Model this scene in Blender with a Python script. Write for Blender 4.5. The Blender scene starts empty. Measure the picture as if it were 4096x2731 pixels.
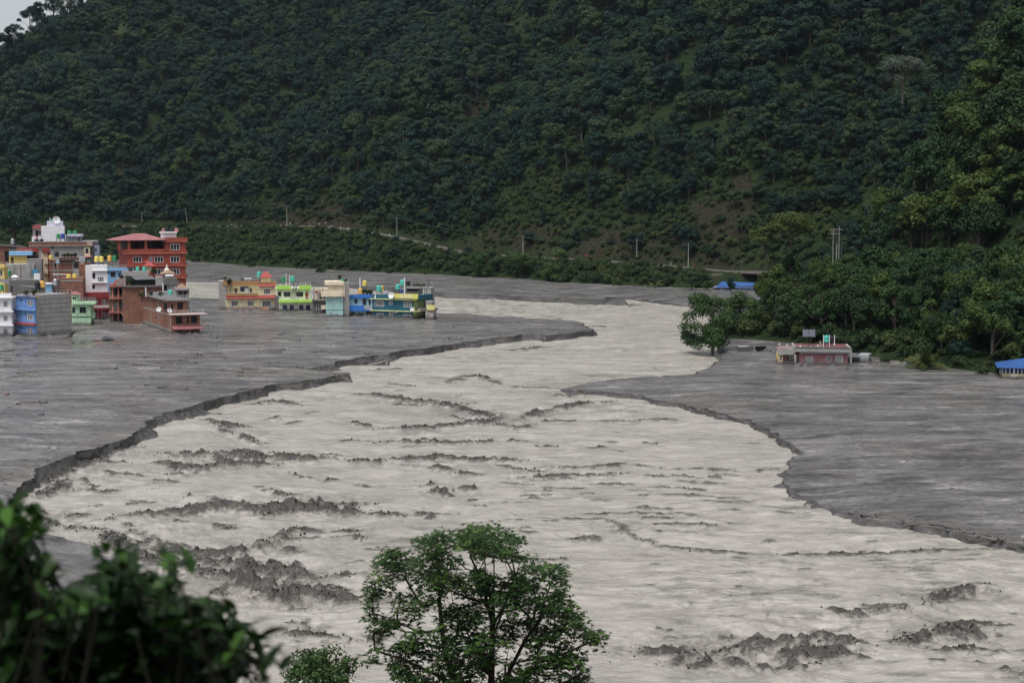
import bpy, bmesh, math, random
import numpy as np
from mathutils import Vector, Matrix
from mathutils.geometry import delaunay_2d_cdt

random.seed(7)
RNG = np.random.default_rng(7)
sc = bpy.context.scene
COL = sc.collection

# ------------------------------------------------------------------ camera
CAM_H, FPX, V_HOR = 30.0, 5688.9, 860.0          # eye height, focal length and horizon of the 4096 px photograph
PITCH = math.atan((1365.5 - V_HOR) / FPX)
cam_d = bpy.data.cameras.new('camera')
cam_d.lens, cam_d.sensor_width, cam_d.clip_start, cam_d.clip_end = 50.0, 36.0, 0.2, 9000.0
cam_d.dof.use_dof, cam_d.dof.focus_distance, cam_d.dof.aperture_fstop = True, 160.0, 3.8
cam = bpy.data.objects.new('camera', cam_d)
COL.objects.link(cam)
cam.location = (0, 0, CAM_H)
cam.rotation_euler = (math.pi / 2 - PITCH, 0, 0)
sc.camera = cam

# ------------------------------------------------------------------ overcast sky, soft sun
SUN_EL, SUN_AZ = math.radians(68), math.radians(-150)      # azimuth measured from +Y towards +X
w = bpy.data.worlds.new('World')
sc.world = w
w.use_nodes = True
nt = w.node_tree
bg = nt.nodes['Background']
sky = nt.nodes.new('ShaderNodeTexSky')
sky.sky_type = 'NISHITA'
sky.sun_disc = False
sky.sun_elevation = SUN_EL
sky.sun_rotation = SUN_AZ
sky.air_density, sky.dust_density, sky.ozone_density = 1.0, 3.0, 1.0
hs = nt.nodes.new('ShaderNodeHueSaturation')
hs.inputs['Saturation'].default_value = 0.28
nt.links.new(sky.outputs[0], hs.inputs['Color'])
nt.links.new(hs.outputs[0], bg.inputs['Color'])
bg.inputs['Strength'].default_value = 0.075
sun_d = bpy.data.lights.new('sun', 'SUN')
sun_d.energy, sun_d.angle, sun_d.color = 1.5, math.radians(40), (1.0, 0.97, 0.93)
sun = bpy.data.objects.new('sun', sun_d)
COL.objects.link(sun)
_dv = Vector((math.sin(SUN_AZ) * math.cos(SUN_EL), math.cos(SUN_AZ) * math.cos(SUN_EL), math.sin(SUN_EL)))
sun.rotation_euler = _dv.to_track_quat('Z', 'Y').to_euler()
sun.location = (0, 0, 300)
sc.view_settings.view_transform = 'Standard'
sc.view_settings.look = 'None'
sc.view_settings.gamma = 1.0
sc.view_settings.exposure = 1.0
sc.cycles.max_bounces = 5
sc.cycles.diffuse_bounces = 2
sc.cycles.glossy_bounces = 2
sc.cycles.transmission_bounces = 2
sc.cycles.transparent_max_bounces = 4
sc.cycles.volume_bounces = 0
sc.cycles.use_denoising = True

# ------------------------------------------------------------------ measuring
CP, SP = math.cos(PITCH), math.sin(PITCH)
def ray(u, v):
    x = (u - 2048.0) / FPX
    k = -(v - 1365.5) / FPX
    return np.array((x, CP + k * SP, -SP + k * CP))
def gp(u, v, z=0.0):                    # where a sight line meets the level z
    d = ray(u, v)
    t = (z - CAM_H) / d[2]
    return np.array((d[0] * t, d[1] * t, z))
def dp(u, v, y):                        # the point of a sight line at distance y ahead
    d = ray(u, v)
    t = y / d[1]
    return np.array((d[0] * t, y, CAM_H + d[2] * t))
def to_px(p):
    p = np.asarray(p, float)
    x, y, z = p[..., 0], p[..., 1], p[..., 2] - CAM_H
    fw = y * CP - z * SP
    up = y * SP + z * CP
    return 2048 + FPX * x / fw, 1365.5 - FPX * up / fw
K = 4096 / 2352.0

# ------------------------------------------------------------------ noise
def _h(ix, iy, s):
    with np.errstate(over='ignore'):
        n = ix.astype(np.uint32) * np.uint32(374761393) + iy.astype(np.uint32) * np.uint32(668265263) + np.uint32((s * 2246822519 + 12345) % 4294967296)
        n = (n ^ (n >> np.uint32(13))) * np.uint32(1274126177)
        n = n ^ (n >> np.uint32(16))
    return (n & np.uint32(0xffffff)).astype(np.float64) / 16777215.0
def vnoise(x, y, s=0):
    x, y = np.asarray(x, float), np.asarray(y, float)
    fx, fy = np.floor(x), np.floor(y)
    ix, iy = fx.astype(np.int64), fy.astype(np.int64)
    tx, ty = x - fx, y - fy
    tx, ty = tx * tx * (3 - 2 * tx), ty * ty * (3 - 2 * ty)
    a, b = _h(ix, iy, s), _h(ix + 1, iy, s)
    c, d = _h(ix, iy + 1, s), _h(ix + 1, iy + 1, s)
    return (a + (b - a) * tx) * (1 - ty) + (c + (d - c) * tx) * ty
def fbm(x, y, s=0, o=4, g=0.5):
    t, a, n = 0.0, 1.0, 0.0
    for i in range(o):
        t = t + a * vnoise(x * 2 ** i + 17.3 * i, y * 2 ** i - 9.1 * i, s + i)
        n += a
        a *= g
    return t / n
def seg_dist(px, py, poly):
    """distance to a polyline, with the segment and the place on it, for many points"""
    best = np.full(px.shape, 1e18)
    bi = np.zeros(px.shape, int)
    bt = np.zeros(px.shape)
    for i in range(len(poly) - 1):
        ax, ay = poly[i][0], poly[i][1]
        dx, dy = poly[i + 1][0] - ax, poly[i + 1][1] - ay
        L = dx * dx + dy * dy + 1e-12
        t = np.clip(((px - ax) * dx + (py - ay) * dy) / L, 0, 1)
        d = (px - ax - t * dx) ** 2 + (py - ay - t * dy) ** 2
        m = d < best
        best[m] = d[m]
        bi[m] = i
        bt[m] = t[m]
    return np.sqrt(best), bi, bt
def inside(px, py, poly):
    r = np.zeros(px.shape, bool)
    n = len(poly)
    for i in range(n):
        x1, y1 = poly[i][0], poly[i][1]
        x2, y2 = poly[(i + 1) % n][0], poly[(i + 1) % n][1]
        if y1 == y2:
            continue
        c = ((y1 > py) != (y2 > py)) & (px < (x2 - x1) * (py - y1) / (y2 - y1) + x1)
        r ^= c
    return r
def sstep(a, b, x):
    t = np.clip((x - a) / (b - a), 0, 1)
    return t * t * (3 - 2 * t)

# ------------------------------------------------------------------ objects
def mesh_from(name, verts, faces, mat=None, smooth=False):
    me = bpy.data.meshes.new(name)
    me.from_pydata([tuple(v) for v in verts], [], faces)
    if mat is not None:
        me.materials.append(mat)
    if smooth:
        me.polygons.foreach_set('use_smooth', [True] * len(me.polygons))
    me.update()
    return me
def mesh_np(name, verts, faces, mat=None, smooth=False, attrs=None):
    """fast mesh from arrays; faces (n,3) or (n,4)"""
    me = bpy.data.meshes.new(name)
    verts = np.asarray(verts, np.float32)
    faces = np.asarray(faces, np.int32)
    nf, k = faces.shape
    me.vertices.add(len(verts))
    me.vertices.foreach_set('co', verts.ravel())
    me.loops.add(nf * k)
    me.loops.foreach_set('vertex_index', faces.ravel())
    me.polygons.add(nf)
    me.polygons.foreach_set('loop_start', np.arange(0, nf * k, k, dtype=np.int32))
    if smooth:
        me.polygons.foreach_set('use_smooth', np.ones(nf, bool))
    if mat is not None:
        me.materials.append(mat)
    for an, av in (attrs or {}).items():
        at = me.attributes.new(an, 'FLOAT', 'POINT')
        at.data.foreach_set('value', np.asarray(av, np.float32))
    me.update(calc_edges=True)
    return me
def link(name, me, parent=None, loc=None, rot=None, scale=None):
    o = bpy.data.objects.new(name, me)
    COL.objects.link(o)
    if parent is not None:
        o.parent = parent
    if loc is not None:
        o.location = tuple(loc)
    if rot is not None:
        o.rotation_euler = rot
    if scale is not None:
        o.scale = (scale,) * 3 if isinstance(scale, (int, float)) else scale
    return o
def tag(o, label, cat, group=None):
    o['label'] = label
    o['category'] = cat
    if group:
        o['group'] = group
    return o
def thing(name, label, cat, loc=(0, 0, 0), rz=0.0, group=None):
    return tag(link(name, None, None, loc, (0, 0, rz)), label, cat, group)

# ------------------------------------------------------------------ materials
def new_mat(name):
    m = bpy.data.materials.new(name)
    m.use_nodes = True
    return m, m.node_tree, m.node_tree.nodes['Principled BSDF']
def nd(t, kind, **kw):
    n = t.nodes.new(kind)
    for k, v in kw.items():
        setattr(n, k, v)
    return n
def ramp(t, src, stops, interp='LINEAR'):
    r = nd(t, 'ShaderNodeValToRGB')
    r.color_ramp.interpolation = interp
    els = r.color_ramp.elements
    while len(els) < len(stops):
        els.new(0.5)
    for e, (p, c) in zip(els, stops):
        e.position = p
        e.color = c if len(c) == 4 else (*c, 1)
    t.links.new(src, r.inputs[0])
    return r.outputs[0]
def noise(t, vec, scale, detail=4, rough=0.55, dist=0.0):
    n = nd(t, 'ShaderNodeTexNoise')
    n.inputs['Scale'].default_value = scale
    n.inputs['Detail'].default_value = detail
    n.inputs['Roughness'].default_value = rough
    n.inputs['Distortion'].default_value = dist
    if vec is not None:
        t.links.new(vec, n.inputs['Vector'])
    return n.outputs['Fac']
def mapping(t, vec, scale=(1, 1, 1), rot=(0, 0, 0)):
    m = nd(t, 'ShaderNodeMapping')
    m.inputs['Scale'].default_value = scale
    m.inputs['Rotation'].default_value = rot
    t.links.new(vec, m.inputs['Vector'])
    return m.outputs[0]
def mixc(t, fac, a, b, mode='MIX'):
    m = nd(t, 'ShaderNodeMix', data_type='RGBA', blend_type=mode)
    for sock, val in ((m.inputs[0], fac), (m.inputs[6], a), (m.inputs[7], b)):
        if isinstance(val, bpy.types.NodeSocket):
            t.links.new(val, sock)
        elif isinstance(val, (int, float)):
            sock.default_value = val
        else:
            sock.default_value = (*val, 1)
    return m.outputs[2]
def math_n(t, op, a, b=0.0, clamp=False):
    m = nd(t, 'ShaderNodeMath', operation=op, use_clamp=clamp)
    for sock, val in ((m.inputs[0], a), (m.inputs[1], b)):
        if isinstance(val, bpy.types.NodeSocket):
            t.links.new(val, sock)
        else:
            sock.default_value = val
    return m.outputs[0]
def bump(t, bs, height, strength=0.5, dist=0.1, prev=None):
    b = nd(t, 'ShaderNodeBump')
    b.inputs['Strength'].default_value = strength
    b.inputs['Distance'].default_value = dist
    t.links.new(height, b.inputs['Height'])
    if prev is not None:
        t.links.new(prev, b.inputs['Normal'])
    t.links.new(b.outputs[0], bs.inputs['Normal'])
    return b.outputs[0]
def coords(t, kind='Object'):
    return nd(t, 'ShaderNodeTexCoord').outputs[kind]
_mc = {}
def paint(col, rough=0.75, var=0.3, grime=0.7, metallic=0.0, name=None):
    """weathered paint, plaster or metal: blotches, rain streaks and dirt of its own"""
    key = (tuple(col), rough, var, grime, metallic)
    if key in _mc:
        return _mc[key]
    m, t, bs = new_mat(name or 'weathered_paint')
    geo = nd(t, 'ShaderNodeNewGeometry').outputs['Position']
    n1 = noise(t, geo, 0.6, 5, 0.6)
    n2 = noise(t, mapping(t, geo, (2.2, 2.2, 0.22)), 1.0, 4, 0.6)
    c = mixc(t, ramp(t, n1, [(0.35, (0, 0, 0)), (0.75, (1, 1, 1))]), tuple(x * (1 - var * 0.6) for x in col), tuple(min(1, x * (1 + var * 0.5)) for x in col))
    g = ramp(t, n2, [(0.5, (0, 0, 0)), (0.78, (1, 1, 1))])
    g = math_n(t, 'MULTIPLY', g, grime)
    c = mixc(t, g, c, tuple(0.35 * x + 0.03 for x in col))
    sx = nd(t, 'ShaderNodeSeparateXYZ')
    t.links.new(geo, sx.inputs[0])
    tide = math_n(t, 'ADD', sx.outputs['Z'], math_n(t, 'MULTIPLY', math_n(t, 'SUBTRACT', noise(t, geo, 0.9, 4, 0.7), 0.5), 1.6))
    tide = ramp(t, math_n(t, 'MULTIPLY', tide, 0.5), [(0.15, (0.95, 0.95, 0.95)), (0.6, (0, 0, 0))])
    c = mixc(t, tide, c, (0.11, 0.105, 0.10))
    t.links.new(c, bs.inputs['Base Color'])
    bs.inputs['Roughness'].default_value = rough
    bs.inputs['Metallic'].default_value = metallic
    bs.inputs['Specular IOR Level'].default_value = 0.35
    _mc[key] = m
    return m

def warped(t, geo, scale, amp):
    n = nd(t, 'ShaderNodeTexNoise')
    n.inputs['Scale'].default_value = scale
    n.inputs['Detail'].default_value = 3
    t.links.new(geo, n.inputs['Vector'])
    a = nd(t, 'ShaderNodeVectorMath', operation='SUBTRACT')
    t.links.new(n.outputs['Color'], a.inputs[0])
    a.inputs[1].default_value = (0.5, 0.5, 0.5)
    b = nd(t, 'ShaderNodeVectorMath', operation='SCALE')
    t.links.new(a.outputs[0], b.inputs[0])
    b.inputs['Scale'].default_value = amp
    c = nd(t, 'ShaderNodeVectorMath', operation='ADD')
    t.links.new(geo, c.inputs[0])
    t.links.new(b.outputs[0], c.inputs[1])
    return c.outputs[0]
def corrugate(m, scale=9.0):
    t = m.node_tree
    bs = t.nodes['Principled BSDF']
    wv = nd(t, 'ShaderNodeTexWave', wave_type='BANDS', bands_direction='X')
    wv.inputs['Scale'].default_value = scale
    wv.inputs['Distortion'].default_value = 0.3
    t.links.new(coords(t, 'Object'), wv.inputs['Vector'])
    bump(t, bs, wv.outputs['Fac'], 0.8, 0.12)
    return m
def mud_material():
    m, t, bs = new_mat('wet_mud')
    geo = nd(t, 'ShaderNodeNewGeometry').outputs['Position']
    rv = mapping(t, warped(t, geo, 0.05, 9.0), (1, 1, 1), (0, 0, 0.06))
    streak = noise(t, mapping(t, rv, (0.085, 0.26, 0.3)), 1.0, 10, 0.78, 0.6)
    fine = noise(t, mapping(t, rv, (0.9, 1.6, 1.0)), 1.0, 8, 0.8, 0.5)
    blot = noise(t, mapping(t, geo, (0.03, 0.05, 0.05)), 1.0, 4, 0.6, 0.5)
    c = ramp(t, streak, [(0.34, (0.060, 0.057, 0.058)), (0.45, (0.122, 0.117, 0.118)), (0.56, (0.194, 0.186, 0.185)), (0.66, (0.37, 0.355, 0.348))])
    c = mixc(t, ramp(t, blot, [(0.52, (0, 0, 0)), (0.72, (0.55, 0.55, 0.55))]), c, (0.155, 0.138, 0.105))
    fl = ramp(t, fine, [(0.36, (0.48, 0.48, 0.48)), (0.62, (1.25, 1.25, 1.25))])
    c = mixc(t, 1.0, c, fl, 'MULTIPLY')
    pat = noise(t, mapping(t, geo, (0.05, 0.11, 0.1)), 1.0, 5, 0.62, 1.0)
    c = mixc(t, 1.0, c, ramp(t, pat, [(0.38, (0.72, 0.72, 0.74)), (0.62, (1.28, 1.27, 1.25))]), 'MULTIPLY')
    spk = noise(t, mapping(t, rv, (1.5, 2.6, 2.0)), 1.0, 4, 0.7)
    c = mixc(t, ramp(t, spk, [(0.66, (0, 0, 0)), (0.72, (0.75, 0.75, 0.75))]), c, (0.035, 0.033, 0.032))
    t.links.new(c, bs.inputs['Base Color'])
    wet = nd(t, 'ShaderNodeAttribute', attribute_name='wet').outputs['Fac']
    r = ramp(t, noise(t, mapping(t, rv, (0.05, 0.22, 0.2)), 1.0, 5, 0.65, 0.8), [(0.36, (0.10, 0.10, 0.10)), (0.6, (0.36, 0.36, 0.36))])
    r2 = mixc(t, wet, r, (0.06, 0.06, 0.06))
    t.links.new(r2, bs.inputs['Roughness'])
    bs.inputs['Specular IOR Level'].default_value = 0.45
    hgt = math_n(t, 'ADD', math_n(t, 'MULTIPLY', streak, 0.6), math_n(t, 'MULTIPLY', fine, 0.4))
    b = bump(t, bs, hgt, 0.9, 0.5)
    bn = [n for n in t.nodes if n.type == 'BUMP'][-1]
    t.links.new(math_n(t, 'MULTIPLY', math_n(t, 'SUBTRACT', 1.0, wet), 0.9), bn.inputs['Strength'])
    return m
def cliff_material():
    m, t, bs = new_mat('cut_mud')
    geo = nd(t, 'ShaderNodeNewGeometry').outputs['Position']
    n = noise(t, mapping(t, geo, (1.2, 1.2, 2.5)), 1.0, 6, 0.65)
    t.links.new(ramp(t, n, [(0.3, (0.028, 0.027, 0.026)), (0.55, (0.07, 0.067, 0.064)), (0.72, (0.15, 0.145, 0.14))]), bs.inputs['Base Color'])
    bs.inputs['Roughness'].default_value = 0.6
    bump(t, bs, n, 0.8, 0.3)
    return m
def water_material():
    m, t, bs = new_mat('silt_water')
    geo = nd(t, 'ShaderNodeNewGeometry').outputs['Position']
    churn_shade = nd(t, 'ShaderNodeAttribute', attribute_name='churn_shade').outputs['Fac']
    rv = mapping(t, warped(t, geo, 0.05, 9.0), (1, 1, 1), (0, 0, 0.06))
    s1 = noise(t, mapping(t, rv, (0.17, 0.42, 0.4)), 1.0, 8, 0.66, 1.4)
    s2 = noise(t, mapping(t, rv, (1.1, 2.0, 1.0)), 1.0, 7, 0.74, 0.8)
    big = noise(t, mapping(t, geo, (0.025, 0.03, 0.03)), 1.0, 3, 0.5, 0.6)
    c = ramp(t, s1, [(0.28, (0.252, 0.234, 0.205)), (0.48, (0.372, 0.349, 0.314)), (0.68, (0.468, 0.444, 0.404))])
    c = mixc(t, ramp(t, big, [(0.55, (0, 0, 0)), (0.72, (0.45, 0.45, 0.45))]), c, (0.225, 0.222, 0.195))
    rgh = nd(t, 'ShaderNodeAttribute', attribute_name='rough').outputs['Fac']
    rg2 = math_n(t, 'MULTIPLY', rgh, ramp(t, s2, [(0.32, (1, 1, 1)), (0.6, (0.2, 0.2, 0.2))]))
    c = mixc(t, rg2, c, (0.215, 0.20, 0.176))
    s3 = noise(t, mapping(t, rv, (1.6, 3.4, 2.6)), 1.0, 8, 0.78, 0.9)
    dk = ramp(t, math_n(t, 'ADD', churn_shade, math_n(t, 'MULTIPLY', math_n(t, 'SUBTRACT', s3, 0.5), 2.6)), [(0.34, (0, 0, 0)), (0.78, (1, 1, 1))])
    dk = math_n(t, 'MULTIPLY', dk, math_n(t, 'MULTIPLY', churn_shade, 5.0, True))
    soft = math_n(t, 'MULTIPLY', math_n(t, 'MULTIPLY', churn_shade, 1.8, True), ramp(t, s2, [(0.25, (0.25, 0.25, 0.25)), (0.65, (1, 1, 1))]))
    c = mixc(t, soft, c, (0.118, 0.108, 0.094))  # this and the next mix put the shade of the crests into the colour
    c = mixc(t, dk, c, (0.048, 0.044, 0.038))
    fil = math_n(t, 'ABSOLUTE', math_n(t, 'SUBTRACT', noise(t, mapping(t, rv, (0.16, 0.5, 0.4)), 1.0, 6, 0.62, 1.2), 0.5))
    fil = ramp(t, fil, [(0.0, (1, 1, 1)), (0.018, (0, 0, 0))])
    fil = math_n(t, 'MULTIPLY', fil, ramp(t, noise(t, mapping(t, geo, (0.07, 0.1, 0.1)), 1.0, 3, 0.6), [(0.46, (0, 0, 0)), (0.62, (0.8, 0.8, 0.8))]))
    c = mixc(t, fil, c, (0.11, 0.102, 0.09))
    t.links.new(c, bs.inputs['Base Color'])
    r = ramp(t, noise(t, mapping(t, rv, (0.06, 0.25, 0.2)), 1.0, 5, 0.6, 0.7), [(0.35, (0.14, 0.14, 0.14)), (0.6, (0.36, 0.36, 0.36))])
    t.links.new(r, bs.inputs['Roughness'])
    bs.inputs['Specular IOR Level'].default_value = 0.4
    hgt = math_n(t, 'ADD', math_n(t, 'MULTIPLY', s1, 0.8), math_n(t, 'MULTIPLY', s2, 0.35))
    bump(t, bs, hgt, 0.9, 0.5)
    return m
def soil_material():
    m, t, bs = new_mat('hill_soil')
    geo = nd(t, 'ShaderNodeNewGeometry').outputs['Position']
    n = noise(t, geo, 0.06, 6, 0.65)
    n2 = noise(t, geo, 0.7, 5, 0.65)
    c = ramp(t, n, [(0.36, (0.014, 0.028, 0.010)), (0.55, (0.022, 0.036, 0.013)), (0.70, (0.032, 0.034, 0.02)), (0.85, (0.05, 0.043, 0.033))])
    bare = nd(t, 'ShaderNodeAttribute', attribute_name='bare').outputs['Fac']
    bf = ramp(t, math_n(t, 'ADD', bare, math_n(t, 'SUBTRACT', noise(t, geo, 0.12, 6, 0.7), 0.5)), [(0.25, (0, 0, 0)), (0.6, (1, 1, 1))])
    c = mixc(t, bf, c, (0.028, 0.027, 0.017))
    c = mixc(t, 1.0, c, ramp(t, n2, [(0.3, (0.4, 0.4, 0.4)), (0.7, (1.35, 1.35, 1.35))]), 'MULTIPLY')
    t.links.new(c, bs.inputs['Base Color'])
    bs.inputs['Roughness'].default_value = 0.95
    bs.inputs['Specular IOR Level'].default_value = 0.08
    bump(t, bs, n2, 1.0, 1.0)
    return m
def leaf_material(name, base, alt, spread=0.5, trans=0.25, rough=0.55):
    """foliage: each crown has a tone of its own, each clump varies in it"""
    m, t, bs = new_mat(name)
    oi = nd(t, 'ShaderNodeObjectInfo')
    geo = nd(t, 'ShaderNodeNewGeometry').outputs['Position']
    n = noise(t, geo, 0.35, 3, 0.6)
    f = math_n(t, 'ADD', math_n(t, 'MULTIPLY', oi.outputs['Random'], 0.65), math_n(t, 'MULTIPLY', n, 0.35))
    c = ramp(t, f, [(0.12, tuple(x * 0.62 for x in base)), (0.45, base), (0.72, tuple(0.5 * (a + b) for a, b in zip(base, alt))), (0.92, alt)])
    n2 = noise(t, geo, 2.2, 2, 0.6)
    c = mixc(t, 1.0, c, ramp(t, n2, [(0.3, (1 - spread,) * 3), (0.7, (1 + spread,) * 3)]), 'MULTIPLY')
    t.links.new(c, bs.inputs['Base Color'])
    bs.inputs['Roughness'].default_value = rough
    bs.inputs['Specular IOR Level'].default_value = 0.14
    tr = nd(t, 'ShaderNodeBsdfTranslucent')
    t.links.new(c, tr.inputs['Color'])
    mx = nd(t, 'ShaderNodeMixShader')
    mx.inputs[0].default_value = trans
    t.links.new(bs.outputs[0], mx.inputs[1])
    t.links.new(tr.outputs[0], mx.inputs[2])
    t.links.new(mx.outputs[0], t.nodes['Material Output'].inputs['Surface'])
    return m
M_MUD, M_CLIFF, M_WATER, M_SOIL = mud_material(), cliff_material(), water_material(), soil_material()
M_LEAF = leaf_material('forest_leaf', (0.012, 0.035, 0.025), (0.050, 0.075, 0.025), .6, .10)
M_LEAF_Y = leaf_material('pale_leaf', (0.075, 0.105, 0.028), (0.12, 0.14, 0.035))
M_SHRUB = leaf_material('shrub_leaf', (0.026, 0.050, 0.017), (0.062, 0.080, 0.024), .5, .12)
M_BARK = paint((0.045, 0.036, 0.028), 0.9, 0.3, 0.3, name='bark')
M_BARK_PALE = paint((0.11, 0.095, 0.08), 0.9, 0.3, 0.3, name='pale_bark')

# ================================================================== the valley floor: mud flats
WATER_Z = -1.45
def P(pts, z=0.0):
    return [gp(u, v, z)[:2] for u, v in pts]
# bank of the village flat, from the near left round the tip to the far channel
A_EDGE = [(500, 2790), (560, 2640), (640, 2520), (740, 2420), (720, 2345), (620, 2275), (500, 2205), (350, 2140), (180, 2085), (80, 2050), (40, 2015), (54, 1977), (96, 1936), (175, 1865), (274, 1824), (415, 1776), (485, 1751), (568, 1719),
          (596, 1671), (644, 1649), (733, 1626), (848, 1591), (957, 1566), (1148, 1527), (1276, 1511), (1384, 1495), (1409, 1500), (1358, 1484),
          (1288, 1477), (1237, 1470), (1260, 1459), (1337, 1446), (1438, 1427), (1581, 1411), (1736, 1386), (1855, 1366), (1974, 1351), (2093, 1339),
          (2164, 1338), (2176, 1346), (2242, 1336), (2360, 1321), (2372, 1314), (2360, 1300), (2325, 1280), (2260, 1268), (2093, 1260), (1900, 1248),
          (1760, 1239), (1500, 1224), (1200, 1206), (870, 1187), (750, 1183), (400, 1172), (0, 1165)]
A_DROP = [(-1.3, 0, 11), (-1.05, 11, 12), (-0.15, 12, 26), (-0.3, 26, 31), (-0.1, 31, 43), (-0.9, 43, 60)]       # edge level, from index, to index
A_POLY = P(A_EDGE) + [(-520, 560), (-520, 60), (-60, 60)]
B_EDGE = [(0, 1112), (400, 1113), (750, 1115), (870, 1117), (1100, 1124), (1400, 1139), (1740, 1173), (1953, 1182), (2157, 1192), (2310, 1200), (2463, 1201), (2509, 1204),
          (2470, 1194), (2400, 1183), (2480, 1180), (2560, 1188), (2680, 1203), (2770, 1214), (2840, 1235), (2880, 1300), (2870, 1350), (2890, 1378), (2914, 1402), (2887, 1429), (2826, 1456),
          (2758, 1478), (2636, 1493), (2500, 1500), (2390, 1512), (2254, 1529), (2254, 1539), (2450, 1557), (2600, 1571), (2737, 1599), (2826, 1622),
          (2907, 1639), (2975, 1656), (3043, 1688), (3111, 1721), (3179, 1761), (3212, 1772), (3192, 1785), (3179, 1816), (3165, 1850), (3162, 1884),
          (3162, 1917), (3199, 1941), (3280, 1979), (3341, 1996), (3450, 2026), (3586, 2050), (3755, 2084), (3925, 2114), (4096, 2138), (4600, 2200), (5300, 2280)]
B_DROP = [(0.35, 0, 12), (-0.9, 12, 19), (-0.25, 19, 24), (-0.75, 24, 31), (-0.85, 31, 40), (-1.0, 40, 60)]
B_POLY = P(B_EDGE) + [(420, 120), (420, 620), (200, 900), (-150, 1150), (-600, 1150), (-600, 700)]
def edge_level(n, drops):
    z = np.zeros(n)
    for lv, a, b in drops:
        z[a:b] = lv
    return z
A_LV = edge_level(len(A_POLY), A_DROP)
B_LV = edge_level(len(B_POLY), B_DROP)
n_a, n_b = len(A_EDGE), len(B_EDGE)
WET = [(np.array(gp(170, 1385)[:2]), 16.0, 1.0), (np.array(gp(900, 1345)[:2]), 13.0, 0.8), (np.array(gp(1450, 1290)[:2]), 12.0, 0.5), (np.array(gp(3260, 1490)[:2]), 9.0, 0.7),
       (np.array(gp(3350, 1730)[:2]), 7.0, 0.8), (np.array(gp(300, 2200)[:2]), 9.0, 0.7), (np.array(gp(3700, 1600)[:2]), 14.0, 0.35)]
def mud_z(x, y, edge, lv, z0):
    d, i, t = seg_dist(x, y, edge)
    l = lv[i] * (1 - t) + lv[np.minimum(i + 1, len(lv) - 1)] * t
    k = np.exp(-d / 9.0)
    l = l + (fbm(x * 0.09, y * 0.09, 43, 3) - 0.5) * 1.0
    u = (fbm(x * 0.035, y * 0.06, 3) - 0.5) * 0.5 + (fbm(x * 0.16, y * 0.4, 5) - 0.5) * 0.16
    return z0 + (l - z0) * k + u * (1 - np.exp(-d / 2.5)), d
def resample(poly, lv, closed_from, s):
    """the traced bank, refined and roughened"""
    out, ol = [], []
    n = len(poly)
    for i in range(n):
        a, b = np.array(poly[i]), np.array(poly[(i + 1) % n])
        L = np.linalg.norm(b - a)
        if i >= closed_from:
            k = max(1, int(L / 40))
        else:
            step = max(0.35, 0.0028 * 0.5 * (a[1] + b[1]))
            k = max(1, int(L / step))
        la, lb = lv[i], lv[(i + 1) % n]
        for j in range(k):
            out.append(a + (b - a) * j / k)
            ol.append(la + (lb - la) * j / k)
    out, ol = np.array(out), np.array(ol)
    # corner smoothing, then bites out of the bank
    for _ in range(3):
        sm = 0.25 * np.roll(out, 1, 0) + 0.5 * out + 0.25 * np.roll(out, -1, 0)
        out = sm
        ol = 0.25 * np.roll(ol, 1) + 0.5 * ol + 0.25 * np.roll(ol, -1)
    nrm = np.roll(out, -1, 0) - np.roll(out, 1, 0)
    nrm /= np.linalg.norm(nrm, axis=1)[:, None] + 1e-9
    nrm = np.stack([nrm[:, 1], -nrm[:, 0]], 1)
    amp = (fbm(out[:, 0] * 0.16, out[:, 1] * 0.16, 31, 5, 0.65) - 0.5) * 5.0 + (vnoise(out[:, 0] * 0.9, out[:, 1] * 0.9, 37) - 0.5) * 1.0
    out = out + nrm * amp[:, None] * np.clip(out[:, 1] / 260, 0.35, 1.0)[:, None]
    return out, ol
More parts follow.
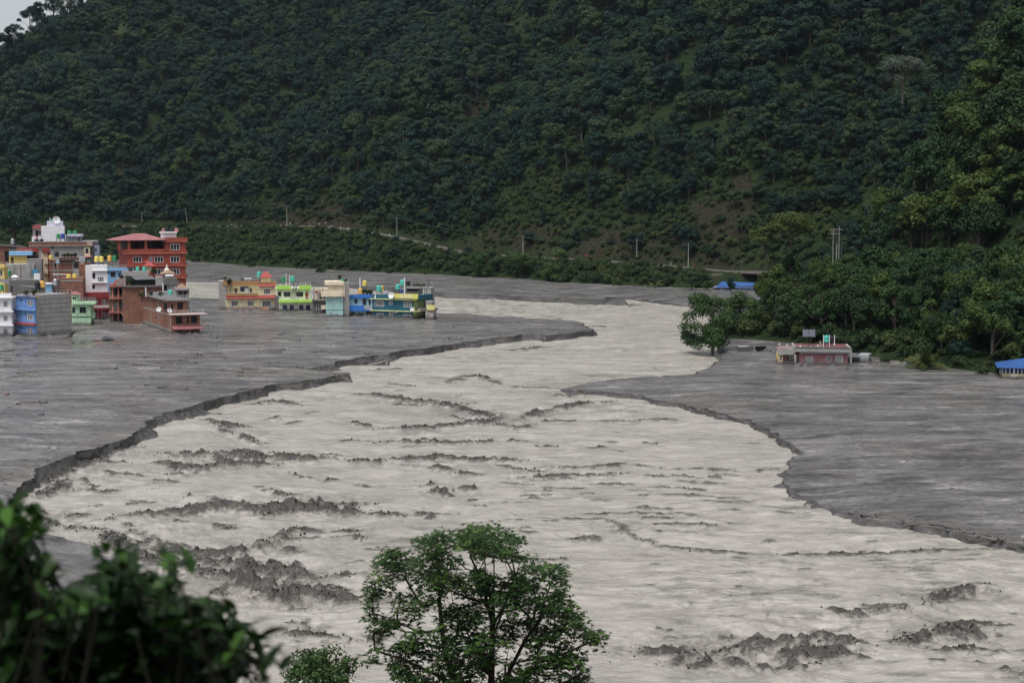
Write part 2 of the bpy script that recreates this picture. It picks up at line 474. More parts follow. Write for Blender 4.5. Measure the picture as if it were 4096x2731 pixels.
def build_flat(name, poly, lv, n_edge, z0, closed_from):
    ring, rl = resample(poly, lv, closed_from, 1)
    # inner points, denser near the camera
    zs = 1.0 / np.linspace(1 / 62.0, 1 / 1150.0, 330)
    ys = [62.0]
    while ys[-1] < 1150:
        ys.append(ys[-1] * 1.0075 + 0.02)
    pts = []
    for y in ys:
        h = y * 0.0085
        xs = np.arange(-0.52 * y - 30, 0.5 * y + 30, h * 1.2)
        pts.append(np.stack([xs + RNG.uniform(-0.3, 0.3, len(xs)) * h, np.full(len(xs), y) + RNG.uniform(-0.3, 0.3, len(xs)) * h], 1))
    pts = np.concatenate(pts)
    rp = [tuple(p) for p in ring]
    ok = inside(pts[:, 0], pts[:, 1], rp)
    pts = pts[ok]
    d, _, _ = seg_dist(pts[:, 0], pts[:, 1], rp + rp[:1])
    keep = (d > 0.003 * pts[:, 1])
    pts = pts[keep]
    allp = np.concatenate([ring, pts])
    nr = len(ring)
    vs, es, fs, ov, oe, of = delaunay_2d_cdt([Vector(p) for p in allp], [], [list(range(nr))], 1, 1e-4)
    V = np.array([(v.x, v.y) for v in vs])
    edge_line = rp
    # levels carried from the refined ring
    z, dist = mud_z(V[:, 0], V[:, 1], [tuple(p) for p in poly[:n_edge]], lv, z0)
    wet = np.zeros(len(V))
    for c, r, k in WET:
        dd = np.hypot((V[:, 0] - c[0]) * 0.8, (V[:, 1] - c[1]) * 0.55) / r
        wet = np.maximum(wet, k * np.clip(1.3 - dd + (fbm(V[:, 0] * 0.09, V[:, 1] * 0.2, 77) - 0.5) * 2.2, 0, 1))
    me = mesh_np(name, np.column_stack([V, z]), np.array([f for f in fs if len(f) == 3]), M_MUD, True, {'wet': wet})
    o = link(name, me)
    o['kind'] = 'structure'
    # the cut bank below the rim: an uneven face with ledges
    src = {}
    for i, orig in enumerate(ov):
        for q in orig:
            if q < nr:
                src[q] = i
    ringi = [src[q] for q in range(nr) if q in src]
    R = V[ringi]
    nrm = np.roll(R, -1, 0) - np.roll(R, 1, 0)
    nrm /= np.linalg.norm(nrm, axis=1)[:, None] + 1e-9
    cx = inside(R[:, 0] + nrm[:, 1] * 0.6, R[:, 1] - nrm[:, 0] * 0.6, rp)
    outn = np.stack([nrm[:, 1], -nrm[:, 0]], 1) * np.where(cx, -1, 1)[:, None]
    rows = 7
    vv, ff = [], []
    n = len(R)
    zt = z[ringi]
    for k in range(rows):
        f = k / (rows - 1)
        slump = sstep(.45, .7, fbm(R[:, 0] * .12, R[:, 1] * .12, 55, 2))
        off = 0.02 + (0.9 + 2.2 * slump) * f ** 1.5 * (0.2 + 1.3 * fbm(R[:, 0] * 0.4 + k * 0.35, R[:, 1] * 0.4, 51)) + (vnoise(R[:, 0] * 1.1, R[:, 1] * 1.1 + k * 1.7, 53) - 0.5) * 0.5 * (k > 0)
        p = R + outn * off[:, None]
        zz = zt - (zt - WATER_Z + 0.6) * f
        vv.append(np.column_stack([p, zz + (0.012 if k == 0 else 0)]))
    vv = np.concatenate(vv)
    for k in range(rows - 1):
        a = np.arange(n) + k * n
        b = np.roll(np.arange(n), -1) + k * n
        ff.append(np.stack([a, b, b + n, a + n], 1))
    me = mesh_np('cut_bank', vv, np.concatenate(ff), M_CLIFF, False)
    link('cut_bank', me, o)
    return o, rp
flat_a, RING_A = build_flat('mud_flat', A_POLY, A_LV, n_a, 0.0, n_a)
flat_b, RING_B = build_flat('mud_flat_far', B_POLY, B_LV, n_b, 0.1, n_b)
flat_b.name = 'mud_flat'

# ================================================================== the river
CRESTS = [  # traced on the 2352 px view: points, height, half width
    ([(795, 908), (860, 905), (930, 918), (1000, 925), (1060, 938), (1125, 955), (1150, 978)], 1.0, 1.8),
    ([(1185, 967), (1230, 948), (1300, 937), (1368, 924)], 1.1, 1.6), ([(1275, 905), (1300, 912), (1335, 910)], .7, 1.3), ([(1380, 926), (1420, 923)], .4, .8),
    ([(870, 987), (950, 984), (1040, 975), (1100, 966), (1180, 988)], 1.1, 1.6), ([(1200, 972), (1260, 968), (1335, 969)], .6, 1.0), ([(1340, 968), (1480, 966), (1560, 962)], .3, .6),
    ([(860, 1016), (950, 1012), (1050, 1016), (1160, 1013), (1228, 1018)], .8, 1.1),
    ([(355, 1045), (450, 1048), (530, 1040), (600, 1052), (660, 1050), (720, 1058), (780, 1050)], 1.3, 2.2), ([(370, 1062), (450, 1072), (560, 1062), (640, 1068)], 1.1, 1.8),
    ([(760, 1050), (850, 1062), (920, 1056), (1000, 1053), (1060, 1056), (1150, 1058), (1250, 1061)], .9, 1.2),
    ([(905, 1068), (1000, 1076), (1060, 1086), (1110, 1092)], .6, 1.1), ([(1160, 1100), (1220, 1091), (1330, 1094), (1450, 1090)], .6, 1.0),
    ([(1240, 1072), (1330, 1078), (1430, 1064), (1500, 1070)], .5, .9), ([(1500, 1070), (1600, 1076), (1700, 1083), (1800, 1080)], .35, .7),
    ([(240, 1200), (330, 1186), (400, 1176), (520, 1166), (600, 1170), (680, 1166), (760, 1170), (830, 1177), (885, 1182)], 1.3, 1.9), ([(640, 1160), (700, 1162), (760, 1160), (870, 1157)], .8, 1.2),
    ([(885, 1183), (960, 1182), (1072, 1180)], .45, .7), ([(965, 1130), (1040, 1126), (1105, 1123)], .8, 1.5), ([(1090, 1165), (1122, 1166)], .4, .7),
    ([(200, 1215), (280, 1243), (350, 1276), (420, 1302), (500, 1322), (560, 1348), (640, 1372), (700, 1380)], 1.3, 1.9),
    ([(430, 1270), (490, 1290), (560, 1300), (640, 1308), (700, 1325), (760, 1340)], 1.2, 1.9), ([(520, 1330), (600, 1352), (700, 1362), (780, 1372), (850, 1388)], 1.0, 1.6),
    ([(300, 1245), (380, 1240), (430, 1262), (520, 1268), (600, 1250), (700, 1222)], .9, 1.4), ([(600, 1245), (680, 1215), (740, 1218), (860, 1214)], .5, .8),
    ([(640, 1456), (700, 1455), (770, 1461), (860, 1466), (910, 1460)], .8, 1.1), ([(650, 1425), (760, 1440)], .4, .8),
    ([(1360, 1497), (1500, 1497), (1620, 1499), (1690, 1490), (1740, 1480), (1800, 1476), (1890, 1464), (1960, 1470), (2010, 1482)], 1.5, 1.7), ([(1700, 1500), (1800, 1492), (1900, 1490), (2000, 1500)], .9, 1.8),
    ([(1500, 1520), (1600, 1515), (1720, 1522), (1850, 1512)], .6, 1.6), ([(2060, 1482), (2140, 1466), (2230, 1446), (2275, 1442)], 1.3, 1.8), ([(2150, 1436), (2240, 1428), (2340, 1432)], .7, 1.2),
    ([(1878, 1396), (1940, 1404), (2000, 1410)], .8, 1.2), ([(1960, 1398), (2030, 1396), (2100, 1402)], .5, .8), ([(2130, 1392), (2180, 1362), (2230, 1352), (2275, 1345)], 1.0, 1.5), ([(2300, 1545), (2352, 1562), (2420, 1580)], 1.0, 1.5), ([(2150, 1500), (2250, 1490), (2340, 1500)], .6, 1.2),
    ([(1350, 1185), (1390, 1196), (1425, 1212), (1470, 1236), (1530, 1251), (1620, 1263), (1700, 1266), (1800, 1270), (1920, 1273), (2020, 1270), (2150, 1264), (2352, 1257), (2500, 1250)], .45, .55),
    ([(475, 962), (530, 976), (572, 982)], .7, 1.2), ([(570, 930), (640, 920), (685, 930)], .8, 1.4), ([(440, 943), (520, 950)], .5, 1.0), ([(500, 985), (560, 1000), (590, 1026)], .7, 1.0), ([(595, 965), (645, 955)], .4, .7),
    ([(1030, 880), (1060, 866), (1095, 862), (1150, 874)], .9, 1.6), ([(1165, 806), (1210, 800), (1262, 798)], .8, 2.0), ([(850, 850), (930, 848)], .6, 1.0), ([(880, 882), (960, 886)], .4, .8), ([(1100, 868), (1200, 892), (1290, 890)], .4, .9),
    ([(60, 1140), (110, 1105), (190, 1066), (270, 1036), (325, 1022)], .9, 1.8), ([(80, 1150), (150, 1105), (230, 1110)], .8, 1.8), ([(50, 1165), (110, 1190), (210, 1222)], .9, 1.4), ([(140, 1120), (230, 1118)], .6, 1.4),
    ([(1340, 1030), (1400, 1024)], .5, 1.0), ([(1470, 1015), (1510, 1018)], .4, .8), ([(1890, 1152), (1870, 1158), (1850, 1155)], .5, .9), ([(1500, 968), (1560, 966)], .4, .7), ([(1860, 1020), (1830, 1025)], .3, .8),
    ([(1690, 715), (1760, 712), (1880, 718)], .5, 2.2), ([(1420, 700), (1480, 703)], .5, 2.2), ([(1660, 1210), (1560, 1204), (1500, 1206)], .4, .6), ([(1385, 1230), (1300, 1238)], .4, .8),
]
rr = random.Random(5)
for i in range(46):       # the standing lines on the quick water right of the middle
    x, y = rr.uniform(1180, 1720), rr.uniform(1092, 1225)
    L = rr.uniform(30, 130)
    CRESTS.append(([(x - L / 2, y), (x, y + rr.uniform(-3, 2)), (x + L / 2, y + rr.uniform(-3, 4))], rr.uniform(.15, .34), rr.uniform(.28, .5)))
for i in range(95):       # broken chop in the rough water of the middle and left
    x, y = rr.uniform(160, 1260), rr.uniform(925, 1400)
    L, sl_ = rr.uniform(25, 100), rr.uniform(-.25, .3)
    CRESTS.append(([(x - L / 2, y - sl_ * L / 2), (x, y + rr.uniform(-4, 4)), (x + L / 2, y + sl_ * L / 2)], rr.uniform(.3, .7), rr.uniform(.45, .95)))
for i in range(120):      # small broken wavelets everywhere
    x, y = rr.uniform(100, 2352), rr.uniform(830, 1560)
    L = rr.uniform(10, 60)
    CRESTS.append(([(x - L / 2, y + rr.uniform(-3, 3)), (x + L / 2, y + rr.uniform(-4, 4))], rr.uniform(.1, .4), rr.uniform(.25, .5)))
def build_river():
    inv = np.linspace(1 / 66.0, 1 / 1000.0, 780)
    ys = 1 / inv
    cols = np.linspace(-0.405, 0.405, 1080)
    X = ys[:, None] * cols[None, :]
    Y = np.repeat(ys[:, None], len(cols), 1)
    x, y = X.ravel(), Y.ravel()
    drya = inside(x, y, P(A_EDGE) + A_POLY[n_a:])
    dryb = inside(x, y, B_POLY)
    dry = drya | dryb
    da, _, _ = seg_dist(x, y, A_POLY[:n_a])
    db, _, _ = seg_dist(x, y, B_POLY[:n_b])
    de = np.minimum(da, db)
    gone = dry & (de > 3.5)
    z = np.zeros(len(x))
    churn_shade = np.zeros(len(x))
    live = ~gone
    lx, ly = x[live], y[live]
    # broad swell, patches of rough and of glassy water
    rough = sstep(0.42, 0.62, fbm(lx * 0.02, ly * 0.03, 11, 3))
    zz = (fbm(lx * 0.10, ly * 0.16, 21, 3) - 0.5) * 0.7 + (fbm(lx * 0.16, ly * 0.34, 25, 2) - 0.5) * 0.55 * rough + (fbm(lx * 0.45, ly * 0.8, 23, 4, 0.6) - 0.5) * (0.16 + 0.28 * rough)
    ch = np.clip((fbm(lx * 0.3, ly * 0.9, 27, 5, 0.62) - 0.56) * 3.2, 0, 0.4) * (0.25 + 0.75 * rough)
    jit = (fbm(lx * 0.13, ly * 0.13, 61, 3) - 0.5) * 5.0
    jx = (fbm(lx * 0.11, ly * 0.11, 63, 3) - 0.5) * 5.0
    spk = np.abs(fbm(lx * 0.8, ly * 0.9, 71, 2, 0.5) - 0.5) * 2
    spk2 = fbm(lx * 1.3, ly * 1.3, 75, 2, 0.5)
    lump = fbm(lx * 0.33, ly * 0.33, 81, 2)
    brk = fbm(lx * 0.55, ly * 0.35, 85, 3, 0.6)
    for pts, h, wd in CRESTS:
        wd = wd * (.62 if wd > .9 else .8)
        pl = P([(a * K, b * K) for a, b in pts], WATER_Z)
        px = [p[0] for p in pl]
        py = [p[1] for p in pl]
        wj = wd * 7 + 3
        m = (lx > min(px) - wj - 3) & (lx < max(px) + wj + 3) & (ly > min(py) - wj - 3) & (ly < max(py) + wj + 3)
        if not m.any():
            continue
        s = min(1.2, wd)
        qx, qy = lx[m] + jx[m] * s * 0.5, ly[m] + jit[m] * s * 0.55
        d, si, st = seg_dist(qx, qy, pl)
        n = len(pl) - 1
        along = (si + st) / n
        fade = np.clip(np.minimum(along, 1 - along) * 5 + 0.05, 0, 1)
        lm = 0.25 + 1.3 * lump[m]
        bk = sstep(0.28, 0.52, brk[m]) if wd > .5 else np.ones(int(m.sum()))
        w1 = wd * 0.95
        if h >= 1.0:
            bk = np.maximum(bk, .5)
        zz[m] -= h * .22 * np.exp(-((d - wd * 2.6) / (wd * 1.3)) ** 2) * fade * lm
        g = np.exp(-(d / w1) ** 2) * fade * (0.3 + 0.7 * bk)
        wide = np.exp(-(d / (wd * 1.7)) ** 2) * fade
        zz[m] += np.exp(-(d / (wd * 4 + 2)) ** 2) * fade * min(1, h) * ((spk2[m] - .5) * .34 + (spk[m] - .35) * -.05)
        zz[m] += h * 0.42 * g * lm * (0.85 + 0.22 * (1 - spk[m])) + wide * h * ((spk2[m] - 0.5) * 0.40 + (spk[m] - 0.35) * -0.06)
        c_ = np.clip((0.76 * np.exp(-(d / (wd * 0.9)) ** 2) * (0.3 + 0.8 * bk) * lm + 0.55 * np.exp(-(d / (wd * 2.4)) ** 2) * sstep(0.35, 0.65, spk2[m]) * (.4 + bk)) * fade, 0, 1) * min(1, 0.5 + 0.55 * h)  # where crest shade gets painted, strongest along the crest line
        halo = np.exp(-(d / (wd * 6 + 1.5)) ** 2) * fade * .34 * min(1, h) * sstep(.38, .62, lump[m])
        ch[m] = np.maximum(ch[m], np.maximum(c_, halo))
    # how broken the water is: rough round the crests and down the left half
    lu, lv = to_px(np.column_stack([lx, ly, np.full(len(lx), WATER_Z)]))
    rgh = np.zeros(len(x))
    rgh[live] = np.clip(rough * .75 * sstep(3000, 1500, lu) * sstep(1450, 1750, lv) + .8 * np.clip(ch, 0, .5) + .1 * rough, 0, 1)
    z[live] = WATER_Z + zz
    global RIV_Z
    RIV_Z = np.where(live, z, np.nan).reshape(X.shape)
    churn_shade[live] = ch
    nr, nc = X.shape
    idx = np.arange(nr * nc).reshape(nr, nc)
    q = np.stack([idx[:-1, :-1], idx[:-1, 1:], idx[1:, 1:], idx[1:, :-1]], -1).reshape(-1, 4)
    q = q[live[q].all(1)]
    used = np.zeros(nr * nc, bool)
    used[q.ravel()] = True
    remap = np.cumsum(used) - 1
    V = np.column_stack([x, y, z])[used]
    me = mesh_np('river', V, remap[q], M_WATER, True, {'churn_shade': churn_shade[used], 'rough': rgh[used]})
    o = link('river', me)
    o['kind'] = 'structure'
    return o
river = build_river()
def river_z(x, y):
    r_ = np.clip(((1 / 66.0 - 1 / y) / (1 / 66.0 - 1 / 1000.0) * 779).round().astype(int), 0, 779)
    c_ = np.clip(((x / y + 0.405) / 0.81 * 1079).round().astype(int), 0, 1079)
    return RIV_Z[r_, c_]
def build_spray():
    """torn sheets and spikes of muddy water thrown up along the crests"""
    rng = np.random.default_rng(41)
    VV = []
    for pts, h, wd in CRESTS:
        wd = wd * (.62 if wd > .9 else .8)
        pl = np.array(P([(a * K, b * K) for a, b in pts], WATER_Z))
        if h < .3:
            continue
        seg = np.linalg.norm(np.diff(pl, axis=0), axis=1)
        L = seg.sum()
        n = int(L * (56 if wd > .5 else 28))
        t = np.sort(rng.uniform(0, L, n))
        cum = np.concatenate([[0], np.cumsum(seg)])
        i = np.clip(np.searchsorted(cum, t) - 1, 0, len(seg) - 1)
        f = (t - cum[i]) / seg[i]
        p = pl[i] + (pl[i + 1] - pl[i]) * f[:, None]
        s = min(1.2, wd)
        jit = (fbm(p[:, 0] * 0.13, p[:, 1] * 0.13, 61, 3) - 0.5) * 5.0
        jx = (fbm(p[:, 0] * 0.11, p[:, 1] * 0.11, 63, 3) - 0.5) * 5.0
        p = p - np.stack([jx * s * .5, jit * s * .55], 1) + rng.normal(size=(n, 2)) * wd * np.array((.55, .5)) * np.where(rng.uniform(size=(n, 1)) < .10, 2.4, 1.0)
        bk = sstep(0.3, 0.55, fbm(p[:, 0] * 0.55, p[:, 1] * 0.35, 85, 3, 0.6)) * sstep(.3, .6, fbm(p[:, 0] * .9, p[:, 1] * .9, 87, 2))
        ok = rng.uniform(size=n) < (.06 + .8 * bk * sstep(.35, .6, fbm(p[:, 0] * 1.7, p[:, 1] * 1.7, 89, 2)))
        p = p[ok]
        z = river_z(p[:, 0], p[:, 1])
        ok = np.isfinite(z)
        p, z = p[ok], z[ok]
        n = len(p)
        a = rng.normal(0, .7, n)
        hh = np.clip(np.exp(rng.normal(-2.2, .5, n)) * (.6 + .5 * h), .03, .3)
        ww = np.minimum(hh * rng.uniform(.4, 1.2, n), .16)
        dx, dy = np.cos(a) * ww, np.sin(a) * ww
        lx_, ly_ = rng.normal(0, .35, n) * hh, rng.normal(0, .3, n) * hh
        b = np.stack([p[:, 0], p[:, 1], z - .06], 1)
        q = np.empty((n, 4, 3))
        q[:, 0] = b + np.stack([-dx, -dy, np.zeros(n)], 1)
        q[:, 1] = b + np.stack([dx, dy, np.zeros(n)], 1)
        q[:, 2] = b + np.stack([dx * rng.uniform(-.3, .9, n) + lx_, dy * .3 + ly_, hh * rng.uniform(.5, 1, n)], 1)
        q[:, 3] = b + np.stack([-dx * rng.uniform(-.3, .9, n) + lx_, -dy * .3 + ly_, hh], 1)
        VV.append(q.reshape(-1, 3))
    V = np.concatenate(VV)
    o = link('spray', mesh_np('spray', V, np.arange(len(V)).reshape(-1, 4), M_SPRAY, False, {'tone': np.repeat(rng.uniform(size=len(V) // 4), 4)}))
    o['kind'] = 'stuff'
    o['label'] = 'muddy spray torn up along the wave crests, shade put into its tones'
    print('SPRAY', len(V) // 4)
def spray_material():
    m, t, bs = new_mat('muddy_spray_shaded')
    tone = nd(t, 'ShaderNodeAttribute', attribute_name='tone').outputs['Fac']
    t.links.new(ramp(t, tone, [(0.0, (0.026, 0.024, 0.021)), (0.45, (0.055, 0.05, 0.043)), (0.75, (0.16, 0.15, 0.132)), (1.0, (0.34, 0.325, 0.30))]), bs.inputs['Base Color'])  # darker blades have the shading of the splash put into their colour
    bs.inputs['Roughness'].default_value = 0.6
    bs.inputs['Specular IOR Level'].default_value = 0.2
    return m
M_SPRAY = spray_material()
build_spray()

# ================================================================== the hills
BASE_PX = [(749, 1042), (981, 1062), (1195, 1074), (1493, 1089), (1701, 1096), (1909, 1108), (2055, 1113), (2234, 1128), (2463, 1141), (2795, 1154)]
BASE = [(-900, 700), (-620, 880), (-420, 940), (-300, 955)] + P(BASE_PX) + [(84, 585), (108, 588), (113, 562), (100, 540), (87, 480), (74, 415), (62, 372), (46, 350)] + P([(3000, 1358), (3150, 1372), (3300, 1396), (3560, 1441), (3760, 1470), (3960, 1492), (4150, 1508)]) + [(130, 250), (190, 215), (300, 150), (420, 60)]
ROAD_UV = [(749, 905, 1000), (1145, 900, 868), (1300, 905, 840), (1451, 921, 808), (1600, 949, 780), (1740, 982, 755), (1866, 1010, 728), (2100, 1026, 695), (2340, 1037, 660), (2600, 1056, 625), (2750, 1068, 606), (2900, 1082, 600)]
ROAD = [np.array((-900, 790, 26.)), np.array((-600, 950, 25.)), np.array((-400, 1010, 24.))] + [dp(*r) for r in ROAD_UV] + [np.array((118, 560, 7.5)), np.array((116, 510, 10.0)), np.array((112, 450, 13.0)), np.array((114, 400, 14.0)), np.array((122, 350, 14.0)), np.array((150, 300, 14.0)), np.array((210, 255, 14.0)), np.array((330, 190, 15.0)), np.array((480, 90, 16.0))]
HILL_POLY = [tuple(p) for p in BASE] + [(2500, 60), (2500, 3000), (-3500, 3000), (-3500, 700)]
UP_POLY = [tuple(p[:2]) for p in ROAD] + [(2500, 90), (2500, 3000), (-3500, 3000), (-3500, 790)]
RZ = np.array([p[2] for p in ROAD])
def hill_z(x, y, full=False):
    x, y = np.atleast_1d(np.asarray(x, float)), np.atleast_1d(np.asarray(y, float))
    inh = inside(x, y, HILL_POLY)
    up = inside(x, y, UP_POLY)
    a, _, _ = seg_dist(x, y, BASE)
    b, bi, bt = seg_dist(x, y, [p[:2] for p in ROAD])
    zr = RZ[bi] * (1 - bt) + RZ[np.minimum(bi + 1, len(RZ) - 1)] * bt
    bb = np.maximum(b - 3.4, 0)
    sl = (0.60 + 0.42 * fbm(x * 0.006, y * 0.006, 101, 3)) * (1 + 0.85 * sstep(560, 430, y) * sstep(60, 100, x))
    ravine = (fbm(x * 0.010, y * 0.010, 111, 3, 0.5) - 0.5) * np.clip(bb / 60, 0, 1) * 66
    hu = zr + sl * bb + ravine + (fbm(x * 0.05, y * 0.05, 121, 3) - 0.5) * np.clip(bb / 12, 0, 1) * 8
    cap = np.where(x > -421, 168 + (x + 421) * 0.85, 168 + (x + 421) * 0.55)
    cap = np.minimum(cap, 330) + (fbm(x * 0.02, y * 0.02, 131, 3) - 0.5) * 20
    k = 18.0
    hu = np.where(bb > 40, -k * np.logaddexp(-hu / k, -cap / k), hu)
    hd = zr * np.clip(a / (a + bb + 1e-6), 0, 1) ** 0.85 + (fbm(x * 0.06, y * 0.06, 141, 3) - 0.5) * np.clip(np.minimum(a, bb) / 6, 0, 1) * 5
    h = np.where(up, hu, hd)
    h = np.where(inh, h, -0.6 - 0.25 * a)
    h = np.where((b < 3.4) & inh, zr - 0.35, h)
    if full:
        return h, inh, up, a, b
    return h
# ground left open: terraces and scree as the photograph shows them
OPEN = [(560, 330, 150, 70), (1900, 430, 110, 60), (2960, 830, 70, 160), (2560, 960, 260, 60), (1120, 860, 140, 50), (2080, 930, 170, 45), (480, 690, 60, 60), (1700, 640, 90, 50), (2850, 900, 130, 120), (1330, 840, 120, 60)]
def open_fac(u, v):
    f = np.zeros(len(u))
    for cu, cv, ru, rv_ in OPEN:
        f = np.maximum(f, np.exp(-((u - cu) / ru) ** 2 - ((v - cv) / rv_) ** 2))
    return f
def build_hill():
    ys = [225.0]
    while ys[-1] < 1750:
        ys.append(ys[-1] + max(2.2, 0.0062 * ys[-1]))
    ys = np.array(ys)
    cols = np.linspace(-0.56, 0.56, 420)
    X = ys[:, None] * cols[None, :]
    Y = np.repeat(ys[:, None], len(cols), 1)
    x, y = X.ravel(), Y.ravel()
    z, inh, up, a, b = hill_z(x, y, True)
    live = inh | (a < 14)
    nr, nc = X.shape
    idx = np.arange(nr * nc).reshape(nr, nc)
    q = np.stack([idx[:-1, :-1], idx[:-1, 1:], idx[1:, 1:], idx[1:, :-1]], -1).reshape(-1, 4)
    q = q[live[q].all(1)]
    used = np.zeros(nr * nc, bool)
    used[q.ravel()] = True
    remap = np.cumsum(used) - 1
    hu_, hv_ = to_px(np.column_stack([x, y, z]))
    bare = np.where(up, open_fac(hu_, hv_), 0) + np.where(inh & (b < 9), .35, 0)
    me = mesh_np('hillside', np.column_stack([x, y, z])[used], remap[q], M_SOIL, True, {'bare': bare[used]})
    o = link('hillside', me)
    o['kind'] = 'structure'
    return o
hill = build_hill()
# the slope under the camera, with the bank the near tree grows on
def near_z(x, y):
    return 28.3 - 0.47 * y + (fbm(np.asarray(x) * 0.15, np.asarray(y) * 0.15, 151) - 0.5) * 0.8
gx, gy = np.meshgrid(np.linspace(-60, 60, 90), np.linspace(-12, 70, 70))
idx = np.arange(gx.size).reshape(gx.shape)
q = np.stack([idx[:-1, :-1], idx[:-1, 1:], idx[1:, 1:], idx[1:, :-1]], -1).reshape(-1, 4)
near = link('near_hillside', mesh_np('near_hillside', np.column_stack([gx.ravel(), gy.ravel(), near_z(gx.ravel(), gy.ravel())]), q, M_SOIL, True))
near['kind'] = 'structure'

# the dirt road along the foot of the hill
def smooth_path(pts, n=10):
    pts = np.array(pts, float)
    out = []
    for i in range(len(pts) - 1):
        p0, p1, p2, p3 = pts[max(i - 1, 0)], pts[i], pts[i + 1], pts[min(i + 2, len(pts) - 1)]
        for t in np.linspace(0, 1, n, endpoint=False):
            out.append(0.5 * (2 * p1 + (p2 - p0) * t + (2 * p0 - 5 * p1 + 4 * p2 - p3) * t ** 2 + (3 * p1 - p0 - 3 * p2 + p3) * t ** 3))
    out.append(pts[-1])
    return np.array(out)
rd = np.array([p for seg in zip(ROAD[:-1], ROAD[1:]) for p in (seg[0] + (seg[1] - seg[0]) * t for t in np.linspace(0, 1, 14, endpoint=False))])
tn = np.gradient(rd[:, :2], axis=0)
tn /= np.linalg.norm(tn, axis=1)[:, None]
sd = np.stack([-tn[:, 1], tn[:, 0]], 1)
rv, rf = [], []
for k, (o_, dz) in enumerate([(-2.9, -1.0), (-2.4, 0), (-1.0, .06), (1.0, .06), (2.4, 0), (2.9, -1.0)]):
    wob = (vnoise(rd[:, 0] * 0.2, rd[:, 1] * 0.2, 160 + k) - 0.5) * 0.7
    rv.append(np.column_stack([rd[:, :2] + sd * (o_ + wob)[:, None], rd[:, 2] + dz]))
nn = len(rd)
for k in range(5):
    a_ = np.arange(nn - 1) + k * nn
    rf.append(np.stack([a_, a_ + 1, a_ + 1 + nn, a_ + nn], 1))
M_ROAD = paint((0.085, 0.077, 0.066), 0.9, 0.4, 0.3, name='dirt_road')
road = link('road', mesh_np('road', np.concatenate(rv), np.concatenate(rf), M_ROAD, True))
road['kind'] = 'structure'

# ================================================================== trees
def leaf_cards(c, nrm, size, rng, up=0.35, wob=0.8, aspect=0.6):
    """one small folded leaf spray per point: two triangles with a crease"""
    n = len(c)
    r = rng.normal(size=(n, 3))
    nn = nrm + r * wob * 0.6
    nn[:, 2] += up
    nn /= np.linalg.norm(nn, axis=1)[:, None] + 1e-9
    t = np.cross(nn, rng.normal(size=(n, 3)))
    t /= np.linalg.norm(t, axis=1)[:, None] + 1e-9
    b = np.cross(nn, t)
    s = size * rng.uniform(0.6, 1.4, n)[:, None]
    v = np.empty((n, 4, 3))
    v[:, 0] = c - t * s
    v[:, 1] = c + b * s * aspect - nn * s * 0.22
    v[:, 2] = c + t * s
    v[:, 3] = c - b * s * aspect - nn * s * 0.22
    f = np.arange(n * 4).reshape(n, 4)
    return v.reshape(-1, 3), f
def tube(pts, radii, sides=6):
    """tapered limb through points"""
    V, F = [], []
    pts = [np.array(p, float) for p in pts]
    for i, p in enumerate(pts):
        d = pts[min(i + 1, len(pts) - 1)] - pts[max(i - 1, 0)]
        d /= np.linalg.norm(d) + 1e-9
        a = np.cross(d, (0.3, 0.9, 0.1) if abs(d[2]) > 0.7 else (0, 0, 1))
        a /= np.linalg.norm(a) + 1e-9
        b = np.cross(d, a)
        for k in range(sides):
            an = 2 * math.pi * k / sides
            V.append(p + (a * math.cos(an) + b * math.sin(an)) * radii[i])
    for i in range(len(pts) - 1):
        for k in range(sides):
            k2 = (k + 1) % sides
            F.append((i * sides + k, i * sides + k2, (i + 1) * sides + k2, (i + 1) * sides + k))
    return V, F
class MB:
    """collects pieces of one mesh"""
    def __init__(s):
        s.v, s.f = [], []
    def add(s, V, F):
        o = len(s.v)
        s.v.extend([tuple(map(float, p)) for p in V])
        s.f.extend([tuple(i + o for i in f) for f in F])
        return s
    def tube(s, pts, radii, sides=6):
        if isinstance(radii, (int, float)):
            radii = [radii] * len(pts)
        return s.add(*tube(pts, radii, sides))
    def box(s, x0, y0, z0, x1, y1, z1):
        V = [(x0, y0, z0), (x1, y0, z0), (x1, y1, z0), (x0, y1, z0), (x0, y0, z1), (x1, y0, z1), (x1, y1, z1), (x0, y1, z1)]
        F = [(0, 3, 2, 1), (4, 5, 6, 7), (0, 1, 5, 4), (1, 2, 6, 5), (2, 3, 7, 6), (3, 0, 4, 7)]
        return s.add(V, F)
    def lathe(s, prof, n=14, c=(0, 0, 0)):
        V, F = [], []
        for r, z in prof:
            for k in range(n):
                a = 2 * math.pi * k / n
                V.append((c[0] + r * math.cos(a), c[1] + r * math.sin(a), c[2] + z))
        for i in range(len(prof) - 1):
            for k in range(n):
                k2 = (k + 1) % n
                F.append((i * n + k, i * n + k2, (i + 1) * n + k2, (i + 1) * n + k))
        return s.add(V, F)
    def mesh(s, name, mat=None, smooth=False):
        return mesh_from(name, s.v, s.f, mat, smooth)
    def build(s, name, mat, parent=None, smooth=False, **kw):
        return link(name, s.mesh(name, mat, smooth), parent, **kw)

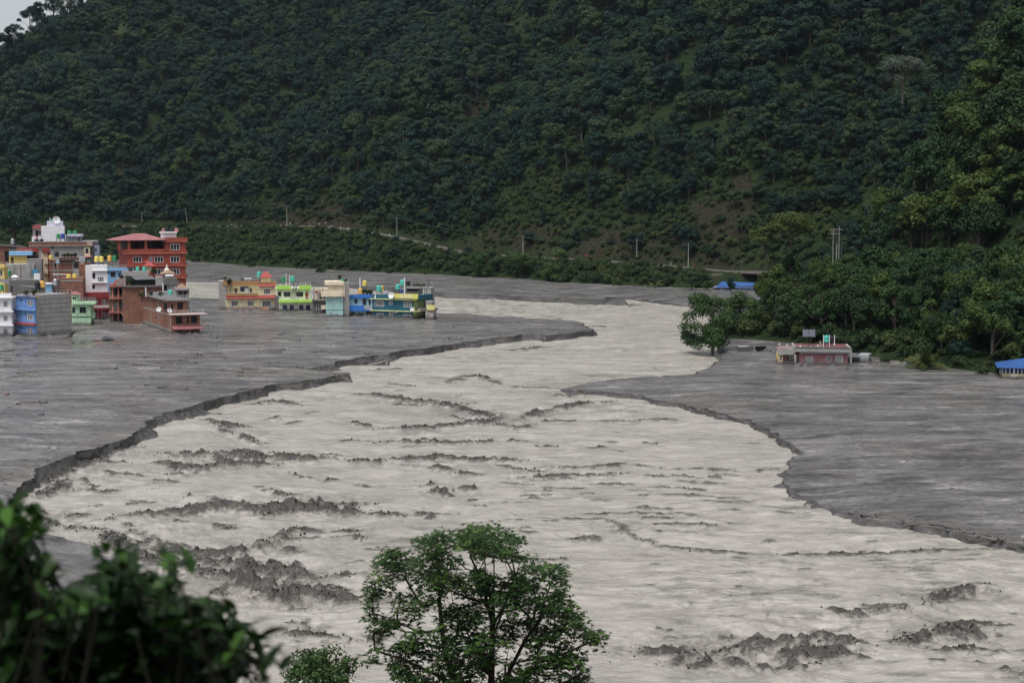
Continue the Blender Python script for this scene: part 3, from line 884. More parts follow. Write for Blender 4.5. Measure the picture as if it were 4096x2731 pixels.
def crown_mesh(name, seed, kind, mat, cards, size):
    """a crown of about 5 m radius, 10 m high, its foot at z=0: uneven lobes with gaps between"""
    rng = np.random.default_rng(seed)
    lobes = []
    if kind == 'round':
        for i in range(30):
            a, e = rng.uniform(0, 2 * math.pi), rng.uniform(-0.5, 1.0)
            R = rng.uniform(2.3, 3.9)
            lobes.append((R * math.cos(a) * math.cos(e), R * math.sin(a) * math.cos(e), 6.3 + R * 0.95 * math.sin(e), rng.uniform(1.0, 2.0)))
    elif kind == 'tall':
        for i in range(26):
            z = rng.uniform(2.2, 11.0)
            R = 3.3 * math.sin(math.pi * min(1, (z - 1.0) / 11.5)) ** 0.7 * rng.uniform(0.3, 1)
            a = rng.uniform(0, 2 * math.pi)
            lobes.append((R * math.cos(a), R * math.sin(a), z, rng.uniform(0.9, 1.7)))
    elif kind == 'umbrella':
        for i in range(26):
            a, R = rng.uniform(0, 2 * math.pi), 4.9 * math.sqrt(rng.uniform(0, 1))
            lobes.append((R * math.cos(a), R * math.sin(a), 8.2 - 0.10 * R * R + rng.choice([0, 0, -1.6, -2.6]), rng.uniform(0.9, 1.8)))
    elif kind == 'bushy':
        for i in range(40):
            z = rng.uniform(0.4, 9.4)
            R = 4.6 * math.sqrt(max(0.05, 1 - ((z - 3.6) / 6.2) ** 2)) * math.sqrt(rng.uniform(0.1, 1))
            a = rng.uniform(0, 2 * math.pi)
            lobes.append((R * math.cos(a), R * math.sin(a), z, rng.uniform(0.9, 1.6)))
    elif kind == 'layered':
        for i in range(34):
            z = rng.uniform(0.8, 9.6)
            R = 5.0 * (1 - (z / 11) ** 2) * math.sqrt(rng.uniform(0.05, 1))
            a = rng.uniform(0, 2 * math.pi)
            lobes.append((R * math.cos(a), R * math.sin(a), z, rng.uniform(0.9, 1.7)))
    else:   # loose, open
        for i in range(17):
            a, e = rng.uniform(0, 2 * math.pi), rng.uniform(-0.4, 1.2)
            R = rng.uniform(1.5, 4.6)
            lobes.append((R * math.cos(a) * math.cos(e), R * math.sin(a) * math.cos(e), 6.0 + R * 1.1 * math.sin(e), rng.uniform(0.7, 1.5)))
    w_ = np.array([l[3] ** 2 for l in lobes])
    w_ /= w_.sum()
    li = rng.choice(len(lobes), cards, p=w_)
    L = np.array(lobes)[li]
    d = rng.normal(size=(cards, 3))
    d[:, 2] = d[:, 2] * 0.8 + 0.35
    d /= np.linalg.norm(d, axis=1)[:, None]
    flat = np.array((1.0, 1.0, {'umbrella': 0.55, 'layered': .45}.get(kind, 0.9)))
    rad = L[:, 3:4] * rng.uniform(0.55, 1.12, (cards, 1))
    c = L[:, :3] + d * rad * flat
    V, F = leaf_cards(c, d, size, rng)
    return mesh_np(name, V, F, mat, False), lobes
def trunk_mesh(name, seed, lobes, h, mat, r0=0.28):
    rng = random.Random(seed)
    mb = MB()
    top = (rng.uniform(-.5, .5), rng.uniform(-.5, .5), h)
    mb.tube([(0, 0, -1.5), (0.1, 0, h * 0.35), (top[0] * 0.6, top[1] * 0.6, h * 0.7), top], [r0 * 1.25, r0, r0 * 0.75, r0 * 0.3])
    for i in range(0, len(lobes), 2):
        l = lobes[i]
        z0 = min(h * 0.85, max(1.5, l[2] - math.hypot(l[0], l[1]) * 0.75 - 1.0))
        mid = (l[0] * 0.45, l[1] * 0.45, z0 + (l[2] - z0) * 0.55)
        mb.tube([(0.05, 0, z0), mid, l[:3]], [r0 * 0.42, r0 * 0.27, r0 * 0.08], 5)
    return mb.mesh(name, mat, True)
KINDS = ['round', 'tall', 'umbrella', 'loose', 'round', 'tall', 'round', 'round']
VAR = []
for i, kd in enumerate(KINDS):
    cm, lb = crown_mesh('crown', 300 + i, kd, M_LEAF, 4600, 0.30)
    tm = trunk_mesh('trunk', 330 + i, lb, {'round': 7.5, 'tall': 10.5, 'umbrella': 7.8, 'loose': 8.0}[kd], M_BARK if i % 3 else M_BARK_PALE)
    VAR.append((cm, tm))
SHR = []
for i in range(4):
    rng = np.random.default_rng(400 + i)
    lob = [(rng.uniform(-.9, .9), rng.uniform(-.9, .9), rng.uniform(.35, 1.25), rng.uniform(.35, .75)) for _ in range(11)]
    li = rng.integers(0, 11, 1100)
    L = np.array(lob)[li]
    d = rng.normal(size=(1100, 3))
    d[:, 2] = d[:, 2] * 0.8 + 0.4
    d /= np.linalg.norm(d, axis=1)[:, None]
    V, F = leaf_cards(L[:, :3] + d * L[:, 3:4] * rng.uniform(.5, 1.1, (1100, 1)), d, 0.14, rng)
    SHR.append(mesh_np('foliage', V, F, M_SHRUB))

def px_of(x, y, z):
    return to_px(np.stack([x, y, z], -1))
# candidates on an uneven grid over the hill
def scatter(step, seed, x0=-620, x1=420, y0=215, y1=1560):
    rng = np.random.default_rng(seed)
    gx, gy = np.meshgrid(np.arange(x0, x1, step), np.arange(y0, y1, step))
    x = gx.ravel() + rng.uniform(-.5, .5, gx.size) * step
    y = gy.ravel() + rng.uniform(-.5, .5, gx.size) * step
    ok = np.abs(x / y) < 0.40
    x, y = x[ok], y[ok]
    z, inh, up, a, b = hill_z(x, y, True)
    u, v = px_of(x, y, z)
    ok = inh & (u > -260) & (u < 4360) & (v > -420)
    return x[ok], y[ok], z[ok], up[ok], a[ok], b[ok], u[ok], v[ok], rng
x, y, z, up, a, b, u, v, rng = scatter(6.1, 11)
keep = up & (b > 6.5) & (rng.uniform(size=len(x)) > open_fac(u, v) * 0.93) & (fbm(x * 0.02, y * 0.02, 201, 3) + rng.uniform(-.2, .25, len(x)) > 0.34)
# trees below the road: thick on the right spur, few on the grassy bank
lowk = (~up) & (a > 2.5) & (b > 5) & ((y < 470) | (rng.uniform(size=len(x)) < 0.18))
keep &= (y < 480) | (rng.uniform(size=len(x)) < .9)
keep |= lowk
keep &= ~((u > 2820) & (u < 3030) & (y > 530) & (y < 600))
x, y, z, up, a, b, u, v = (q_[keep] for q_ in (x, y, z, up, a, b, u, v))
n = len(x)
near_road = np.clip((b - 4) / 45, 0, 1)
scl = rng.uniform(0.5, 1.4, n) * (0.62 + 0.85 * fbm(x * 0.012, y * 0.012, 205, 2)) * (0.62 + 0.38 * near_road)
scl = np.where(y < 480, np.where(up, np.minimum(scl * 1.75, 2.0), np.minimum(scl * .9, 1.05)), scl * 1.10)
scl = np.where((~up) & (y > 480), scl * 0.55, scl)
scl = np.where((u < 1000) & (up), scl * 1.15, scl)
scl = np.where((u < 3060) & (y < 560), np.minimum(scl, .42), scl)
var = rng.integers(0, len(VAR), n)
rot = rng.uniform(0, 6.28, n)
vtop = v - 10 * scl * FPX / y
inview = (u > -80) & (u < 4180) & (vtop < 1500) & (v > 0)
apparent = scl / y * inview
order = np.argsort(-apparent)
single = order[:250]
is_single = np.zeros(n, bool)
is_single[single] = True
SRC = []
TONE = [leaf_material('spur_leaf', (0.020, 0.047, 0.014), (0.066, 0.092, 0.019), .55, .12)]
def tree_label(u_, v_, y_):
    if y_ < 480:
        return 'leafy broadleaf tree crowding the steep wooded slope behind the pink house', 'trees on the slope behind the pink house'
    return 'dark green broadleaf tree on the forested mountainside above the road', 'trees on the mountainside above the road'
first = {}
for i in single:
    lab, grp = tree_label(u[i], v[i], y[i])
    t_ = thing('broadleaf_tree', lab, 'tree', (x[i], y[i], z[i]), rot[i], grp)
    s_ = float(scl[i])
    t_.scale = (s_, s_, s_ * float(rng.uniform(.85, 1.15)))
    k_ = int(var[i])
    c_ = link('crown', VAR[k_][0], t_)
    if y[i] < 480:
        c_.material_slots[0].link = 'OBJECT'
        c_.material_slots[0].material = TONE[0]
    k2_ = link('trunk', VAR[k_][1], t_)
    if y[i] >= 480 or k_ not in first:
        first[k_] = (c_, k2_)
for k_ in range(len(VAR)):
    assert k_ in first
# the rest of the wood reads as one mass
def instancer(name, label, P_, R_, S_, I_, sources, kind='stuff'):
    me = bpy.data.meshes.new(name)
    me.vertices.add(len(P_))
    me.vertices.foreach_set('co', np.asarray(P_, np.float32).ravel())
    for an, av, ty in (('turn', R_, 'FLOAT'), ('size', S_, 'FLOAT'), ('pick', I_, 'INT')):
        at = me.attributes.new(an, ty, 'POINT')
        at.data.foreach_set('value', np.asarray(av, np.float32 if ty == 'FLOAT' else np.int32))
    me.update()
    o = link(name, me)
    o['kind'] = kind
    o['label'] = label
    ng = bpy.data.node_groups.new(name, 'GeometryNodeTree')
    ng.interface.new_socket('Geometry', in_out='INPUT', socket_type='NodeSocketGeometry')
    ng.interface.new_socket('Geometry', in_out='OUTPUT', socket_type='NodeSocketGeometry')
    gi, go = ng.nodes.new('NodeGroupInput'), ng.nodes.new('NodeGroupOutput')
    iop = ng.nodes.new('GeometryNodeInstanceOnPoints')
    iop.inputs['Pick Instance'].default_value = True
    join = ng.nodes.new('GeometryNodeJoinGeometry')
    for src in reversed(sources):
        j = ng.nodes.new('GeometryNodeJoinGeometry')
        for ob in src:
            oi = ng.nodes.new('GeometryNodeObjectInfo')
            oi.inputs['Object'].default_value = ob
            oi.inputs['As Instance'].default_value = False
            oi.transform_space = 'ORIGINAL'
            ng.links.new(oi.outputs['Geometry'], j.inputs[0])
        g2i = ng.nodes.new('GeometryNodeGeometryToInstance')
        ng.links.new(j.outputs[0], g2i.inputs[0])
        ng.links.new(g2i.outputs[0], join.inputs[0])
    def attr(nm, ty):
        a_ = ng.nodes.new('GeometryNodeInputNamedAttribute')
        a_.data_type = ty
        a_.inputs['Name'].default_value = nm
        return a_.outputs['Attribute']
    cx = ng.nodes.new('ShaderNodeCombineXYZ')
    ng.links.new(attr('turn', 'FLOAT'), cx.inputs['Z'])
    ng.links.new(gi.outputs[0], iop.inputs['Points'])
    ng.links.new(join.outputs[0], iop.inputs['Instance'])
    ng.links.new(attr('pick', 'INT'), iop.inputs['Instance Index'])
    ng.links.new(cx.outputs[0], iop.inputs['Rotation'])
    ng.links.new(attr('size', 'FLOAT'), iop.inputs['Scale'])
    ng.links.new(iop.outputs[0], go.inputs[0])
    md = o.modifiers.new('scatter', 'NODES')
    md.node_group = ng
    return o
r_ = ~is_single
forest = instancer('forest', 'dense dark green forest covering the mountainside', np.column_stack([x, y, z])[r_], rot[r_], scl[r_], var[r_], [first[k_] for k_ in range(len(VAR))])
print('TREES', n, 'instanced', int(r_.sum()))
# undergrowth: bank below the road and gaps of the wood
bx, by, bz, bup, ba, bb_, bu, bv, rng = scatter(2.7, 13)
f_ = fbm(bx * 0.03, by * 0.03, 211, 3)
k1 = (~bup) & (ba > 1.2) & (bb_ > 4.2)
of_ = open_fac(bu, bv)
k2 = bup & (bb_ > 5.0) & (bb_ < 60) & (f_ > 0.30) & (rng.uniform(size=len(bx)) > of_ * .75)
k2 |= bup & (of_ > .2) & (rng.uniform(size=len(bx)) < .22)
k3 = bup & (bb_ > 5.5) & (rng.uniform(size=len(bx)) < 0.3)
k_ = (k1 | k2 | k3) & ~((bu > 2830) & (bu < 3030) & (by > 535) & (by < 596)) & (rng.uniform(size=len(bx)) < 0.8) & (bu > -150) & (bu < 4250) & (bv > -100)
bx, by, bz, bup, bb_ = (q_[k_] for q_ in (bx, by, bz, bup, bb_))
bs_ = rng.uniform(0.5, 1.5, len(bx)) ** 1.4 * np.where(bup, 1.15, 1.45) * np.where(by < 480, 0.85, 1.0)
bs_ *= np.where(bb_ < 7, 0.6, 1.0)
# shrubs nearest the water are things of their own
SHRUB_AT = [(1285, 1090, 2.2), (1010, 1068, 2.0), (1560, 1094, 2.0), (2330, 1136, 2.2), (2250, 1130, 2.4), (2470, 1143, 1.8), (780, 1048, 2.2), (1700, 1099, 1.9), (3930, 1495, 1.0), (3865, 1477, 1.3), (3540, 1448, 0.8), (2830, 1158, 1.5)]
shr_src = []
for i, (u_, v_, s_) in enumerate(SHRUB_AT):
    p_ = gp(u_, v_)
    t_ = thing('shrub', 'green shrub rooted at the very edge of the grey mud', 'shrub', (p_[0], p_[1], -0.1), i * 1.3, 'shrubs at the edge of the mud')
    t_.scale = (s_, s_, s_)
    c_ = link('foliage', SHR[i % 4], t_)
    st = MB()
    for k in range(4):
        an = k * 1.6 + i
        st.tube([(0, 0, -.3), (.25 * math.cos(an), .25 * math.sin(an), .5), (.5 * math.cos(an), .5 * math.sin(an), 1.1)], [.05, .04, .015], 4)
    s2 = st.build('stem', M_BARK, t_)
    if i < 4:
        shr_src.append((c_, s2))
under = instancer('undergrowth', 'thick green undergrowth on the banks and open slopes', np.column_stack([bx, by, bz]), rng.uniform(0, 6.28, len(bx)), bs_, rng.integers(0, 4, len(bx)), shr_src)
print('SHRUBS', len(bx))

# ================================================================== building kit
def S(r, g, b, k=1.12):
    f = lambda c: (c / 255 / 12.92 if c < 10 else ((c / 255 + 0.055) / 1.055) ** 2.4)
    q = [f(c) * k for c in (r, g, b)]
    l = 0.3 * q[0] + 0.6 * q[1] + 0.1 * q[2]
    return tuple(min(0.78, c * 0.80 + l * 0.20) for c in q)
def brick_material():
    m, t, bs = new_mat('brickwork')
    geo = nd(t, 'ShaderNodeNewGeometry').outputs['Position']
    n1 = noise(t, geo, 0.8, 5, 0.65)
    n2 = noise(t, mapping(t, geo, (3, 3, 9)), 1.0, 3, 0.6)
    c = ramp(t, n1, [(0.3, (0.16, 0.075, 0.05)), (0.6, (0.27, 0.125, 0.085)), (0.8, (0.33, 0.19, 0.14))])
    c = mixc(t, 1.0, c, ramp(t, n2, [(0.3, (.7, .7, .7)), (0.7, (1.2, 1.2, 1.2))]), 'MULTIPLY')
    n3 = noise(t, mapping(t, geo, (1.2, 1.2, 0.25)), 1.0, 4, 0.6)
    c = mixc(t, ramp(t, n3, [(0.55, (0, 0, 0)), (0.75, (0.6, 0.6, 0.6))]), c, (0.06, 0.05, 0.045))
    t.links.new(c, bs.inputs['Base Color'])
    bs.inputs['Roughness'].default_value = 0.9
    return m
M_BRICK = brick_material()
M_CONC = paint(S(150, 147, 144), 0.85, 0.3, 0.45, name='raw_concrete')
M_CONCD = paint(S(104, 101, 99), 0.85, 0.3, 0.5, name='dark_concrete')
M_WHITE = paint(S(215, 214, 220), 0.7, 0.12, 0.25, name='white_paint')
M_FRAME = paint((0.74, 0.74, 0.76), 0.6, 0.08, 0.1, name='window_frame_paint')
M_BLUEF = paint(S(40, 90, 160), 0.6, 0.1, 0.1, name='blue_frame_paint')
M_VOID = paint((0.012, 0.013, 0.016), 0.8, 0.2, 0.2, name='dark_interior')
M_STEEL = paint((0.10, 0.10, 0.10), 0.5, 0.2, 0.3, 0.5, name='dark_steel')
M_RAIL = paint((0.55, 0.54, 0.52), 0.5, 0.2, 0.3, 0.3, name='rail_steel')
M_TIN = paint((0.32, 0.33, 0.35), 0.45, 0.3, 0.5, 0.5, name='tin_sheet')
corrugate(M_TIN)
M_BLACKP = paint((0.018, 0.018, 0.024), 0.4, 0.2, 0.1, name='black_plastic')
M_WOODD = paint((0.10, 0.05, 0.035), 0.7, 0.2, 0.2, name='dark_wood')
def glass_material():
    m, t, bs = new_mat('window_glass')
    geo = nd(t, 'ShaderNodeNewGeometry').outputs['Position']
    t.links.new(ramp(t, noise(t, geo, 0.9, 2), [(0.4, (0.012, 0.014, 0.02)), (0.75, (0.06, 0.065, 0.075))]), bs.inputs['Base Color'])
    bs.inputs['Roughness'].default_value = 0.12
    return m
M_GLASS = glass_material()
Z1 = lambda x, y: (x / 2.851, 850 + y / 2.851)
Z2 = lambda x, y: (300 + x / 2.851, 850 + y / 2.851)
Z3 = lambda x, y: (860 + x / 5.345, 1050 + y / 5.345)
Z4 = lambda x, y: (1240 + x / 4.523, 1050 + y / 4.523)
Z5 = lambda x, y: (2700 + x / 2.613, 850 + y / 2.613)
Z6 = lambda x, y: (3050 + x / 2.2486, 1250 + y / 2.2486)
Z7 = lambda x, y: (x / 5.6, 850 + y / 5.6)
Z8 = lambda x, y: (180 + x / 5.6, 850 + y / 5.6)
Z9 = lambda x, y: (440 + x / 5.6, 900 + y / 5.6)
GROUND = -2.0
class Bld:
    """a building at a measured corner: local x runs along its front, y into its depth"""
    def __init__(s, name, label, conv, x, y, yaw=0.0, Z=None, cat='house', z=0.0, group=None):
        s.c = conv
        u, v = conv(x, y)
        p = gp(u, v) if Z is None else dp(u, v, Z)
        s.o = np.array((p[0], p[1], z))
        s.a = math.radians(yaw)
        s.ex = np.array((math.cos(s.a), math.sin(s.a), 0))
        s.ey = np.array((-math.sin(s.a), math.cos(s.a), 0))
        s.e = thing(name, label, cat, s.o, s.a, group)
        s.cam = np.array((0, 0, CAM_H)) - s.o
    def f(s, x, y, d=0.0):
        r = ray(*s.c(x, y))
        t = (d - s.cam @ s.ey) / (r @ s.ey)
        p = s.cam + r * t
        return float(p @ s.ex), float(p[2])
    def l(s, x, y, X=0.0):
        r = ray(*s.c(x, y))
        t = (X - s.cam @ s.ex) / (r @ s.ex)
        p = s.cam + r * t
        return float(p @ s.ey), float(p[2])
    def rect(s, r, face='f', d=0.0):
        fn = s.f if face == 'f' else s.l
        a0, z1 = fn(r[0], r[1], d)
        a1, z0 = fn(r[2], r[3] if r[3] < 9000 else r[1] + 40, d)
        if r[3] >= 9000:
            z0 = GROUND
        return min(a0, a1), z0, max(a0, a1), z1
    @staticmethod
    def mp(face, X, d0):
        """(along, into, up) -> local"""
        if face == 'f':
            return lambda a, d, z: (a, d0 + d, z)
        if face == 'l':
            return lambda a, d, z: (X + d, a, z)
        return lambda a, d, z: (X - d, a, z)
    def box(s, name, rect, d0, d1, mat, wins=(), lwins=(), rwins=(), parent=None, z0=None, roof=None, local=None, label=None):
        x0, zb, x1, zt = local if local else s.rect(rect, 'f', d0)
        if z0 is not None:
            zb = z0
        mb = MB()
        def face(fc, a0, a1, holes, X):
            m = s.mp(fc, X, d0)
            hs_ = [h for h in holes if h[2] > a0 + .02 and h[0] < a1 - .02]
            hs_ = [(max(h[0], a0 + .05), max(h[1], zb + .001), min(h[2], a1 - .05), min(h[3], zt - .05)) for h in hs_]
            xs = sorted({a0, a1, *[h[0] for h in hs_], *[h[2] for h in hs_]})
            zs = sorted({zb, zt, *[h[1] for h in hs_], *[h[3] for h in hs_]})
            for i in range(len(xs) - 1):
                for j in range(len(zs) - 1):
                    cx_, cz_ = (xs[i] + xs[i + 1]) / 2, (zs[j] + zs[j + 1]) / 2
                    if any(h[0] < cx_ < h[2] and h[1] < cz_ < h[3] for h in hs_):
                        continue
                    mb.add([m(xs[i], 0, zs[j]), m(xs[i + 1], 0, zs[j]), m(xs[i + 1], 0, zs[j + 1]), m(xs[i], 0, zs[j + 1])], [(0, 1, 2, 3)])
            for h in hs_:
                A, Zb, Bq, Zt = h
                R = 0.22
                for q in ([(A, 0, Zb), (A, R, Zb), (A, R, Zt), (A, 0, Zt)], [(Bq, 0, Zb), (Bq, 0, Zt), (Bq, R, Zt), (Bq, R, Zb)], [(A, 0, Zb), (Bq, 0, Zb), (Bq, R, Zb), (A, R, Zb)], [(A, 0, Zt), (A, R, Zt), (Bq, R, Zt), (Bq, 0, Zt)]):
                    mb.add([m(*p) for p in q], [(0, 1, 2, 3)])
            return hs_
        def cut(ws, fc, X):
            out = []
            for wv in ws:
                out.append((s.rect(wv[0], 'f', d0) if fc == 'f' else s.rect(wv[0], 'l', X), *wv[1:]))
            return out
        fw, lw, rw = cut(wins, 'f', 0), cut(lwins, 'l', x0), cut(rwins, 'l', x1)
        face('f', x0, x1, [q[0] for q in fw], 0)
        face('l', d0, d1, [q[0] for q in lw], x0)
        face('r', d0, d1, [q[0] for q in rw], x1)
        mb.add([(x0, d1, zb), (x1, d1, zb), (x1, d1, zt), (x0, d1, zt)], [(0, 3, 2, 1)])
        mb.add([(x0, d0, zt), (x1, d0, zt), (x1, d1, zt), (x0, d1, zt)], [(0, 1, 2, 3)])
        o = mb.build(name, mat, parent or s.e)
        if label:
            o['label'] = label
        for ws, fc, X in ((fw, 'f', 0), (lw, 'l', x0), (rw, 'r', x1)):
            for q in ws:
                s.window(fc, X, d0, *q)
        return o
    def window(s, fc, X, d0, r, style='white', cols=3, rows=2, mat=None):
        m = s.mp(fc, X, d0)
        a0, z0, a1, z1 = r
        def bx(mb, p, q_):
            c = [m(p[0], p[1], p[2]), m(q_[0], q_[1], q_[2])]
            lo = [min(c[0][i], c[1][i]) for i in range(3)]
            hi = [max(c[0][i], c[1][i]) for i in range(3)]
            mb.box(*lo, *hi)
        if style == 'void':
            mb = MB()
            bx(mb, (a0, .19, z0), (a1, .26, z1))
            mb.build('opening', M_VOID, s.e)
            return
        if style == 'door':
            mb = MB()
            bx(mb, (a0 + .02, .08, z0), (a1 - .02, .14, z1 - .02))
            d_ = mb.build('door', mat or M_WOODD, s.e)
            hb = MB()
            bx(hb, (a1 - .16, .04, z0 + (z1 - z0) * .45), (a1 - .10, .08, z0 + (z1 - z0) * .52))
            hb.build('handle', M_RAIL, d_)
            return
        fm = {'white': M_FRAME, 'blue': M_BLUEF, 'dark': M_STEEL, 'open': M_FRAME}[style] if mat is None else mat
        t_ = min(.11, (a1 - a0) * .09)
        mb = MB()
        y0_, y1_ = -.03, .10
        bx(mb, (a0, y0_, z0), (a0 + t_, y1_, z1))
        bx(mb, (a1 - t_, y0_, z0), (a1, y1_, z1))
        bx(mb, (a0 + t_, y0_, z0), (a1 - t_, y1_, z0 + t_))
        bx(mb, (a0 + t_, y0_, z1 - t_), (a1 - t_, y1_, z1))
        for i in range(1, cols):
            cx_ = a0 + (a1 - a0) * i / cols
            bx(mb, (cx_ - t_ * .45, .0, z0 + t_), (cx_ + t_ * .45, .09, z1 - t_))
        for j in range(1, rows):
            cz_ = z0 + (z1 - z0) * j / rows
            bx(mb, (a0 + t_, .01, cz_ - t_ * .3), (a1 - t_, .085, cz_ + t_ * .3))
        if style == 'open':
            # one casement stands open against the wall
            L = (a1 - a0) * .34
            for q_ in ((0, 0, z0, .06, L, z1), ):
                for zz in np.linspace(z0 + .03, z1 - .03, rows + 1):
                    bx(mb, (a0 - .03, -L, zz - .03), (a0 + .03, -.0, zz + .03))
                bx(mb, (a0 - .03, -L, z0), (a0 + .03, -L + .07, z1))
        wn = mb.build('window', fm, s.e)
        pb = MB()
        bx(pb, (a0 + t_ * .6, .045, z0 + t_ * .6), (a1 - t_ * .6, .06, z1 - t_ * .6))
        pb.build('pane', M_GLASS if style != 'open' else M_VOID, wn)
    def slab(s, name, rect, d0, d1, mat, parent=None, local=None, at=None):
        x0, zb, x1, zt = local if local else s.rect(rect, 'f', d0 if at is None else at)
        return MB().box(x0, d0, zb, x1, d1, zt).build(name, mat, parent or s.e)
    def lslab(s, name, rect, X0, X1, mat, at=0.0):
        y0, zb, y1, zt = s.rect(rect, 'l', at)
        return MB().box(X0, y0, zb, X1, y1, zt).build(name, mat, s.e)
    def rail(s, rect, d, mat=None, bars=3, posts=None, sides=None, name='railing'):
        x0, zb, x1, zt = s.rect(rect, 'f', d)
        mb = MB()
        n = posts or max(2, int((x1 - x0) / 1.6) + 1)
        for i in range(n):
            X = x0 + (x1 - x0) * i / (n - 1)
            mb.box(X - .035, d - .035, zb, X + .035, d + .035, zt)
        for j in range(bars):
            zz = zb + (zt - zb) * (j + 1) / bars
            mb.box(x0, d - .03, zz - .05, x1, d + .03, zz)
            if sides:
                mb.box(x0 - .03, d, zz - .05, x0 + .03, d + sides, zz)
                mb.box(x1 - .03, d, zz - .05, x1 + .03, d + sides, zz)
        return mb.build(name, mat or M_RAIL, s.e)
    def world(s, x, y, d=0.0):
        lx, lz = s.f(x, y, d)
        return s.o + s.ex * lx + s.ey * d + np.array((0, 0, lz))
    def w(s, lx, d, lz):
        return s.o + s.ex * lx + s.ey * d + np.array((0, 0, lz))
    def scale(s, x, y, d=0.0):
        """metres per unit of the measuring view at that place"""
        a_ = s.f(x, y, d)[0]
        return abs(s.f(x + 10, y, d)[0] - a_) / 10
def tank_mesh(r, h, mat):
    n = 16
    pr = [(0, 0), (r * .96, 0), (r, h * .04)]
    for k in range(4):
        z0, z1 = h * (.06 + k * .19), h * (.06 + (k + 1) * .19)
        pr += [(r, z0 + .02 * h), (r, z1 - .02 * h), (r * .955, z1)]
    pr += [(r * .97, h * .84), (r * .80, h * .91), (r * .42, h * .955), (r * .40, h * .96)]
    return MB().lathe(pr, n).mesh('body', mat, True)
TANK_COL = {'teal': S(20, 160, 140, 1.5), 'green': S(15, 125, 75, 1.5), 'yellow': S(230, 175, 20, 1.4), 'orange': S(230, 150, 15, 1.4), 'black': (0.018, 0.018, 0.024), 'blue': S(40, 60, 140, 1.5), 'white': (0.7, 0.7, 0.7), 'steel': (0.55, 0.55, 0.56), 'red': S(170, 20, 30, 1.4)}
def tank(b, col, x0, y0, x1, y1, d, where, stand=None):
    """a plastic water tank drawn as it shows: left, top, right, bottom of its outline"""
    cx_ = (x0 + x1) / 2
    lx, lz = b.f(cx_, y1, d)
    xa, xb = b.f(x0, y1, d)[0], b.f(x1, y1, d)[0]
    r = abs(xb - xa) / 2
    zt = b.f(cx_, y0, d)[1]
    h = max(.4, (zt - lz))
    m = paint(TANK_COL[col], 0.4 if col != 'steel' else 0.25, 0.12, 0.2, 0.0 if col != 'steel' else 0.9, name=col + '_plastic')
    t_ = thing('water_tank', ('%s water tank %s' % ({'steel': 'shiny steel', 'teal': 'teal green'}.get(col, col), where)), 'water tank', b.w(lx, d, lz), b.a, 'rooftop water tanks')
    link('body', tank_mesh(r, h, m), t_)
    MB().lathe([(r * .40, 0), (r * .40, h * .035), (0.001, h * .05)], 12, (0, 0, h * .955)).build('lid', m, t_, True)
    if stand is not None:
        zf = b.f(cx_, stand, d)[1]
        mb = MB()
        for sx in (-1, 1):
            for sy in (-1, 1):
                mb.box(lx + sx * r * .85 - .04, d + sy * r * .85 - .04, zf, lx + sx * r * .85 + .04, d + sy * r * .85 + .04, lz - .05)
        mb.box(lx - r, d - r, lz - .09, lx + r, d + r, lz - .003)
        zm = (zf + lz) / 2
        mb.box(lx - r * .85, d - r * .85 - .03, zm - .03, lx + r * .85, d - r * .85 + .03, zm + .03)
        mb.build('tank_stand', M_STEEL, b.e)
    return t_
def dish(b, x, y, r, d, label, col=None, tilt=60, turn=0, foot=0.8):
    lx, lz = b.f(x, y, d)
    t_ = thing('satellite_dish', label, 'satellite dish', b.w(lx, d, lz), b.a + math.radians(turn), 'satellite dishes')
    pr = [(r * k / 6, (k / 6) ** 2 * r * .28) for k in range(7)]
    pr[0] = (.001, 0)
    m = col or paint((0.55, 0.55, 0.55), .5, .1, .2)
    rt = (math.radians(tilt), 0, 0)
    MB().lathe(pr, 18).lathe([(q[0], q[1] - .03) for q in pr], 18).build('reflector', m, t_, True, rot=rt)
    ar = MB()
    ar.tube([(0, -r * .3, -r * .9), (0, -r * .75, 0.1)], .025, 4)
    ar.box(-.06, -r * .8 - .06, .05, .06, -r * .8 + .06, .22)
    ar.build('feed_arm', M_STEEL, t_)
    MB().tube([(0, .05, 0), (0, .08, -foot - r * .6)], .04, 5).build('mast', M_STEEL, t_)
    return t_
def text_mesh(txt, size, mat, bold=0.0):
    cu = bpy.data.curves.new('lettering', 'FONT')
    cu.body = txt
    cu.size = size
    cu.align_x = 'CENTER'
    cu.align_y = 'CENTER'
    cu.extrude = .012
    cu.offset = bold
    cu.space_character = 1.12
    o = bpy.data.objects.new('tmp_text', cu)
    COL.objects.link(o)
    dg = bpy.context.evaluated_depsgraph_get()
    me = bpy.data.meshes.new_from_object(o.evaluated_get(dg))
    bpy.data.objects.remove(o)
    me.materials.clear()
    me.materials.append(mat)
    return me
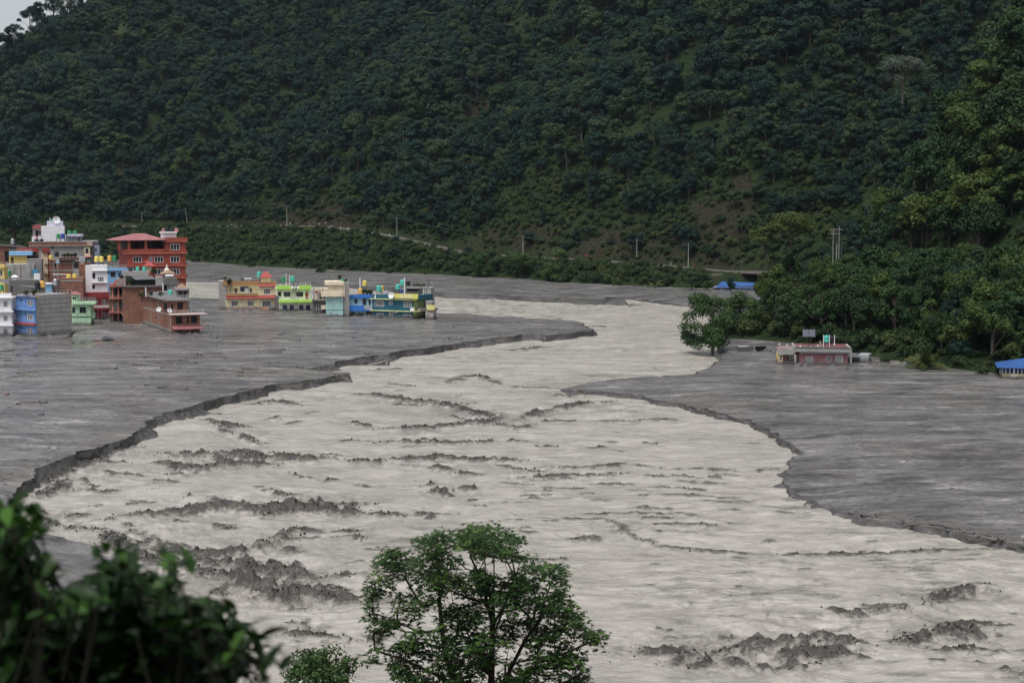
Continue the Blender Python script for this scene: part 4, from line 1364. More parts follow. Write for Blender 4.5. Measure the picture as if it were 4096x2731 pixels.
def hip_roof(b, rect, d0, d1, over, rise, mat, name='roof', at=None):
    x0, zb, x1, zt = b.rect(rect, 'f', d0 if at is None else at)
    xa, xb, ya, yb = x0 - over, x1 + over, d0 - over, d1 + over
    rdg = min(xb - xa, yb - ya) / 2
    if xb - xa > yb - ya:
        r0, r1 = (xa + rdg, (ya + yb) / 2), (xb - rdg, (ya + yb) / 2)
    else:
        r0, r1 = ((xa + xb) / 2, ya + rdg), ((xa + xb) / 2, yb - rdg)
    z = zt
    V = [(xa, ya, z), (xb, ya, z), (xb, yb, z), (xa, yb, z), (r0[0], r0[1], z + rise), (r1[0], r1[1], z + rise), (xa, ya, z - .12), (xb, ya, z - .12), (xb, yb, z - .12), (xa, yb, z - .12)]
    if xb - xa > yb - ya:
        F = [(0, 1, 5, 4), (1, 2, 5), (2, 3, 4, 5), (3, 0, 4)]
    else:
        F = [(0, 1, 4), (1, 2, 5, 4), (2, 3, 5), (3, 0, 4, 5)]
    F += [(0, 6, 7, 1), (1, 7, 8, 2), (2, 8, 9, 3), (3, 9, 6, 0), (6, 9, 8, 7)]
    return MB().add(V, F).build(name, mat, b.e)

# ================================================================== the village
def band(b, name, x, y0, y1, xa, xb, d0, d1, mat, parent=None, dref=None):
    """a level band: its height measured at view x, its ends at xa and xb"""
    dr = d0 if dref is None else dref
    z1, z0 = b.f(x, y0, dr)[1], b.f(x, y1, dr)[1]
    a0, a1 = b.f(xa, y0, dr)[0], b.f(xb, y0, dr)[0]
    return b.slab(name, None, d0, d1, mat, parent, local=(min(a0, a1), min(z0, z1), max(a0, a1), max(z0, z1)))
def sheet(b, name, pts, mat, th=.06):
    """a sloping sheet or awning given by view points with depths: (x, y, d) x4"""
    V = []
    for x, y, d in pts:
        lx, lz = b.f(x, y, d)
        V.append((lx, d, lz))
    V += [(p[0], p[1], p[2] - th) for p in V[:4]]
    return MB().add(V, [(0, 1, 2, 3), (7, 6, 5, 4), (0, 4, 5, 1), (1, 5, 6, 2), (2, 6, 7, 3), (3, 7, 4, 0)]).build(name, mat, b.e)
def rod(b, x, y0, y1, d, r=.05, mat=None, name='rod'):
    a_, z0 = b.f(x, y1, d)
    z1 = b.f(x, y0, d)[1]
    return MB().box(a_ - r, d - r, z0, a_ + r, d + r, z1).build(name, mat or M_STEEL, b.e)
def plant_pot(b, x, y, d, s_, label):
    lx, lz = b.f(x, y, d)
    t_ = thing('potted_plant', label, 'plant', b.w(lx, d, lz))
    t_.scale = (s_, s_, s_)
    MB().lathe([(.001, 0), (.25, 0), (.33, .45), (.28, .45)], 10).build('pot', paint((0.25, 0.10, 0.06), .8), t_, True)
    link('foliage', SHR[int(x) % 4], t_, (0, 0, .25), None, .6)
C_BLUE, C_GREEN, C_RED, C_SALMON = paint(S(95, 142, 205)), paint(S(165, 205, 165)), paint(S(145, 38, 42)), paint(S(165, 95, 80))
C_HOTEL, C_BANDR = paint(S(158, 66, 46), .85, .35, .5), paint(S(180, 98, 70))
C_ROOFR, C_CREAM, C_OCHRE = paint(S(150, 88, 90), .6), paint(S(240, 206, 158)), paint(S(168, 122, 62))
C_REDB, C_LIME, C_PALE = paint(S(160, 45, 42), .6), paint(S(158, 215, 25), .7, .1, .15), paint(S(216, 226, 192))
C_MINT, C_BEIGE, C_BRBLUE, C_SKY = paint(S(150, 195, 192)), paint(S(226, 203, 172)), paint(S(0, 112, 205), .6, .1, .15), paint(S(165, 212, 230))
C_TEAL, C_SIGN, C_PINK, C_GREY = paint(S(8, 88, 112), .7, .15, .2), paint(S(205, 198, 55), .6, .08, .1), paint(S(146, 94, 98)), paint(S(142, 142, 136))
C_YEL, C_LBLUE, C_LILAC, C_DGREEN = paint(S(228, 190, 80), .7, .1, .15), paint(S(120, 178, 225), .7, .1, .2), paint(S(190, 188, 212)), paint(S(20, 85, 75))
C_TRIM, C_LGREEN, C_PINKW, C_DARKT = paint(S(205, 205, 120)), paint(S(158, 190, 80)), paint(S(205, 185, 180)), paint(S(70, 78, 88))
C_ROOFB = paint(S(45, 110, 190), .5, .15, .2, name='blue_sheet_roof')
corrugate(C_ROOFB, 5.0)

# --- white house at the left edge
b = Bld('white_house', 'white three storey house with ledges, cut by the left edge of the photo', Z1, 0, 1410, 8)
b.box('wall', (-150, 975, 130, 9999), 0, 8, M_WHITE, [((37, 1008, 90, 1078), 'white', 3, 3), ((37, 1172, 90, 1238), 'white', 3, 3), ((37, 1325, 90, 1395), 'open', 3, 3)])
for y0, y1 in ((1120, 1140), (1280, 1297), (966, 980)):
    band(b, 'ledge', 60, y0, y1, -150, 150, -.9, 0, M_WHITE)
band(b, 'parapet', 60, 920, 966, -150, 130, 0, .3, M_WHITE)
sheet(b, 'awning', [(-60, 770, 2), (104, 815, 2), (104, 765, 6), (-60, 745, 6)], M_TIN)
tank(b, 'green', 0, 815, 47, 890, 2.0, 'on the white house at the left edge', 965)
# --- blue house with the bare concrete flank
b = Bld('blue_house', 'bright blue three storey house with a tall bare concrete flank', Z1, 425, 1412, 55)
D1, D2 = b.l(135, 1400)[0], b.l(205, 1300)[0]
zt, zm = b.f(425, 942)[1], b.l(135, 1092)[1]
W = b.f(815, 1370)[0]
b.box('flank_wall', None, 0, D2, M_CONC, local=(0, GROUND, W, zt), label='bare grey concrete flank with block courses')
b.box('rear_wall', None, D2, D1, M_CONC, local=(0, GROUND, W, zm))
b.box('facade', None, 0, D1, C_BLUE, local=(-.4, GROUND, -.003, zm), lwins=[((140, 1148, 198, 1220), 'open', 3, 2), ((235, 1152, 252, 1172), 'void'), ((285, 1152, 298, 1175), 'void'), ((313, 1160, 375, 1230), 'white', 3, 3), ((143, 1308, 197, 1375), 'white', 3, 3), ((235, 1308, 253, 1330), 'void'), ((313, 1316, 373, 1390), 'open', 3, 3)])
b.box('facade', None, 0, D2, C_BLUE, local=(-.4, zm + .004, -.003, zt - .25), lwins=[((230, 990, 255, 1010), 'void'), ((313, 998, 375, 1066), 'open', 3, 3)])
b.lslab('balcony', (135, 1085, 420, 1122), -1.1, -.405, C_BLUE, -.4)
b.lslab('awning', (135, 1245, 417, 1288), -1.2, -.41, paint(S(165, 60, 45)), -.4)
b.lslab('roof_slab', (160, 948, 427, 964), -1.0, .3, C_OCHRE, -.4)
mbq = MB()
for k in range(1, 9):
    zz = zt * k / 9
    mbq.box(.2, -.03, zz - .04, W, -.004, zz + .04)
mbq.build('block_course', M_CONCD, b.e)['kind'] = 'stuff'
b.rail((427, 898, 815, 940), .05, M_RAIL, 2, 10)
tank(b, 'black', 402, 780, 453, 880, 6, 'on the blue house beside the orange tank')
tank(b, 'orange', 455, 778, 507, 856, 6, 'on the blue house roof', 905)
tank(b, 'steel', 610, 755, 655, 832, 12, 'behind the flank of the blue house')
sheet(b, 'tin_canopy', [(230, 838, 3), (400, 850, 3), (400, 838, 5), (230, 832, 5)], M_TIN)
plant_pot(b, 300, 940, 2, .9, 'green potted plant at the left of the blue house roof')
plant_pot(b, 385, 940, 1, 1.1, 'bushy potted plant near the corner of the blue house roof')
# --- pale green house
b = Bld('green_house', 'pale mint green house with a railed balcony beside the concrete flank', Z1, 820, 1290, 10)
b.box('wall', (815, 1050, 1033, 9999), 0, 8, C_GREEN, [((822, 1080, 857, 1145), 'dark', 2, 1), ((907, 1078, 982, 1146), 'dark', 2, 1)])
band(b, 'stripe', 900, 1186, 1198, 815, 1033, -.03, 0, C_DGREEN)
band(b, 'balcony', 900, 1022, 1050, 815, 1090, -1, 3, C_GREEN)
b.slab('side_balcony', (1033, 1145, 1078, 1203), 1, 4, C_GREEN)
b.box('upper_wall', (815, 935, 890, 1024), 1.5, 7, C_GREEN, [((822, 960, 875, 996), 'white', 2, 1)])
b.rail((905, 968, 1088, 1022), -.9, M_RAIL, 4, 6)
sheet(b, 'awning', [(815, 936, .6), (935, 936, .6), (880, 903, 5), (815, 900, 5)], C_ROOFR)
# --- dark red house
b = Bld('red_house', 'dark red two storey house with red railings behind the mint house', Z2, 75, 1225, 14)
b.box('wall', (60, 965, 395, 9999), 0, 8, C_RED, [((232, 985, 252, 1060), 'white', 1, 3), ((305, 990, 353, 1062), 'white', 3, 3), ((368, 992, 393, 1062), 'white', 2, 3), ((230, 1125, 247, 1195), 'white', 1, 3), ((305, 1135, 350, 1205), 'white', 3, 3), ((368, 1140, 392, 1208), 'white', 2, 3)])
band(b, 'parapet', 230, 910, 968, 72, 393, -1, -.6, C_RED)
band(b, 'balcony', 290, 1062, 1085, 180, 392, -1.2, 0, C_PINKW)
band(b, 'balcony_edge', 290, 1085, 1108, 180, 392, -1.15, 0, C_RED)
for x in (262, 300, 392):
    b.slab('column', (x - 6, 968, x + 6, 9999), -1.1, -.8, C_RED)
# --- salmon house with columns
b = Bld('salmon_house', 'narrow salmon house with columns, gable and open verandas', Z2, 395, 1245, 12, Z=398)
b.box('wall', (395, 850, 540, 9999), 1.8, 8, paint(S(110, 105, 85)), [((448, 870, 488, 935), 'void'), ((505, 870, 535, 935), 'void'), ((443, 1030, 490, 1100), 'white', 3, 3), ((515, 1040, 538, 1100), 'white', 1, 3), ((437, 1165, 487, 1245), 'door', 1, 1), ((505, 1165, 535, 1240), 'void')])
for y0, y1 in ((815, 850), (968, 990), (1128, 1150)):
    band(b, 'veranda_floor', 450, y0, y1, 385, 545, -.3, 1.8, C_SALMON)
for x in (430, 495):
    for y0, y1 in ((850, 968), (990, 1128), (1150, 9999)):
        r = b.rect((x - 6, y0, x + 6, y1))
        MB().lathe([(.28, r[1]), (.28, r[1] + .2), (.19, r[1] + .3), (.19, r[3] - .3), (.28, r[3] - .2), (.28, r[3])], 10, ((r[0] + r[2]) / 2, .1, 0)).build('column', C_SALMON, b.e, True)
x0, zb, x1, zt = b.rect((428, 768, 502, 815))
MB().add([(x0, -.2, zb), (x1, -.2, zb), ((x0 + x1) / 2, -.2, zt), (x0, 1.2, zb), (x1, 1.2, zb), ((x0 + x1) / 2, 1.2, zt)], [(0, 1, 2), (5, 4, 3), (0, 2, 5, 3), (2, 1, 4, 5)]).build('gable', paint(S(215, 85, 55)), b.e)
b.slab('annex_wall', (540, 1000, 640, 9999), 1, 7, paint(S(120, 105, 100)))
band(b, 'annex_ledge', 590, 1000, 1018, 535, 640, -.3, 1.2, M_CONC)
band(b, 'annex_ledge', 590, 1150, 1168, 535, 640, -.3, 1.2, C_PINKW)
for x in (545, 588, 630):
    b.slab('annex_post', (x - 5, 1018, x + 5, 9999), 0, .25, paint(S(110, 130, 145)))
b.slab('annex_door', (597, 1040, 620, 1140), .9, .99, C_BRBLUE)
# --- brick house
b = Bld('brick_house', 'unplastered brick house with concrete frame and gaping window holes, mud up to its awning', Z2, 1103, 1385, 25)
D = b.l(628, 1320)[0]
W = b.f(1427, 1375)[0]
Wu = b.f(1280, 1110, 2.5)[0]
z1, z2 = b.f(1103, 1168)[1], b.f(1103, 1012, 2.5)[1]
b.box('lower_wall', None, 0, D, M_BRICK, local=(0, GROUND, W, z1), wins=[((1152, 1190, 1225, 1268), 'void'), ((1275, 1190, 1300, 1263), 'void'), ((1323, 1180, 1393, 1258), 'void'), ((1152, 1345, 1222, 1382), 'void'), ((1272, 1340, 1300, 1378), 'void'), ((1328, 1335, 1395, 1372), 'void')], lwins=[((915, 1190, 940, 1210), 'void')])
b.box('upper_wall', None, 2.5, D, M_BRICK, local=(0, z1 + .004, Wu, z2), wins=[((1015, 1030, 1052, 1108), 'void'), ((1095, 1045, 1120, 1110), 'void'), ((1168, 1027, 1233, 1103), 'void')], lwins=[((918, 1065, 942, 1085), 'void')])
for x in (633, 725, 865, 957, 1088):
    y_ = b.l(x, 1250)[0]
    MB().box(-.05, y_ - .22, GROUND, -.004, y_ + .22, z1 - .3 if x > 960 else z2 - .1).build('concrete_post', M_CONC, b.e)
MB().box(-.06, 0, z1 - .35, -.003, D, z1).build('floor_beam', M_CONC, b.e)
MB().box(-.06, 0, GROUND, -.003, D, 1.0).build('plinth', M_CONC, b.e)
MB().box(-1.0, 1.5, z2, Wu + .8, D + .6, z2 + .3).build('roof_slab', M_CONCD, b.e)
MB().box(-.8, D * .45, z2 + .3, -.6, D + .4, z2 + 1.0).build('parapet', M_BRICK, b.e)
MB().box(-.3, -1.5, z1, W + 1.6, 2.4, z1 + .22).build('balcony_slab', C_PINKW, b.e)
b.rail((1140, 1112, 1470, 1152), -1.4, M_RAIL, 4, 8, 3)
b.rail((1000, 945, 1308, 1000), 1.6, M_RAIL, 4, 9, 4)
za = b.f(1103, 1290)[1]
zc = b.f(1103, 1325)[1]
MB().add([(0, -.02, za), (W + .3, -.02, za), (W + .6, -1.5, zc), (0.1, -1.5, zc), (0, -.02, za - .15), (W + .3, -.02, za - .15), (W + .6, -1.5, zc - .2), (.1, -1.5, zc - .2)], [(0, 3, 2, 1), (3, 7, 6, 2), (4, 5, 6, 7), (2, 6, 5, 1), (0, 4, 7, 3)]).build('awning', C_ROOFR, b.e)
tank(b, 'black', 848, 895, 888, 945, 7, 'on the brick house roof beside the white pipe')
tank(b, 'black', 775, 890, 812, 950, 9, 'at the back of the brick house roof')
tank(b, 'teal', 1062, 882, 1112, 938, 5, 'on the brick house roof')
sheet(b, 'tin_canopy', [(880, 935, 5), (1065, 912, 5), (1055, 893, 8), (890, 905, 8)], M_TIN)
rod(b, 808, 855, 960, 6, .12, M_FRAME, 'pipe')
dish(b, 955, 1105, .65, -1.0, 'small grey dish at the brick house corner above the mud', None, 65, -20)
dish(b, 1075, 1118, .65, -1.2, 'small grey dish by the brick house balcony', None, 65, 10)
plant_pot(b, 760, 960, 8, 1.0, 'green plant at the back of the brick house roof')
plant_pot(b, 980, 955, 5, .9, 'green plant near the tin canopy of the brick house')
# --- tall red brick hotel
b = Bld('red_hotel', 'tall brick red hotel with pink hipped roof and rows of sliding windows', Z9, 385, 1360, 26, Z=425, cat='hotel')
Wd = ((1358, 425, 1558, 562), (513, 703, 712, 835), (870, 703, 945, 835), (992, 706, 1196, 838), (1352, 706, 1556, 838), (1000, 985, 1196, 1110), (1358, 985, 1558, 1110), (1510, 1255, 1556, 1350))
b.box('wall', (385, 640, 1690, 9999), 0, 13, C_HOTEL, [(w_, 'white', 3 if w_[2] - w_[0] > 100 else 2, 1 if w_[2] - w_[0] > 100 else 2) for w_ in Wd[1:]])
b.box('top_wall', (1230, 375, 1690, 640), 0.003, 12.9, C_HOTEL, [(Wd[0], 'white', 3, 1)])
b.box('veranda_wall', (385, 345, 1230, 640), 3, 12.8, paint(S(70, 40, 38)), [((525, 390, 655, 560), 'void'), ((955, 385, 1160, 560), 'void')])
b.slab('veranda_parapet', (300, 545, 1230, 622), -.5, -.2, C_HOTEL)
MB().box(b.f(300, 545)[0], -.5, b.f(300, 622)[1], b.f(300, 545)[0] + .3, 9, b.f(300, 545)[1]).build('veranda_side', C_HOTEL, b.e)
for x in (428, 806, 205):
    b.slab('column', (x - 32, 350, x + 30, 546), -.45, .2, C_HOTEL)
for y0, y1, xa, xb in ((620, 645, 290, 1735), (905, 925, 385, 1735), (1183, 1197, 385, 1730)):
    band(b, 'cornice', 1300, y0, y1, xa, xb, -.55, 0, C_BANDR)
for x in (1280, 1660, 800):
    b.slab('pilaster', (x - 12, 650, x + 12, 9999), -.12, -.003, C_HOTEL)
band(b, 'parapet', 1500, 278, 362, 1230, 1735, -.5, -.2, C_HOTEL)
band(b, 'cornice', 1500, 362, 378, 1170, 1740, -.6, 0, C_BANDR)
xr = b.f(1690, 600)[0]
for y0, y1 in ((550, 645), (845, 920), (1115, 1195)):
    zt, zb = b.f(1690, y0)[1], b.f(1690, y1)[1]
    MB().box(xr + .003, 3, zb, xr + 1.1, 7, zt).build('side_balcony', C_BANDR, b.e)
x0, x1 = b.f(80, 300)[0], b.f(1255, 335)[0]
ze = b.f(700, 335)[1]
zp = ze + 1.9
xm = b.f(700, 300)[0]
MB().add([(x0, -1.2, ze), (x1, -1.2, ze), (x1, 12, ze), (x0, 12, ze), (xm - 1, 5.4, zp), (xm + 2, 5.4, zp), (x0, -1.2, ze - .15), (x1, -1.2, ze - .15), (x1, 12, ze - .15), (x0, 12, ze - .15)], [(0, 1, 5, 4), (1, 2, 5), (2, 3, 4, 5), (3, 0, 4), (0, 6, 7, 1), (1, 7, 8, 2), (2, 8, 9, 3), (3, 9, 6, 0), (6, 9, 8, 7)]).build('roof', C_ROOFR, b.e)
b.box('roof_room', (1195, 150, 1490, 290), 2, 6, M_WHITE)
band(b, 'roof_room_cap', 1340, 150, 188, 1178, 1500, 1.6, 6.3, M_WHITE)
for xa, xb in ((1160, 1228), (1438, 1535)):
    sheet(b, 'roof_wing', [(xa, 152, 2.5), (xb, 152, 2.5), (xb - 18, 72, 4), (xa + 8, 68, 4)], C_ROOFR)
tank(b, 'black', 1225, 50, 1322, 150, 3.5, 'left of the pair on top of the red hotel')
tank(b, 'black', 1337, 50, 1440, 150, 3.5, 'right of the pair on top of the red hotel')
# --- white house with brick flank
b = Bld('white_house', 'white two storey house with brick flank under yellow tanks', Z2, 117, 900, 16, Z=412)
b.box('wall', (117, 605, 368, 9999), 0, 7, M_WHITE, [((197, 690, 232, 755), 'void'), ((258, 733, 328, 790), 'white', 3, 3), ((195, 825, 228, 872), 'void')])
band(b, 'ledge', 280, 795, 805, 195, 368, -.6, 0, M_WHITE)
band(b, 'ledge', 280, 660, 668, 195, 368, -.6, 0, M_WHITE)
b.box('flank_wall', (42, 590, 117, 9999), .6, 6.8, M_BRICK)
tank(b, 'yellow', 220, 498, 272, 563, 2.5, 'left of the two on the white house with brick flank', 604)
tank(b, 'yellow', 275, 498, 328, 563, 2.5, 'right of the two on the white house with brick flank', 604)
b.slab('rooftop_shed', (100, 567, 168, 606), 3, 5, M_WOODD)
# --- light blue house
b = Bld('light_blue_house', 'light blue house with flat roof and washing beside the white house', Z2, 368, 800, 16, Z=424)
b.box('wall', (368, 660, 668, 9999), 0, 7, C_LBLUE, [((372, 672, 388, 703), 'dark', 1, 1), ((405, 675, 460, 735), 'dark', 2, 2), ((495, 690, 525, 740), 'dark', 1, 2)])
band(b, 'roof_band', 500, 632, 664, 366, 670, -.6, .4, C_LBLUE)
b.rail((368, 600, 660, 632), .2, M_RAIL, 3, 8)
tank(b, 'orange', 370, 488, 422, 556, 2.5, 'on the light blue house next to a green one', 630)
tank(b, 'green', 425, 490, 480, 557, 2.5, 'on the light blue house next to the orange one', 630)
b.slab('roof_box', (555, 582, 630, 614), 5, 8, C_CREAM)
b.slab('roof_box', (648, 582, 730, 614), 5, 8, C_CREAM)
tank(b, 'black', 575, 545, 620, 581, 5.8, 'on a cream box in front of the red hotel')
tank(b, 'green', 662, 542, 708, 582, 5.8, 'on a cream box in front of the red hotel')
# --- cream stair tower with temple roof
b = Bld('cream_house', 'cream house top with red pagoda roof in front of the red hotel', Z2, 735, 760, 14, Z=418)
b.box('wall', (735, 690, 912, 9999), 0, 7, C_REDB)
b.box('tower', (812, 612, 880, 692), 0.5, 4, C_CREAM)
hip_roof(b, (812, 610, 880, 612), .5, 4, .9, 1.3, C_REDB)
b.box('lantern', (803, 567, 838, 590), 1.6, 3, C_CREAM)
hip_roof(b, (803, 566, 838, 568), 1.6, 3, .35, .5, C_REDB, 'lantern_roof')
b.rail((880, 655, 912, 690), 0.2, C_CREAM, 3, 3)
plant_pot(b, 900, 700, 0, 1.2, 'leafy plant spilling from the cream pagoda house')
# --- wrecked dark house with tin roof
b = Bld('dark_house', 'grimy dark house under a sagging tin roof behind the brick house', Z2, 540, 1000, 14, Z=392)
b.box('lower_wall', (540, 850, 992, 9999), 0, 8, M_BRICK)
band(b, 'floor_slab', 750, 832, 852, 535, 995, -.7, 8, M_CONCD)
b.box('upper_wall', (590, 755, 920, 832), 1.2, 7, paint((.03, .028, .028), .8))
b.slab('concrete_slab', (535, 672, 840, 722), 4, 8, M_CONC)
b.box('rear_wall', (560, 722, 690, 832), 4.2, 8, paint(S(110, 105, 100)), [((590, 735, 612, 765), 'void'), ((620, 735, 640, 765), 'void')])
sheet(b, 'tin_roof', [(690, 766, -.4), (922, 760, -.4), (875, 722, 4), (640, 726, 4)], M_TIN)
b.rail((920, 797, 990, 835), -.4, M_RAIL, 4, 3)
tank(b, 'teal', 690, 620, 737, 668, 5.5, 'left of the pair on the slab of the dark house')
tank(b, 'teal', 765, 620, 813, 668, 5.5, 'right of the pair on the slab of the dark house')
tank(b, 'black', 610, 634, 658, 670, 5.5, 'at the left end of the dark house slab')
tank(b, 'black', 508, 708, 552, 756, 1.5, 'on the low roof beside the salmon gable')
b.slab('low_roof', (470, 756, 580, 835), 1, 5, paint(S(150, 130, 125)))
plant_pot(b, 625, 832, .5, 1.5, 'large dusty plant beside the dark house tin roof')
# --- concrete house with the little shrine
b = Bld('grey_house', 'grey concrete house with a small domed shrine on its roof', Z2, 1005, 930, 16, Z=384)
b.box('wall', (1008, 820, 1166, 9999), .6, 7, paint(S(165, 160, 162)), [((1012, 832, 1055, 890), 'void'), ((1058, 832, 1095, 880), 'white', 2, 3)])
b.box('parapet', (1005, 745, 1166, 822), 0, 7, M_CONCD)
b.box('side_wall', (925, 735, 1005, 832), 2, 7, M_CONC)
b.box('shrine_base', (1012, 692, 1108, 747), 3, 5.5, paint(S(150, 145, 142)))
hip_roof(b, (1010, 692, 1110, 695), 3, 5.5, .8, 1.0, paint(S(150, 115, 90)), 'shrine_roof')
lx, lz = b.f(1048, 668, 4.2)
MB().lathe([(.75, 0), (.72, .35), (.45, .75), (.2, .95), (.25, 1.1), (.12, 1.5), (.001, 2.0)], 14, (lx, 4.2, lz)).build('shrine_dome', paint(S(225, 210, 190)), b.e, True)
MB().tube([(b.f(1030, 722, 2.4)[0], 2.4, b.f(1030, 722, 2.4)[1]), (b.f(1122, 720, 2.4)[0], 2.4, b.f(1122, 720, 2.4)[1])], .38, 12).build('water_heater', M_FRAME, b.e, True)
rod(b, 1004, 795, 930, -.1, .1, M_FRAME, 'pipe')
# --- low dark hut right of it
b = Bld('stone_hut', 'low dark hut with a tiled cap at the right end of the village', Z2, 1166, 945, 18, Z=374)
b.box('wall', (1168, 885, 1300, 9999), 0, 6, M_CONCD, [((1185, 900, 1215, 940), 'void'), ((1240, 895, 1275, 945), 'void')])
band(b, 'roof_slab', 1230, 866, 886, 1160, 1308, -.8, 6.5, M_CONC)
hip_roof(b, (1172, 866, 1285, 868), .5, 5, .3, 1.3, paint(S(130, 105, 85)))
tank(b, 'white', 1265, 835, 1283, 868, 3, 'on the low dark hut roof')

# ------------------------------------------------ the crowded back rows
b = Bld('white_tower_house', 'tall white house with lilac roof room rising at the back of the village', Z1, 468, 335, 16, Z=486)
b.box('wall', (468, 155, 733, 9999), 0, 9, M_WHITE)
b.box('side_bay', (372, 200, 468, 9999), 1.2, 8, paint(S(150, 140, 145)), [((405, 205, 440, 275), 'void'), ((445, 215, 462, 248), 'void')])
b.slab('side_balcony', (370, 140, 468, 188), .4, 1.2, paint(S(165, 80, 80)))
b.slab('terrace_wall', (362, 272, 470, 335), -.6, -.2, M_WHITE)
b.box('roof_room', (535, 97, 718, 157), 3, 7, C_LILAC)
rod(b, 571, 60, 157, 1, .1, M_FRAME, 'mast')
dish(b, 641, 88, 1.3, 2.0, 'large white dish on top of the white tower house', paint((.7, .7, .7), .5), 75, 10)
tank(b, 'green', 574, 75, 608, 97, 4, 'low on the roof room of the white tower house')
b = Bld('concrete_house', 'long grey concrete house with brick parapet in the back row', Z1, 330, 560, 12, Z=452)
b.box('wall', (330, 383, 962, 9999), 0, 9, M_CONC, [((588, 388, 612, 415), 'void')])
band(b, 'parapet', 650, 338, 378, 330, 985, -.7, -.4, M_BRICK)
band(b, 'parapet_cap', 650, 330, 338, 330, 985, -.8, -.3, M_CONC)
band(b, 'floor_edge', 650, 378, 386, 330, 985, -.75, 0, M_CONC)
b.slab('parapet_end', (985, 338, 1056, 383), -.6, 4, paint(S(170, 150, 130)))
b.box('bay', (962, 400, 1024, 496), -.5, 6, C_CREAM, [((973, 408, 1011, 468), 'dark', 2, 1)])
sheet(b, 'bay_awning', [(958, 512, -1.4), (1048, 506, -1.4), (1040, 488, -.4), (970, 490, -.4)], C_ROOFR)
b.box('right_wing', (1024, 335, 1110, 9999), 1.5, 8, paint(S(125, 122, 122)))
b.box('end_wing', (1078, 378, 1130, 9999), .8, 6, paint(S(140, 150, 175)), [((1086, 405, 1103, 440), 'blue', 1, 1)])
band(b, 'wing_roof', 1030, 320, 335, 938, 1110, 1, 8, M_CONC)
b.box('roof_room', (765, 268, 935, 332), 4, 7.5, paint(S(120, 125, 140)), [((888, 288, 914, 330), 'door')])
band(b, 'roof_room_cap', 850, 247, 272, 763, 937, 3.2, 7.8, C_LILAC)
tank(b, 'green', 770, 208, 818, 247, 4.5, 'left of the pair on the back row roof room')
tank(b, 'green', 832, 208, 880, 247, 4.5, 'right of the pair on the back row roof room')
tank(b, 'green', 643, 240, 688, 298, 3, 'beside the blue tank against the white wall', 330)
tank(b, 'blue', 691, 238, 740, 298, 3, 'against the white wall in the back row', 330)
tank(b, 'black', 393, 300, 445, 366, 1, 'below the red ball, left of the back row pair')
tank(b, 'black', 450, 300, 498, 366, 1, 'right of the back row pair near the white wall')
tank(b, 'red', 412, 268, 431, 303, 1, 'very small on a post above the black pair')
rod(b, 752, 250, 335, 1, .08, M_FRAME, 'pipe')
b = Bld('yellow_house', 'bright yellow rooftop house with light blue eave band', Z1, 100, 592, 14, Z=428)
b.box('wall', (103, 488, 308, 9999), 0, 6, C_YEL, [((118, 512, 158, 590), 'door')])
band(b, 'eave_band', 200, 447, 490, 102, 365, -.9, 4, C_LBLUE)
b.rail((104, 418, 362, 447), -.7, M_RAIL, 3, 5)
b.slab('side_room', (308, 490, 420, 530), 1.5, 6, M_VOID)
b = Bld('concrete_house', 'bare grey concrete block house under the yellow rooftop house', Z1, 50, 770, 14, Z=416)
b.box('wall', (50, 594, 390, 9999), 0, 7, M_CONC)
b.box('side_wall', (310, 532, 475, 9999), .8, 7, paint(S(128, 125, 122)))
for x in (160, 235, 350):
    b.slab('post', (x - 5, 598, x + 5, 9999), -.06, -.003, M_CONCD)
b.rail((-60, 566, 392, 594), .1, M_RAIL, 2, 8)
tank(b, 'green', 75, 655, 128, 720, -1.5, 'on a stand before the bare concrete block house', 772)
b.slab('awning', (360, 650, 440, 704), -1.2, -.2, paint(S(50, 130, 170)))
b = Bld('concrete_house', 'low stained concrete house directly behind the blue house', Z1, 105, 1030, 12, Z=380)
b.box('wall', (100, 770, 440, 9999), 0, 7, M_CONCD, [((125, 835, 145, 905), 'void')])
b.slab('kiosk', (134, 735, 190, 772), .5, 2, M_WHITE)
hip_roof(b, (134, 735, 190, 737), .5, 2, .3, .6, M_WHITE, 'kiosk_roof')
b.slab('white_box', (385, 700, 455, 780), 1, 3, M_WHITE)
b = Bld('red_cream_house', 'narrow cream house with dark red balconies and corner strip', Z1, 475, 750, 14, Z=438)
b.box('wall', (472, 452, 545, 9999), 0, 7, paint(S(222, 195, 160)), [((462 + 12, 605, 490, 640), 'dark', 1, 1)])
b.slab('corner_strip', (543, 455, 560, 9999), -.3, 5, paint(S(120, 40, 32)))
band(b, 'roof_band', 500, 405, 455, 475, 562, -.9, 1, paint(S(150, 38, 30)))
band(b, 'roof_band', 300, 402, 450, 190, 436, -.9, 1, paint(S(150, 38, 30)))
b.box('rear_wall', (330, 450, 436, 560), .5, 6, paint(S(175, 160, 140)), [((365, 458, 416, 520), 'void')])
band(b, 'balcony', 510, 532, 588, 498, 545, -1, 0, paint(S(205, 180, 155)))
band(b, 'balcony', 510, 668, 700, 498, 545, -1, 0, paint(S(205, 180, 155)))
b = Bld('brick_house', 'stepped raw brick house with planted terrace in mid village', Z1, 560, 760, 14, Z=424)
b.box('wall', (560, 545, 845, 9999), 0, 7, M_BRICK, [((620, 580, 640, 625), 'void')])
b.box('window_bay', (835, 555, 905, 9999), -.2, 6, M_CONC, [((842, 570, 898, 636), 'dark', 3, 2)])
band(b, 'terrace_edge', 780, 515, 546, 672, 900, -1, 3, paint(S(95, 75, 70)))
b.slab('terrace_end', (898, 512, 970, 560), -1, 3, paint(S(165, 168, 172)))
for x in (612, 655, 828):
    b.slab('post', (x - 5, 548, x + 5, 9999), -.06, -.003, M_CONC)
for y0, y1 in ((655, 668), (572, 580)):
    band(b, 'beam', 700, y0, y1, 560, 838, -.08, -.003, M_CONC)
